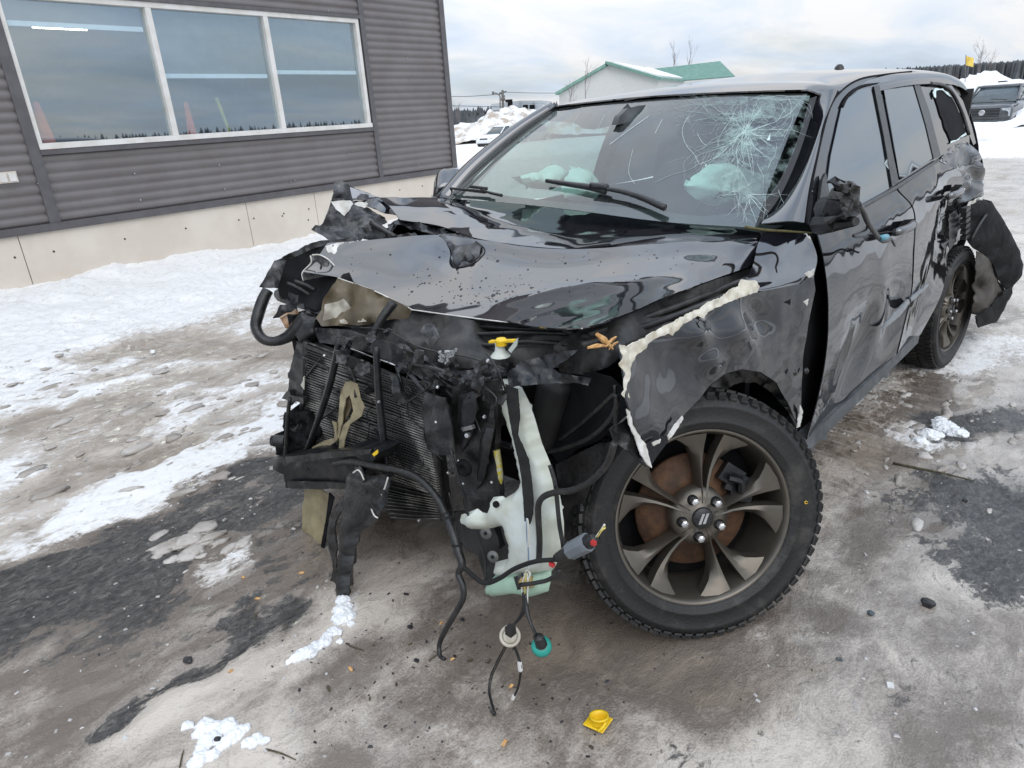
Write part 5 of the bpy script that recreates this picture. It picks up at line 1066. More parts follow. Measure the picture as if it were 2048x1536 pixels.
# ------------------------------------------------------------------ right side, tail, floor and cabin (seen only in part)
def rp(*a): return [np.array(q, float) for q in a]
A0 = cz[-.74]+np.array([-.0, -.02, -.02]); A1 = np.array(hrow[0])
ptA = [A0, A0*.75+A1*.25+np.array([.012, -.01, .025]), A0*.5+A1*.5+np.array([.012, -.01, .03]), A0*.25+A1*.75+np.array([.01, -.01, .02]), A1]
tube('pillar', ptA, [.045, .04, .036, .033, .03], K['paint'], suv, 8)
rz = A1[2]-.03
rail = [A1+(-.02, -.03, -.03), np.array([-1.55, -.70, 1.63]), np.array([-2.1, -.71, 1.65]), np.array([-2.7, -.71, 1.655]), np.array([-3.4, -.69, 1.63]), np.array([-3.95, -.66, 1.5])]
tube('roof_rail', rail, .035, K['paint'], suv, 8)
tube('pillar', [(-1.78, -.86, 1.2), (-1.83, -.79, 1.45), (-1.88, -.70, 1.66)], .05, K['plastic'], suv, 6); tube('pillar', [(-2.72, -.84, 1.22), (-2.74, -.79, 1.45), (-2.72, -.70, 1.66)], .05, K['plastic'], suv, 6)
tube('pillar', [(-3.75, -.82, 1.25), (-3.85, -.76, 1.45), (-3.75, -.68, 1.62)], .09, K['paint'], suv, 6)
patch('side_window', [rp(A0+(-.12, -.03, .02), (-1.2, -.86, 1.22), (-1.75, -.86, 1.22)), rp(A0*.5+A1*.5+(-.06, -.02, 0), (-1.35, -.80, 1.45), (-1.80, -.79, 1.45)), rp(A1+(-.05, -.03, -.03), (-1.5, -.71, 1.62), (-1.85, -.71, 1.64))], glassmat('tinted_front_glass', (.30, .36, .35), 1.6, .02), suv, nu=12, nv=8, raw=True, th=0)
patch('side_window', [rp((-1.8, -.86, 1.22), (-2.3, -.85, 1.22), (-2.72, -.84, 1.24)), rp((-1.85, -.79, 1.45), (-2.3, -.785, 1.46), (-2.74, -.78, 1.46)), rp((-1.88, -.71, 1.63), (-2.3, -.71, 1.65), (-2.72, -.71, 1.65))], gw, suv, nu=10, nv=8, raw=True, th=0)
patch('side_window', [rp((-2.76, -.84, 1.25), (-3.2, -.83, 1.28), (-3.7, -.81, 1.32)), rp((-2.77, -.78, 1.46), (-3.3, -.765, 1.47), (-3.78, -.75, 1.47)), rp((-2.76, -.71, 1.64), (-3.2, -.70, 1.63), (-3.7, -.68, 1.60))], gw, suv, nu=10, nv=8, raw=True, th=0)
for x0, x1 in ((-.72, -1.78), (-1.79, -2.85)):
    patch('door', [rp((x0, -.875, 1.22), ((x0+x1)/2, -.875, 1.21), (x1, -.87, 1.22)), rp((x0, -.935, .95), ((x0+x1)/2, -.94, .95), (x1, -.935, .95)), rp((x0, -.95, .6), ((x0+x1)/2, -.955, .6), (x1, -.95, .6)), rp((x0, -.93, .34), ((x0+x1)/2, -.93, .33), (x1, -.93, .33))], K['paint_side'], suv, nu=14, nv=14, raw=True)
patch('front_fender', [rp((-.70, -.84, 1.26), (-.4, -.86, 1.24), (-.10, -.88, 1.20)), rp((-.70, -.93, .95), (-.4, -.95, .95), (-.12, -.93, .95)), rp((-.70, -.94, .36), (-.55, -.95, .7), (-.25, -.93, .88))], K['paint_side'], suv, nu=14, nv=14, raw=True)
patch('quarter_panel', [rp((-2.86, -.87, 1.22), (-3.5, -.85, 1.27), (-4.0, -.76, 1.28)), rp((-2.86, -.935, .95), (-3.5, -.94, 1.0), (-4.08, -.80, .98)), rp((-2.86, -.95, .82), (-3.5, -.95, .82), (-4.10, -.82, .72))], K['paint_side'], suv, nu=16, nv=12, raw=True)
patch('tailgate', [rp((-4.04, -.70, 1.60), (-4.08, 0, 1.63), (-4.04, .60, 1.58)), rp((-4.12, -.76, 1.2), (-4.18, 0, 1.2), (-4.10, .72, 1.2)), rp((-4.12, -.78, .7), (-4.2, 0, .7), (-4.10, .74, .7)), rp((-4.08, -.75, .45), (-4.15, 0, .45), (-4.05, .7, .45))], K['paint_side'], suv, nu=16, nv=16, raw=True)
mb = MB().box((-1.95, 0, .42), (4.0, 1.66, .10)).box((-3.0, 0, .55), (2.0, 1.1, .3)); mb.build('underbody', K['matte'], suv)  # plain dark box added to block light and shadow the ground
MB().box((-.62, 0, .78), (.04, 1.46, .70)).build('firewall', K['matte'], suv)  # plain black panel added to keep light out of the engine bay
sheet('door_inner', [(1650, 470, .80), (1880, 330, .78), (1900, 520, .80), (1836, 660, .84), (1620, 870, .84)], K['interior'], suv, 'y', sp=30, th=.02)
# cabin
mb = MB().box((-.80, 0, 1.06), (.42, 1.40, .26), None, .95).box((-.98, 0, 1.10), (.12, 1.36, .14)); mb.build('dashboard', K['interior'], suv)
for y in (.38, -.38):
    s_ = MB().box((-1.75, y, .78), (.55, .52, .2)).box((-2.05, y, 1.12), (.18, .50, .72), Matrix.Rotation(rad(-14), 3, 'Y'), .9).build('seat', K['interior'], suv)
    b_ = s_.modifiers.new('b', 'BEVEL'); b_.width = .06; b_.segments = 3
    h_ = MB().box((-2.19, y, 1.55), (.12, .28, .18), Matrix.Rotation(rad(-8), 3, 'Y'), .85).build('headrest', K['interior'], s_); b_ = h_.modifiers.new('b', 'BEVEL'); b_.width = .045; b_.segments = 3
MB().box((-3.93, -.03, 1.12), (.03, 1.36, 1.06)).build('cargo_trim', K['interior'], suv)
MB().box((-3.3, .62, 1.3), (1.4, .02, .62), Matrix.Rotation(rad(12), 3, 'X')).build('cargo_trim', K['interior'], suv)
mb = MB().box((-2.9, 0, 1.0), (.2, 1.3, .8), Matrix.Rotation(rad(-12), 3, 'Y')); mb.build('rear_seat', K['interior'], suv)
MB().box((-1.9, 0, .62), (2.6, .3, .35)).build('center_console', K['interior'], suv)
st_ = MB().lathe([(.17, .0), (.185, .018), (.20, 0), (.185, -.018), (.17, 0)], (-1.14, .38, 1.13), (-.9, 0, .42), 28).build('steering_wheel', K['plastic'], suv, True)
lin = patch('headliner', [[np.array(q)*[1, .97, 1]+np.array([-.03, 0, -.035]) for q in r_] for r_ in ([hrow, h2]+rows[:5])], K['headliner'], suv, nu=20, nv=16, raw=True, th=0)
def blob(name, c, s_, m, par, seed=0, amp=.25, fr=2.2, rot=0, sub=4, oc=4):
    b = bmesh.new(); bmesh.ops.create_icosphere(b, subdivisions=sub, radius=1)
    ca, sa = math.cos(rot), math.sin(rot)
    for v in b.verts:
        d = v.co.normalized(); k = 1+amp*noise.fractal(d*fr+Vector((seed*3.7, seed*1.3, 0)), .8, 2.1, oc)
        x, y, z = d.x*k*s_[0], d.y*k*s_[1], d.z*k*s_[2]; v.co = (x*ca-y*sa+c[0], x*sa+y*ca+c[1], z+c[2])
    me_ = bpy.data.meshes.new(name); b.to_mesh(me_); b.free(); return link(name, me_, m, par, True)
def cushion(pts, y, dp, seed):
    o = sheet('airbag', [(u, v, y) for u, v in pts], K['airbag'], suv, 'y', sp=6, puff=.07, pr=34, cr=.03, cs=9, seed=seed, th=.05); return o
cushion([(1032, 352), (1060, 345), (1080, 345), (1094, 333), (1110, 328), (1125, 338), (1140, 352), (1128, 372), (1100, 380), (1062, 376), (1040, 368)], -.50, 0, 3)
cushion([(1122, 380), (1128, 355), (1140, 340), (1158, 334), (1176, 338), (1190, 360), (1204, 384), (1190, 400), (1150, 402), (1126, 396)], -.30, 0, 5)
cushion([(1378, 372), (1395, 345), (1420, 328), (1460, 326), (1500, 340), (1520, 360), (1510, 400), (1470, 418), (1420, 412), (1390, 398)], .28, 0, 8)
# right mirror, whole
m_ = sheet('mirror', [(866, 392, -1.0), (868, 365, -1.02), (874, 347, -1.03), (886, 339, -1.02), (915, 339, -.97), (942, 345, -.90), (934, 368, -.90), (912, 388, -.92), (890, 396, -.96), (880, 397, -.98)], K['paint'], suv, 'y', sp=6, puff=.06, pr=16, th=.09)
sheet('mirror_trim', [(865, 390, -1.02), (880, 393, -1.0), (892, 392, -.98), (890, 399, -.98), (866, 397, -1.02)], K['primer'], m_, 'y', sp=5, th=.02)
tube('mirror_arm', [P(912, 385, -.93), P(935, 392, -.84), P(950, 396, -.80)], .03, K['plastic'], suv)
# left mirror, broken off to its base
mbx = Gp(1660, 420, .04)
sheet('mirror_sail', [(1633, 452), (1636, 430), (1645, 360), (1652, 345), (1660, 390), (1663, 420), (1668, 440), (1655, 455)], K['plastic'], suv, 'g', g0+.022, sp=7, th=.012)
ms = MB().tube([P(1640, 449, .93), P(1665, 447, 1.0), P(1712, 443, 1.09)], [.035, .028, .014], 8).tube([P(1655, 418, .93), P(1680, 416, 1.02)], [.045, .042], 12).tube([P(1680, 417, 1.02), P(1697, 416, 1.06)], [.046, .036], 12)
ms.build('mirror_base', K['plastic'], suv)
sheet('mirror_bracket', [(1703, 368, 1.08), (1721, 373, 1.09), (1719, 402, 1.09), (1717, 410, 1.09), (1703, 412, 1.08), (1697, 428, 1.07), (1690, 426, 1.06), (1694, 405, 1.06), (1700, 385, 1.07)], K['plastic_dirty'], suv, 'y', sp=5, th=.03)
sheet('mirror_motor', [(1679, 367, 1.06), (1692, 369, 1.07), (1697, 361, 1.07), (1705, 366, 1.08), (1702, 380, 1.08), (1694, 387, 1.07), (1674, 380, 1.05)], K['plastic'], suv, 'y', sp=5, th=.04)
sheet('mirror_motor', [(1688, 395, 1.06), (1698, 390, 1.07), (1700, 410, 1.07), (1716, 412, 1.08), (1714, 432, 1.08), (1690, 434, 1.07), (1678, 410, 1.05)], K['plastic'], suv, 'y', sp=5, th=.06, cr=.012, cs=30)
ptube('mirror_wire', [(1717, 407, 1.08), (1727, 424, 1.07), (1735, 443, 1.06), (1748, 463, 1.04), (1760, 478, 1.02), (1772, 482, 1.01), (1782, 478, 1.0), (1790, 492, .99)], [.008, .009, .009, .008, .010, .006, .004], K['plastic'], suv, 'y')
ptube('mirror_wire', [(1735, 446, 1.05), (1733, 458, 1.04), (1722, 464, 1.03), (1707, 470, 1.03), (1712, 474, 1.03), (1735, 473, 1.02)], .004, K['plastic'], suv, 'y')
MB().tube([P(1763, 476, 1.03), P(1773, 474, 1.025)], .012, 8).build('blue_connector', mat('blue_connector', (.10, .28, .36), .4), suv, True)

# ------------------------------------------------------------------ torn front end
K['rad'] = mat('radiator_black', (.012, .012, .012), .6, col2=(.04, .038, .036), ns=20)
def finbank(name, TL, TR, BL, BR, n, r_, m, par=suv):
    mb = MB(); TL, TR, BL, BR = [P(*q, 'x') for q in (TL, TR, BL, BR)]
    for i in range(n):
        f = i/(n-1); a = TL+(BL-TL)*f; b_ = TR+(BR-TR)*f; w = np.array([.004*math.sin(i*1.7), 0, 0]); m_ = (a+b_)/2+w+np.array([0, 0, -.004*math.sin(i*.9)])
        mb.bar(a, m_, r_, .012, (1, .2, .3)); mb.bar(m_, b_, r_, .012, (1, .2, .3))
    o = mb.build(name, m, par); o['kind'] = 'stuff'; return o
radp = sheet('radiator', [(612, 690), (850, 790), (868, 900), (885, 1038), (785, 1040), (700, 900), (604, 895)], K['rad'], suv, 'x', .46, sp=20, th=.05)
finbank('condenser_fins', (618, 686, .505), (846, 770, .505), (606, 890, .515), (880, 992, .505), 44, .0042, K['alu'], radp)
finbank('radiator_fins', (700, 905, .475), (872, 962, .475), (784, 1034, .475), (884, 1036, .475), 17, .0030, K['alu'], radp)
ptube('fin_rail', [(681, 690, .515), (793, 731, .515)], .003, K['chrome'], radp)
for a in ([(614, 684, .50), (602, 895, .52)], [(852, 775, .50), (868, 880, .50), (888, 1036, .47)]): ptube('side_tank', a, .016, K['plastic_dirty'], radp)
# upper crossmember and the torn plastic over it
sheet('crossmember', [(630, 655, .46), (700, 660, .48), (790, 690, .50), (850, 722, .50), (880, 736, .50), (912, 743, .49), (950, 738, .47), (1015, 726, .42), (1012, 752, .45), (946, 771, .50), (910, 769, .52), (880, 752, .53), (850, 760, .53), (812, 740, .53), (740, 705, .52), (640, 684, .50)], K['scuffed'], suv, 'x', sp=7, cr=.008, cs=12, th=.03, seed=41)
sheet('engine_cover', [(630, 640, .40), (760, 640, .38), (835, 622, .30), (1000, 642, .25), (1165, 657, .30), (1250, 640, .15), (1235, 690, .28), (1160, 735, .36), (1010, 728, .40), (940, 740, .45), (880, 735, .47), (800, 690, .47), (700, 655, .45)], K['inner'], suv, 'x', sp=11, cr=.02, cs=6, th=.01, seed=42)
for a in ([(840, 655, .33), (940, 668, .34), (1050, 665, .33), (1170, 668, .34)], [(860, 668, .36), (960, 690, .37), (1060, 684, .36), (1150, 690, .36)], [(870, 645, .3), (1000, 655, .30), (1140, 662, .32)]): ptube('cable', a, .007, K['plastic'], suv)
ptube('release_cable', [(720, 655, .52), (770, 660, .52), (830, 690, .52), (880, 705, .50), (940, 715, .48), (1010, 738, .47)], .0025, K['plastic_dirty'], suv)
sheet('torn_plastic', [(806, 690, .53), (826, 702, .53), (850, 735, .53), (880, 760, .54), (900, 778, .54), (878, 772, .54), (862, 780, .54), (836, 752, .54), (812, 728, .54)], K['plastic_dirty'], suv, 'x', sp=6, cr=.025, cs=14, seed=43, jag=1)
sheet('torn_plastic', [(1015, 746, .50), (1040, 725, .48), (1080, 712, .46), (1110, 702, .45), (1160, 700, .43), (1135, 718, .45), (1100, 735, .47), (1116, 746, .47), (1182, 757, .44), (1176, 771, .45), (1150, 765, .47), (1040, 771, .52), (1013, 774, .53)], K['scuffed'], suv, 'x', sp=6, cr=.02, cs=14, seed=44, th=.004)
sheet('torn_plastic', [(779, 748, .55), (794, 752, .55), (806, 788, .56), (812, 805, .56), (796, 810, .56), (786, 790, .56)], K['scuffed'], suv, 'x', sp=5, cr=.012, cs=14, seed=45)
mb = MB(); rnd = random.Random(9)
for i in range(26):
    u, v = rnd.gauss(893, 12), rnd.gauss(712, 9); p = P(u, v, .50, 'x'); mb.box(p, (rnd.uniform(.004, .016), rnd.uniform(.004, .018), rnd.uniform(.003, .01)), Matrix.Rotation(rnd.uniform(0, 3), 3, 'Z')@Matrix.Rotation(rnd.uniform(0, 3), 3, 'X'))
o = mb.build('snow_crumbs', mat('dirty_slush', (.22, .23, .24), .6, col2=(.5, .5, .5), ns=60), suv); o['kind'] = 'stuff'
# tubes across the radiator
ptube('support_tube', [(680, 678, .55), (662, 760, .56), (640, 830, .57), (614, 900, .58)], [.013, .014, .013, .012], K['steel'], suv)
ptube('support_tube', [(752, 692, .55), (757, 780, .56), (765, 860, .57), (774, 938, .58)], [.011, .013, .013, .010], K['steel'], suv)
ptube('support_tube', [(788, 604, .45), (762, 640, .50), (735, 690, .55)], [.016, .014, .008], K['plastic'], suv)
ptube('thin_strut', [(815, 742, .55), (862, 795, .56)], .008, K['scuffed'], suv)
hs = [(580, 796, .58), (576, 830, .59), (573, 880, .60), (573, 922, .61), (580, 943, .615), (605, 950, .62), (637, 944, .63), (671, 927, .64), (703, 923, .65), (739, 931, .65), (788, 940, .64), (825, 951, .63), (852, 970, .63), (876, 999, .63), (892, 1030, .64)]
ptube('wire_loom', hs, [.008, .009, .010, .012, .015, .015, .013, .013, .013, .013, .012, .012, .012, .012], K['plastic_dirty'], suv)
ptube('wire_loom', [(892, 1029, .64), (905, 1063, .66), (917, 1104, .68), (924, 1130, .69), (917, 1148, .70), (926, 1172, .71), (926, 1197, .72), (912, 1224, .735), (892, 1258, .755), (879, 1288, .77), (880, 1311, .785), (889, 1318, .79)], [.014, .014, .013, .012, .010, .010, .0095, .009, .009, .008, .007, .006], K['plastic'], suv)
for q in ((894, 1034, .645), (904, 1060, .655), (914, 1090, .672)): MB().lathe([(.016, -.004), (.0165, .004)], P(*q, 'x'), (.3, .3, -1), 12).build('tape_band', K['tape'], suv, True)
ptube('wire_branch', [(921, 1128, .69), (950, 1155, .69), (972, 1166, .69), (1000, 1156, .68), (1030, 1137, .67), (1070, 1123, .66), (1112, 1119, .65)], [.0075, .0075, .0075, .007, .0065, .006], K['tape'], suv)
ptube('wire_branch', [(1040, 1170, .67), (1070, 1166, .655), (1100, 1158, .64), (1120, 1140, .64)], .006, K['plastic'], suv)
ptube('thin_wire', [(898, 985, .60), (909, 1040, .60), (897, 1028, .62)], .0025, K['plastic_dirty'], suv)
ptube('thin_wire', [(902, 900, .60), (917, 955, .61), (930, 1000, .61), (937, 1032, .61)], .0035, K['steel'], suv)
ptube('thin_wire', [(840, 912, .60), (846, 925, .60), (838, 938, .60), (810, 940, .61), (780, 936, .62)], .004, K['plastic'], suv)
ptube('thin_wire', [(950, 1058, .58), (968, 1110, .58), (972, 1160, .60)], .004, K['plastic'], suv)
# right radiator bracket
br = sheet('bracket', [(903, 772, .52), (930, 770, .53), (995, 760, .50), (999, 800, .50), (994, 850, .50), (988, 905, .51), (996, 960, .51), (1003, 1010, .51), (985, 1050, .52), (945, 1062, .54), (926, 1010, .55), (908, 900, .54)], K['plastic'], suv, 'x', sp=9, cr=.008, cs=9, th=.02, seed=46)
sheet('bracket_rib', [(918, 790, .54), (948, 782, .54), (955, 812, .54), (944, 870, .54), (922, 905, .55), (914, 850, .55)], K['steel'], br, 'x', sp=9, th=.008, puff=.012, pr=12)
sheet('bracket_rib', [(960, 880, .53), (975, 845, .53), (985, 800, .52), (990, 850, .52), (978, 910, .53), (968, 960, .53), (952, 980, .535)], K['steel'], br, 'x', sp=9, th=.008, puff=.012, pr=10)
MB().lathe([(.0001, .006), (.010, .006), (.012, .014), (.020, .016), (.026, .010), (.028, 0)], P(929, 935, .555, 'x'), (1, .25, .1), 24).build('rubber_grommet', K['matte'], br, True)
MB().bar(P(926, 858, .555, 'x'), P(947, 853, .555, 'x'), .012, .012).build('metal_clip', K['chrome'], br); MB().lathe([(.0001, .01), (.007, .009), (.010, 0)], P(936, 870, .555, 'x'), (1, .3, .2), 10).build('bolt', K['chrome'], br)
for q in ((918, 921), (927, 967), (984, 964)): MB().lathe([(.0001, .005), (.004, .004), (.005, 0)], P(*q, .556, 'x'), (1, .3, .2), 8).build('rivet', K['chrome'], br)
mb = MB()
for i in range(7): mb.tube([P(942+i*1.5, 1052-i*.6, .555, 'x'), P(955+i, 1044+i*1.2, .56, 'x'), P(968-i, 1050-i*1.5, .55, 'x')], .0016, 4)
mb.build('frayed_wires', mat('copper_wire', (.30, .12, .05), .5), br)
sheet('side_flap', [(849, 782, .56), (861, 787, .57), (891, 797, .58), (903, 858, .585), (909, 909, .59), (881, 911, .59), (852, 899, .58), (842, 821, .57)], K['steel'], suv, 'x', sp=8, th=.006, cr=.006, cs=8, seed=47)
sheet('lower_bracket', [(884, 1030, .50), (1000, 1010, .49), (1014, 1052, .50), (1024, 1092, .50), (1020, 1116, .50), (993, 1124, .50), (990, 1158, .51), (972, 1166, .52), (955, 1110, .52), (920, 1095, .52)], K['plastic'], suv, 'x', sp=10, th=.02)
for q in ((972, 1066, .525), (986, 1113, .525)):
    w_ = MB().lathe([(.0001, .004), (.010, .004), (.011, .002), (.019, .0025), (.0195, 0)], P(*q, 'x'), (1, .4, .3), 24).build('washer', mat('dull_washer', (.26, .26, .25), .5, .4), suv, True)
    MB().lathe([(.007, .004), (.006, .007), (.0001, .0075)], P(*q, 'x'), (1, .4, .3), 8).build('screw', K['steel'], w_)
# washer fluid bottle
wb_ = sheet('washer_bottle', [(994, 757, .44), (1012, 757, .44), (1044, 775, .46), (1058, 803, .47), (1070, 837, .49), (1084, 886, .51), (1104, 934, .53), (1114, 965, .545), (1122, 1000, .55), (1128, 1046, .56), (1128, 1097, .57), (1112, 1130, .575), (1100, 1142, .58), (1060, 1150, .58), (1000, 1152, .58), (991, 1150, .58), (991, 1124, .57), (1018, 1117, .57), (1022, 1094, .57), (1011, 1053, .57), (1004, 1051, .575), (972, 1059, .585), (943, 1058, .59), (928, 1047, .59), (923, 1029, .59), (930, 1027, .59), (936, 1030, .59), (938, 1024, .59), (955, 1017, .59), (966, 1025, .585), (977, 1027, .58), (982, 1010, .58), (987, 994, .58), (1006, 992, .575), (1011, 996, .57), (1030, 985, .56), (1043, 971, .56), (1046, 960, .55), (1038, 925, .53), (1027, 872, .51), (1012, 830, .48), (1001, 795, .46)], K['white_plastic'], suv, 'x', sp=8, th=.01, puff=.035, pr=24)
sheet('bottle_base', [(991, 1150, .575), (1040, 1146, .585), (1103, 1138, .58), (1102, 1160, .58), (1097, 1182, .58), (1080, 1188, .585), (1063, 1193, .59), (1048, 1189, .59), (1029, 1186, .59), (1008, 1190, .585), (991, 1192, .58), (977, 1186, .575), (973, 1170, .575)], K['green_plastic'], wb_, 'x', sp=7, th=.02, puff=.03, pr=16)
sheet('tape_strip', [(1012, 766, .50), (1036, 776, .50), (1040, 830, .53), (1036, 866, .545), (1047, 890, .555), (1058, 916, .565), (1064, 965, .585), (1067, 1000, .59), (1066, 1022, .60), (1063, 1035, .60), (1060, 1043, .60), (1056, 1037, .60), (1050, 1036, .60), (1048, 995, .59), (1044, 950, .58), (1038, 915, .565), (1030, 882, .55), (1026, 866, .54), (1020, 830, .52), (1015, 800, .51)], K['tape'], wb_, 'x', sp=6, jag=.5, th=.004)
for v_ in bpy.data.objects['tape_strip'].data.vertices: v_.co += Vector((.022, .018, .008))
MB().lathe([(.010, 0), (.010, .006), (.0001, .007)], P(993, 1008, .605, 'x'), (1, .3, .2), 12).build('mount_hole', K['matte'], wb_)
pm = MB().tube([P(1046, 1166, .62, 'x'), P(1064, 1163, .615, 'x')], [.018, .016], 10).build('brass_fitting', mat('brass_fitting', (.40, .28, .12), .5), wb_, True)
o = MB().tube([P(1040, 1150, .61, 'x'), P(1048, 1176, .62, 'x')], .020, 10).build('pump', K['plastic'], wb_, True)
fn = MB().lathe([(.030, 0), (.026, .006), (.016, .016), (.014, .035), (.016, .045)], P(1001, 712, .42, 'x'), (0, 0, 1), 20).build('filler_neck', K['white_plastic'], suv, True)
fc = MB().lathe([(.017, .0), (.0175, .016), (.014, .02), (.0001, .021)], P(1003, 690, .42, 'x'), (0, 0, 1), 16).bar(P(980, 683, .43, 'x'), P(1031, 681, .41, 'x'), .016, .006).build('filler_cap', K['yellow'], fn, False)
sheet('cap_tab', [(1016, 700, .42), (1030, 682, .42), (1035, 676, .42), (1033, 692, .42), (1022, 706, .42)], K['white_plastic'], fn, 'x', sp=4, th=.004)
# hose lines over the bottle
ptube('black_hose', [(1228, 886, .62), (1222, 910, .62), (1210, 934, .62), (1178, 965, .625), (1143, 981, .63), (1114, 984, .63), (1088, 993, .63), (1077, 1010, .63), (1077, 1042, .63), (1079, 1080, .63), (1078, 1118, .63)], .0085, K['plastic_dirty'], suv)
ptube('black_hose', [(1100, 930, .60), (1110, 965, .605), (1114, 1000, .61), (1119, 1050, .615), (1126, 1090, .62), (1126, 1112, .62)], .006, K['plastic'], suv)
ptube('yellow_tagged_wire', [(993, 900, .50), (998, 930, .50), (1001, 955, .50), (1002, 968, .50)], [.011, .010, .009, .003], mat('yellow_wire_tape', (.50, .42, .02), .5, col2=(.5, .5, .48), ns=60), suv)
cn = MB().tube([P(1141, 1102, .65, 'x'), P(1176, 1084, .645, 'x')], [.023, .024], 8).build('grey_connector', mat('grey_connector', (.15, .17, .19), .45), suv, False)
MB().tube([P(1113, 1116, .655, 'x'), P(1142, 1102, .65, 'x')], [.012, .020], 8).tube([P(1174, 1085, .645, 'x'), P(1193, 1076, .64, 'x')], [.020, .015], 8).build('connector_body', K['plastic'], cn, True)
K['redp'] = mat('red_lock_tab', (.45, .03, .03), .4)
MB().box(P(1187, 1086, .66, 'x'), (.010, .012, .010)).build('lock_tab', K['redp'], cn); MB().box(P(1104, 1129, .655, 'x'), (.010, .014, .010)).build('lock_tab', K['redp'], cn)
K['wirew'] = mat('pale_wire', (.62, .62, .56), .5); K['wirey'] = mat('yellow_wire', (.55, .46, .12), .5); K['wireb'] = mat('blue_grey_wire', (.20, .27, .38), .5); K['wireg'] = mat('black_wire', (.012, .012, .012), .5)
for i, m in enumerate(('wirew', 'wirey', 'wireg', 'wirey')):
    ptube('thin_wire', [(1190+i*1.5, 1077-i, .64), (1198+i*2, 1066-i*2, .64), (1205+i*1.6, 1056, .635), (1209, 1049+i*2, .635)], .0024, K[m], cn); ptube('thin_wire', [(1113, 1116+i*1.6, .657), (1124+i, 1112-i*2, .66), (1136, 1104+i*2, .657), (1142, 1101+i, .655)], .0024, K[m], cn)
for i, m in enumerate(('wireb', 'wirew', 'wirew')):
    ptube('thin_wire', [(1053+i*1.5, 1036, .62), (1054+i*2.5, 1075, .63), (1057-i*2, 1110, .64), (1055+i, 1140, .65)], .0022, K[m], suv)
ptube('thin_wire', [(1055, 1140, .65), (1060, 1148, .655), (1056, 1158, .655), (1049, 1150, .655), (1054, 1139, .655)], .0026, K['wirew'], suv)
for i, m in enumerate(('wirew', 'wirey', 'wirew')): ptube('thin_wire', [(1051+i*2, 1146, .655), (1044+i*6, 1170, .66), (1045+i*5, 1190, .66), (1049+i*3, 1210, .665)], .0022, K[m], suv)
hl = ptube('bulb_loom', [(1048, 1186, .66), (1049, 1208, .665), (1046, 1225, .67), (1034, 1242, .68), (1022, 1254, .69)], [.006, .008, .005, .0045], K['plastic'], suv)
ptube('bulb_loom', [(1052, 1190, .66), (1053, 1215, .67), (1057, 1235, .68), (1066, 1258, .69), (1074, 1272, .70)], [.005, .006, .0045, .004], K['plastic'], suv)
p = P(1020, 1272, .70, 'x'); nv_ = (CAM-p)/np.linalg.norm(CAM-p)
K['creamp'] = mat('cream_socket', (.46, .42, .34), .5, col2=(.56, .52, .44), ns=30); K['teal'] = mat('teal_socket', (.01, .24, .19), .4, col2=(.02, .30, .24), ns=20)
sk = MB().lathe([(.022, .004), (.026, .007), (.030, .004), (.031, -.004), (.026, -.008)], p, nv_, 28).lathe([(.0001, .012), (.014, .011), (.019, .004), (.022, .0)], p, nv_, 24).build('bulb_socket', K['creamp'], suv, True)
MB().box(P(1021, 1261, .715, 'x'), (.022, .022, .026)).build('plug', K['plastic'], sk)
p = P(1083, 1292, .71, 'x'); n2_ = nv_+np.array([0, 0, .5]); n2_ /= np.linalg.norm(n2_)
sk = MB().lathe([(.014, .012), (.020, .010), (.0265, .004), (.028, -.006), (.022, -.010)], p, n2_, 28).lathe([(.012, .02), (.0001, .02)], p, n2_, 16).build('bulb_socket', K['teal'], suv, True)
MB().tube([p+n2_*.01, P(1076, 1273, .72, 'x')], [.017, .014], 8).build('plug', K['plastic'], sk, True)
for pts in ([(1012, 1288, .70), (996, 1318, .71), (981, 1352, .725), (977, 1380, .74), (981, 1402, .75), (986, 1420, .76)], [(1015, 1290, .70), (998, 1322, .71), (984, 1354, .725), (980, 1382, .74), (984, 1404, .75), (989, 1420, .76)], [(1026, 1290, .70), (1034, 1310, .70), (1040, 1332, .705), (1039, 1356, .71), (1034, 1378, .72), (1027, 1393, .73)], [(1029, 1290, .70), (1037, 1310, .70), (1042, 1332, .705), (1041, 1356, .71), (1036, 1378, .72), (1029, 1393, .73)]): ptube('thin_wire', [(u, v, max(x_, GG(u, v)[0]+.012)) for u, v, x_ in pts], .0021, K['wireg'], suv)
MB().tube([GG(986, 1419)+(.01, .004, .008), GG(993, 1427)+(.01, .004, .008)], [.005, .006], 6).build('plug', K['plastic'], suv); MB().tube([P(1039, 1324, .705, 'x'), P(1041, 1342, .708, 'x')], .0062, 4).build('wire_tag', K['whiteframe'], suv); MB().tube([P(1028, 1391, max(.73, GG(1028, 1391)[0]+.014), 'x'), P(1025, 1398, max(.733, GG(1025, 1398)[0]+.014), 'x')], .006, 4).build('plug', K['whiteframe'], suv)
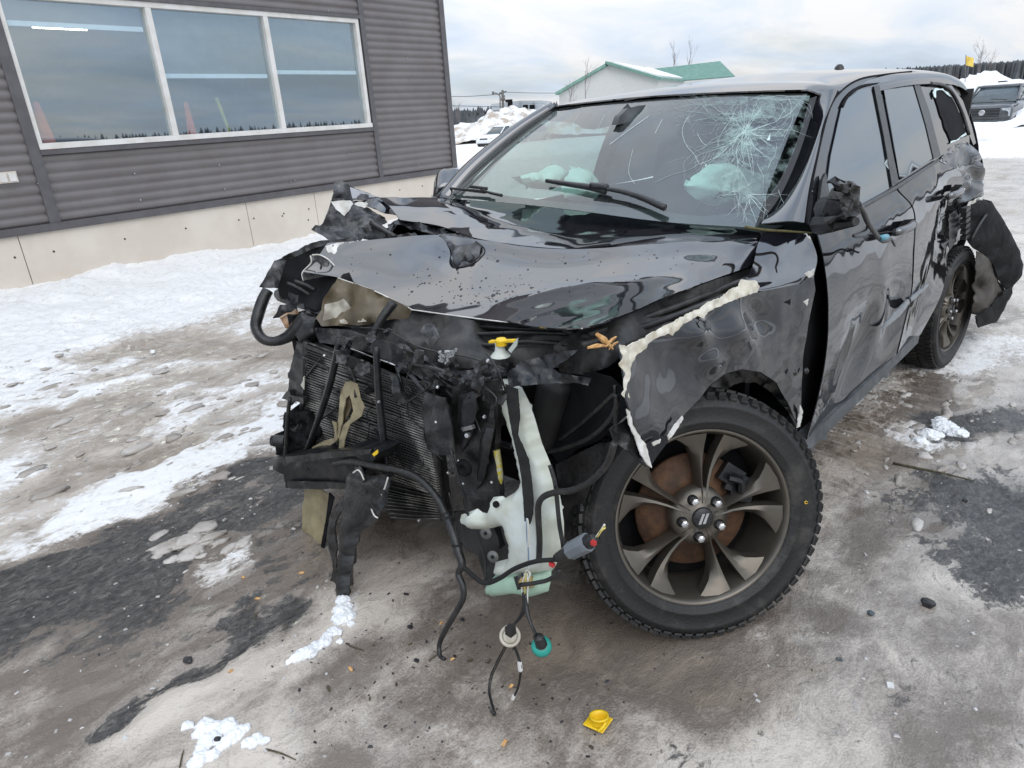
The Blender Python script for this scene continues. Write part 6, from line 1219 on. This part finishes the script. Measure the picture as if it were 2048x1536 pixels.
# tan air guides
sheet('air_guide', [(690, 763, .56), (703, 765, .57), (714, 769, .57), (719, 796, .575), (727, 816, .575), (722, 833, .575), (701, 848, .575), (693, 870, .58), (689, 896, .58), (677, 898, .58), (680, 875, .58), (688, 850, .58), (702, 836, .575), (706, 822, .575), (702, 800, .575), (698, 790, .57), (690, 800, .56), (686, 830, .56), (680, 870, .57), (675, 884, .57), (676, 840, .56), (680, 790, .555)], K['tan'], suv, 'x', sp=5, th=.004, seed=51, cr=.006, cs=12)
sheet('air_guide', [(664, 842, .575), (672, 846, .575), (675, 880, .58), (652, 897, .585), (636, 905, .59), (614, 907, .595), (626, 893, .59), (648, 882, .585), (668, 876, .58), (670, 864, .575)], K['tan'], suv, 'x', sp=5, th=.004, cr=.006, cs=12)
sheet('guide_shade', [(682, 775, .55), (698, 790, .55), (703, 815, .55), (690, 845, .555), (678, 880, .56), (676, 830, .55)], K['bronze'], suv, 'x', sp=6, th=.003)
ag = sheet('lower_guide', [(609, 978, .60), (646, 978, .60), (660, 990, .60), (664, 1008, .605), (655, 1035, .62), (650, 1050, .625), (642, 1090, .64), (638, 1124, .655), (644, 1140, .66), (650, 1152, .665), (643, 1174, .67), (635, 1132, .66), (632, 1112, .65), (616, 1108, .645), (601, 1100, .64), (606, 1070, .63), (604, 1040, .615)], K['tan'], suv, 'x', sp=7, th=.004, cr=.010, cs=9, seed=52)
sheet('guide_edge', [(658, 985, .61), (668, 995, .61), (656, 1040, .63), (648, 1095, .65), (645, 1125, .66), (655, 1150, .67), (652, 1164, .675), (640, 1128, .665), (642, 1090, .65), (652, 1035, .63)], K['matte'], suv, 'x', sp=6, th=.004)
# bumper beam stub and the bent frame horn
bm_ = sheet('bumper_beam', [(540, 919, .66), (600, 909, .655), (680, 901, .65), (750, 896, .645), (757, 906, .645), (745, 926, .645), (714, 960, .645), (694, 977, .645), (632, 978, .65), (572, 976, .655), (566, 950, .655), (545, 938, .66)], K['steel'], suv, 'x', sp=8, th=.09, cr=.006, cs=10, seed=53)
sheet('beam_top', [(570, 914, .665), (650, 905, .66), (744, 898, .65), (740, 908, .655), (650, 918, .665), (575, 926, .67)], K['plastic_dirty'], bm_, 'x', sp=8, th=.004)
sheet('yellow_label', [(744, 908, .655), (755, 899, .652), (756, 906, .652), (748, 913, .655)], K['yellow'], bm_, 'x', sp=4, th=.002)
sheet('beam_lower_lip', [(575, 962, .665), (690, 966, .66), (692, 976, .66), (632, 979, .663), (573, 976, .668)], K['plastic_dirty'], bm_, 'x', sp=7, th=.006, cr=.006, cs=20)
MB().lathe([(.0001, .001), (.006, .0)], P(617, 938, .672, 'x'), (1, .2, .1), 10).build('hole', K['matte'], bm_)
hn = sheet('frame_horn', [(696, 952, .65), (712, 932, .66), (722, 945, .665), (742, 952, .665), (760, 950, .66), (776, 948, .66), (778, 985, .665), (768, 1012, .675), (757, 1037, .685), (746, 1052, .69), (724, 1060, .70), (712, 1098, .72), (703, 1140, .745), (697, 1180, .77), (691, 1222, .79), (683, 1227, .795), (677, 1218, .79), (675, 1182, .77), (680, 1120, .735), (682, 1060, .71), (690, 1010, .68)], K['plastic'], suv, 'x', sp=7, th=.035, puff=.028, pr=16, cr=.006, cs=7, seed=54)
sheet('horn_flange', [(690, 990, .67), (676, 1006, .675), (662, 1030, .685), (655, 1060, .70), (657, 1100, .72), (666, 1132, .74), (660, 1160, .755), (657, 1182, .765), (675, 1184, .765), (674, 1150, .75), (672, 1100, .725), (668, 1060, .705), (680, 1025, .69), (694, 1005, .68)], K['plastic_dirty'], hn, 'x', sp=6, th=.006, cr=.008, cs=12)
sheet('horn_cap', [(700, 948, .675), (712, 933, .68), (722, 944, .685), (732, 966, .685), (738, 985, .69), (726, 1000, .69), (712, 985, .685), (704, 965, .68)], K['steel'], hn, 'x', sp=6, th=.006, cr=.02, cs=16, seed=55)
sheet('horn_cap', [(748, 960, .685), (766, 952, .68), (776, 962, .68), (772, 1000, .69), (758, 1028, .70), (748, 1040, .705), (744, 1000, .695)], K['scuffed'], hn, 'x', sp=6, th=.006, cr=.02, cs=14, seed=56, jag=.8)
for a in ([(706, 946, .69), (715, 940, .692), (722, 946, .69), (728, 960, .695)], [(776, 955, .69), (770, 975, .695), (763, 990, .70)], [(740, 1010, .70), (748, 1030, .705), (756, 1036, .70)]): ptube('bare_edge', a, .0028, K['primer'], hn, 'x', 5)
MB().lathe([(.0001, .006), (.008, .005), (.010, 0)], P(768, 985, .705, 'x'), (1, .3, .3), 8).build('bolt', K['steel'], hn)
# dark wreckage at the left of the radiator
sheet('torn_bracket', [(592, 690, .50), (610, 684, .50), (618, 700, .505), (610, 760, .51), (604, 830, .52), (596, 790, .53), (580, 810, .54), (576, 760, .53), (584, 720, .52)], K['plastic'], suv, 'x', sp=7, th=.02, cr=.015, cs=14, seed=57)
sheet('torn_bracket', [(562, 797, .55), (576, 780, .54), (582, 790, .545), (608, 796, .54), (606, 808, .545), (584, 802, .55)], K['plastic'], suv, 'x', sp=6, th=.02, cr=.01, cs=16, seed=58, jag=.8)
sheet('label_plate', [(601, 758, .52), (609, 752, .52), (608, 780, .525), (600, 776, .525)], mat('cream_label', (.5, .5, .42), .5), suv, 'x', sp=5, th=.003)
sheet('horn_motor', [(562, 826, .56), (572, 834, .56), (580, 822, .56), (596, 826, .555), (610, 824, .55), (616, 840, .55), (622, 880, .55), (612, 905, .56), (566, 912, .58), (552, 906, .585), (548, 885, .58), (556, 866, .57), (572, 868, .565), (568, 845, .56)], K['matte'], suv, 'x', sp=6, th=.06, cr=.03, cs=14, seed=59, jag=1)
MB().lathe([(.0001, .03), (.022, .028), (.026, .01), (.026, -.03)], P(556, 882, .60, 'x'), (.6, -.7, .1), 18).build('horn_motor', K['plastic'], suv, True)
for i in range(5): ptube('thin_wire', [(575+i*4, 850+i*5, .585), (588+i*2, 862-i*3, .59), (603, 850+i*4, .575)], .0025, K['plastic'], suv)
# engine bay, seen between bracket and fender
MB().tube([P(1118, 752, .32, 'x'), P(1105, 820, .30, 'x'), P(1088, 878, .28, 'x')], [.060, .062, .060], 14).build('intake_pipe', mat('grey_black_rubber', (.02, .02, .021), .55), suv, True)
MB().tube([P(1075, 752, .25, 'x'), P(1062, 815, .22, 'x'), P(1055, 850, .2, 'x')], .05, 10).build('intake_pipe', K['matte'], suv, True)
ptube('belt_loop', [(1120, 880, .40), (1160, 850, .42), (1200, 815, .44), (1228, 790, .45), (1234, 805, .45), (1218, 840, .45), (1180, 875, .44), (1130, 896, .42), (1095, 905, .41)], .007, K['plastic'], suv)
ptube('belt_loop', [(1230, 770, .45), (1232, 810, .45), (1229, 850, .45)], .006, K['plastic'], suv)
sheet('bay_liner', [(1185, 745, .40), (1220, 755, .40), (1250, 780, .38), (1262, 820, .38), (1240, 846, .42), (1222, 856, .44), (1200, 880, .42), (1150, 900, .38), (1120, 930, .34), (1080, 880, .25), (1060, 790, .18), (1110, 750, .28)], K['matte'], suv, 'x', sp=14, th=.006)
sheet('wheel_liner', [(1110, 930, .36), (1200, 885, .40), (1232, 884, .44), (1215, 935, .42), (1180, 970, .40), (1160, 1060, .36), (1140, 1110, .34), (1128, 1040, .34)], K['plastic'], suv, 'x', sp=10, th=.006, cr=.01, cs=9)
ptube('small_sticker_rail', [(1002, 886, .42), (1026, 894, .42)], .010, K['steel'], suv)
blob('engine_block', (-.10, .0, .78), (.38, .36, .26), K['inner'], suv, 2, .3, 2.4)
MB().box((.10, -.70, .70), (.75, .04, .55)).build('inner_fender', K['matte'], suv); MB().tube([(.55, -.42, .42), (.1, -.45, .42), (-.6, -.5, .4)], .06, 6).build('frame_rail', K['matte'], suv); MB().tube([(.50, .42, .42), (.1, .45, .42), (-.6, .5, .4)], .06, 6).build('frame_rail', K['matte'], suv)  # inner fender: black box added to block light in the bay
MB().tube([(-.05, -.85, .46), (-.02, 0, .36), (.07, .80, .46)], [.05, .09, .05], 8).build('suspension_arm', K['matte'], suv, True)

# more torn cables, clips and shreds hanging in the broken front
rnd = random.Random(31)
for i in range(16):
    u, v = rnd.uniform(590, 1000), rnd.uniform(670, 800); x_ = rnd.uniform(.50, .56); pts = []
    for k in range(rnd.choice((4, 5, 6))):
        pts.append((u, v, x_)); u += rnd.gauss(10, 22); v += rnd.uniform(8, 40); x_ += rnd.uniform(-.015, .02)
    ptube('cable', pts, rnd.choice((.0022, .003, .0045, .006)), K[rnd.choice(('plastic', 'plastic_dirty', 'scuffed'))], suv, 'x', 6)
for i in range(22):
    u, v = rnd.uniform(575, 1010), rnd.uniform(660, 800); v += 75 if (u > 930 and v < 735) else 0; x_ = rnd.uniform(.535, .57); n_ = rnd.choice((4, 5, 6)); a0 = rnd.uniform(0, 6.3); rr = rnd.uniform(7, 19)
    sheet('torn_shred', [(u+rr*rnd.uniform(.5, 1.2)*math.cos(a0+6.28*k/n_), v+rr*rnd.uniform(.6, 1.6)*math.sin(a0+6.28*k/n_), x_+rnd.uniform(-.02, .02)) for k in range(n_)], K[rnd.choice(('plastic', 'scuffed', 'plastic_dirty', 'steel', 'scuffed_grey'))], suv, 'x', sp=5, th=.004, cr=.008, cs=22, seed=i+100, jag=.6, smooth=rnd.random() < .5)
for i in range(16):
    u, v = rnd.uniform(640, 1000), rnd.uniform(690, 1040); MB().lathe([(.0001, .006), (.004, .005), (.006, 0)], P(u, v, .575, 'x'), (1, rnd.uniform(-.3, .6), rnd.uniform(-.2, .5)), 8).build('bolt', K[rnd.choice(('chrome', 'steel'))], suv)  # bolts strewn at random, added for small glints

# ------------------------------------------------------------------ small things lying about
def thing(o, label, cat, group=None): return tag(o, label, cat, group)
def up_on(u, v): p = GG(u, v); return p
p = up_on(1196, 1448); ya = rad(20)
cy = empty('ground_cap', 'square yellow plastic cap with a raised round collar lying on the ice', 'plastic cap', p+np.array([0, 0, .004])); cy.rotation_euler = (rad(4), rad(-5), rad(8))
o = MB().box((0, 0, .004), (.062, .062, .005)).build('base_plate', K['yellow'], cy); bv = o.modifiers.new('b', 'BEVEL'); bv.width = .0015
o = MB().lathe([(.021, 0), (.0215, .020), (.027, .022), (.027, .016), (.024, .014), (.0235, 0)], (.002, .006, .006), (-.12, -.1, 1), 28).build('collar', K['yellow'], cy, True)
MB().tube([(.012, .030, .024), (.026, .030, .020), (.034, .020, .008)], .004, 6).build('latch_arm', K['yellow'], cy, True)
def rock(name, u, v, s_, m, label, seed, cat='stone'):
    p = up_on(u, v); b = bmesh.new(); bmesh.ops.create_icosphere(b, subdivisions=2, radius=1); rr = random.Random(seed)
    cuts = [Vector((rr.gauss(0, 1), rr.gauss(0, 1), rr.gauss(0, 1))).normalized() for _ in range(9)]
    for w in b.verts:
        d = w.co.copy()
        for c_ in cuts:
            k = d.dot(c_)-.72
            if k > 0: d = d-c_*k
        w.co = Vector((d.x*s_[0], d.y*s_[1], d.z*s_[2]))
    me_ = bpy.data.meshes.new(name); b.to_mesh(me_); b.free(); o = link(name, me_, m, None, False); o.location = p+np.array([0, 0, s_[2]*.6]); return tag(o, label, cat)
rock('stone', 1855, 1212, (.020, .026, .018), K['stone'], 'angular black lump on the ice right of the front wheel', 3)
rock('stone', 1741, 1229, (.012, .013, .009), K['bluestone'], 'small blue grey stone left of the black lump', 4)
rock('stone', 1679, 1320, (.006, .011, .005), K['bluestone'], 'tiny oval grey stone nearest below the blue grey stone', 5)
rock('stone', 1930, 1002, (.010, .014, .007), K['stone'], 'small black stone on wet ground below the fallen twig', 6)
rock('ice_pebble', 307, 707, (.022, .032, .02), K['snow'], 'smooth white ice pebble on the muddy track near the snow bank', 7, 'ice pebble')
rock('stone', 377, 1322, (.016, .022, .008), K['stone'], 'flat black scrap on the dark track at left', 8)
rock('stone', 437, 1482, (.012, .013, .010), K['stone'], 'black crumb resting on the front snow clump', 9)
rock('stone', 820, 1255, (.010, .012, .005), K['stone'], 'black flake under the hanging frame end', 10); rock('stone', 925, 1240, (.009, .012, .004), K['stone'], 'black flake right beside the hanging wire loom', 11)
def twig(name, pts, r_, m, label, key='ground', cat='twig'):
    q = [(GG(a[0], a[1])+np.array([0, 0, r_*1.2])) if key == 'ground' else P(a[0], a[1], a[2]) for a in pts]
    return tag(MB().tube(q, [r_, r_*.9, r_*.5], 6).build(name, m, None, True), label, cat)
twig('twig', [(1786, 929), (1830, 938), (1880, 948), (1945, 964)], .006, K['bark'], 'long dark twig lying on the ice to the right of the rocker sill')
twig('twig', [(532, 1500), (560, 1507), (592, 1521)], .0025, K['bark'], 'thin dark twig right of the front snow clump')
twig('twig', [(692, 1288), (708, 1296), (728, 1302)], .003, K['bark'], 'short dark twig by the snow crumbs below the hanging frame end')
twig('twig', [(858, 1322), (885, 1303), (905, 1288)], .002, K['bark'], 'fine dark twig crossing the end of the wire loom')
twig('twig', [(360, 1536), (364, 1515), (368, 1502)], .0025, K['bark'], 'fine dark twig left of the front snow clump')
twig('twig', [(1490, 454, .73), (1530, 460, .78), (1580, 463, .84), (1624, 466, .90)], .005, K['mossbark'], 'olive green twig caught across the rear corner of the hood', 'y')
# split wood caught in the fender
spw = empty('wood_splinters', 'pale fresh wood splinters wedged beside the torn fender edge', 'wood splinter', P(1212, 690, .85))
o0 = np.array(spw.location)
for a, b_, r_ in (((1193, 668), (1226, 698), .009), ((1175, 696), (1215, 692), .006), ((1232, 674), (1212, 694), .005), ((1236, 684), (1218, 699), .004), ((1203, 680), (1222, 690), .005)):
    pa, pb = P(*a, .86)-o0, P(*b_, .88)-o0; MB().tube([pa, (pa+pb)/2+np.array([0, 0, .003]), pb], [r_*.5, r_, r_*.3], 5).build('splinter', K['wood'], spw)
chips = [(603, 1146, 'upright chip left of the hanging frame end'), (487, 1155, 'small chip at the upper left of the muddy ice'), (515, 1197, 'small chip beside the dark wet hollow'), (462, 1343, 'chip beside a grey stone on the left track'), (905, 1319, 'chip at the end of the wire loom'), (1009, 1487, 'chip near the bottom edge, lowest of all'), (701, 1338, 'slanted chip on the ice below the snow crumbs'), (883, 1246, 'brown chip left of the wire loom bend'), (1022, 1373, 'reddish chip between the two hanging wires')]
for i, (u, v, d_) in enumerate(chips):
    p = up_on(u, v); rr = random.Random(i)
    o = MB().box((0, 0, .003), (rr.uniform(.014, .026), rr.uniform(.006, .010), .005), Matrix.Rotation(rr.uniform(-.3, .3), 3, 'Y'), rr.uniform(.4, .8)).build('wood_chip', K['wood'])
    o.location = p; o.rotation_euler = (rr.uniform(-.3, .3), rr.uniform(-.2, .2), rr.uniform(0, 3)); tag(o, 'orange wood '+d_, 'wood chip', 'splintered wood chips on the ice')
def clump(name, spots, label, seed, m=None):
    """a lump of wet snow made of several fused, pitted balls"""
    b = bmesh.new()
    for i, (u, v, s_) in enumerate(spots):
        p = GG(u, v); n0 = len(b.verts); bmesh.ops.create_icosphere(b, subdivisions=4, radius=1); b.verts.ensure_lookup_table()
        for w in b.verts[n0:]:
            d = w.co.normalized(); k = 1.25+.35*noise.fractal(d*1.3+Vector((seed+i*2.1, i*.7, 0)), .9, 2.1, 4); h = d.z*k*s_*.55+s_*.05
            w.co = Vector((p[0]+d.x*k*s_, p[1]+d.y*k*s_, p[2]+h))
    me_ = bpy.data.meshes.new(name); b.to_mesh(me_); b.free(); o = link(name, me_, m or K['snow'], None, True)
    m2 = o.modifiers.new('fuse', 'REMESH'); m2.mode = 'VOXEL'; m2.voxel_size = .0032; m2.use_smooth_shade = True
    m3 = o.modifiers.new('soften', 'SMOOTH'); m3.iterations = 3; tx = bpy.data.textures.get('pits') or bpy.data.textures.new('pits', 'CLOUDS'); tx.noise_scale = .009; m4 = o.modifiers.new('pits', 'DISPLACE'); m4.texture = tx; m4.strength = .010
    c_ = Vector(np.mean([v.co for v in me_.vertices], 0)); me_.transform(Matrix.Translation(-c_)); o.location = c_
    return tag(o, label, 'snow clump')
clump('snow_clump', [(686, 1200, .022), (686, 1222, .028), (682, 1238, .024), (700, 1232, .018), (702, 1248, .012)], 'white snow clump right under the tip of the bent frame end', 1)
clump('snow_clump', [(668, 1262, .018), (655, 1272, .016), (650, 1285, .020), (634, 1292, .018), (620, 1304, .022), (604, 1310, .022), (590, 1318, .016), (578, 1324, .010), (676, 1266, .014), (680, 1283, .010)], 'trail of white snow crumbs below the bent frame end', 2)
clump('snow_clump', [(410, 1452, .022), (430, 1460, .024), (455, 1452, .022), (470, 1470, .024), (420, 1480, .024), (405, 1495, .018), (400, 1520, .022), (390, 1528, .016), (424, 1512, .018), (375, 1452, .014), (490, 1458, .013), (450, 1488, .018), (395, 1470, .013)], 'large white snow clump at the lower left of the ice', 3)
clump('snow_clump', [(495, 1486, .014), (512, 1480, .016), (530, 1482, .012), (505, 1492, .010)], 'smaller greyish snow clump just right of the large one', 4)
clump('snow_clump', [(1890, 858, .05), (1860, 872, .045), (1915, 868, .04), (1840, 884, .03), (1880, 845, .035)], 'smeared white snow lump beside the wet asphalt patch on the right', 6)
# dark crumbs, plastic bits and grit scattered on the ice
rnd = random.Random(77); mb = MB(); mb2 = MB()
for i in range(300):
    if i < 320: u, v = rnd.gauss(900, 260), rnd.gauss(1330, 110)
    elif i < 400: u, v = rnd.gauss(1430, 90), rnd.gauss(1330, 40)
    else: u, v = rnd.uniform(1500, 2048), rnd.uniform(900, 1500)
    if not (20 < u < 2040 and 1080 < v < 1530 or u > 1500 and v < 1530): continue
    p = GG(u, v); s_ = abs(rnd.gauss(0, .0022))+.001
    (mb if rnd.random() < .72 else mb2).box(p+np.array([0, 0, s_*.4]), (s_*rnd.uniform(1, 3.5), s_*rnd.uniform(.8, 1.6), s_), Matrix.Rotation(rnd.uniform(0, 6), 3, 'Z')@Matrix.Rotation(rnd.uniform(-.4, .4), 3, 'X'), rnd.uniform(.4, 1))
o = mb.build('dark_debris', K['stone']); o['kind'] = 'stuff'; o = mb2.build('brown_debris', K['bark']); o['kind'] = 'stuff'
# half-melted slush lumps on the churned snow
rnd = random.Random(80); b = bmesh.new()
for i in range(330):
    if i < 230: u, v = rnd.uniform(-10, 580), rnd.gauss(800, 110)
    elif i < 270: u, v = rnd.gauss(390, 55), rnd.gauss(1095, 18)
    else: u, v = rnd.uniform(1680, 2045), rnd.gauss(850, 60)
    if v < 705 or (i < 230 and v > 1130-.35*u): continue
    p = GG(u, v); s_ = min(abs(rnd.gauss(0, .016))+.006, .05); sx, sy = rnd.uniform(.9, 2.4), rnd.uniform(.6, 1.2); hz_ = rnd.uniform(.22, .5); ph = rnd.uniform(-.4, .4); k0 = len(b.verts)
    bmesh.ops.create_icosphere(b, subdivisions=2, radius=1); b.verts.ensure_lookup_table()
    for w in b.verts[k0:]:
        n_ = w.co.normalized(); k = 1+.45*noise.fractal(n_*1.7+Vector((i*1.7, 0, 0)), .8, 2.1, 3); x, y = n_.x*k*s_*sx, n_.y*k*s_*sy
        w.co = Vector((p[0]+x*math.cos(ph)-y*math.sin(ph), p[1]+x*math.sin(ph)+y*math.cos(ph), p[2]+n_.z*k*s_*hz_))
me_ = bpy.data.meshes.new('slush_lumps'); b.to_mesh(me_); b.free(); o = link('slush_lumps', me_, mat('half_melted_slush', (.30, .265, .23), .35, col2=(.52, .485, .45), ns=5, bump=.6, bs=60), None, True); o['kind'] = 'stuff'
# crumbs of ice
mb = MB(); rnd = random.Random(78)
for i in range(420):
    if i < 240: u, v = rnd.uniform(0, 620), rnd.uniform(660, 1060)
    elif i < 320: u, v = rnd.uniform(0, 700), rnd.uniform(1060, 1520)
    else: u, v = rnd.uniform(1500, 2048), rnd.uniform(780, 1500)
    p = GG(u, v); s_ = abs(rnd.gauss(0, .004))+.0015
    mb.box(p+np.array([0, 0, s_*.2]), (s_*rnd.uniform(1, 2.2), s_*rnd.uniform(.8, 1.6), s_*.5), Matrix.Rotation(rnd.uniform(0, 6), 3, 'Z')@Matrix.Rotation(rnd.uniform(-.5, .5), 3, 'X'), rnd.uniform(.4, .9))
o = mb.build('ice_crumbs', mat('greyish_ice', (.34, .32, .30), .5, col2=(.58, .57, .56), ns=8)); o['kind'] = 'stuff'
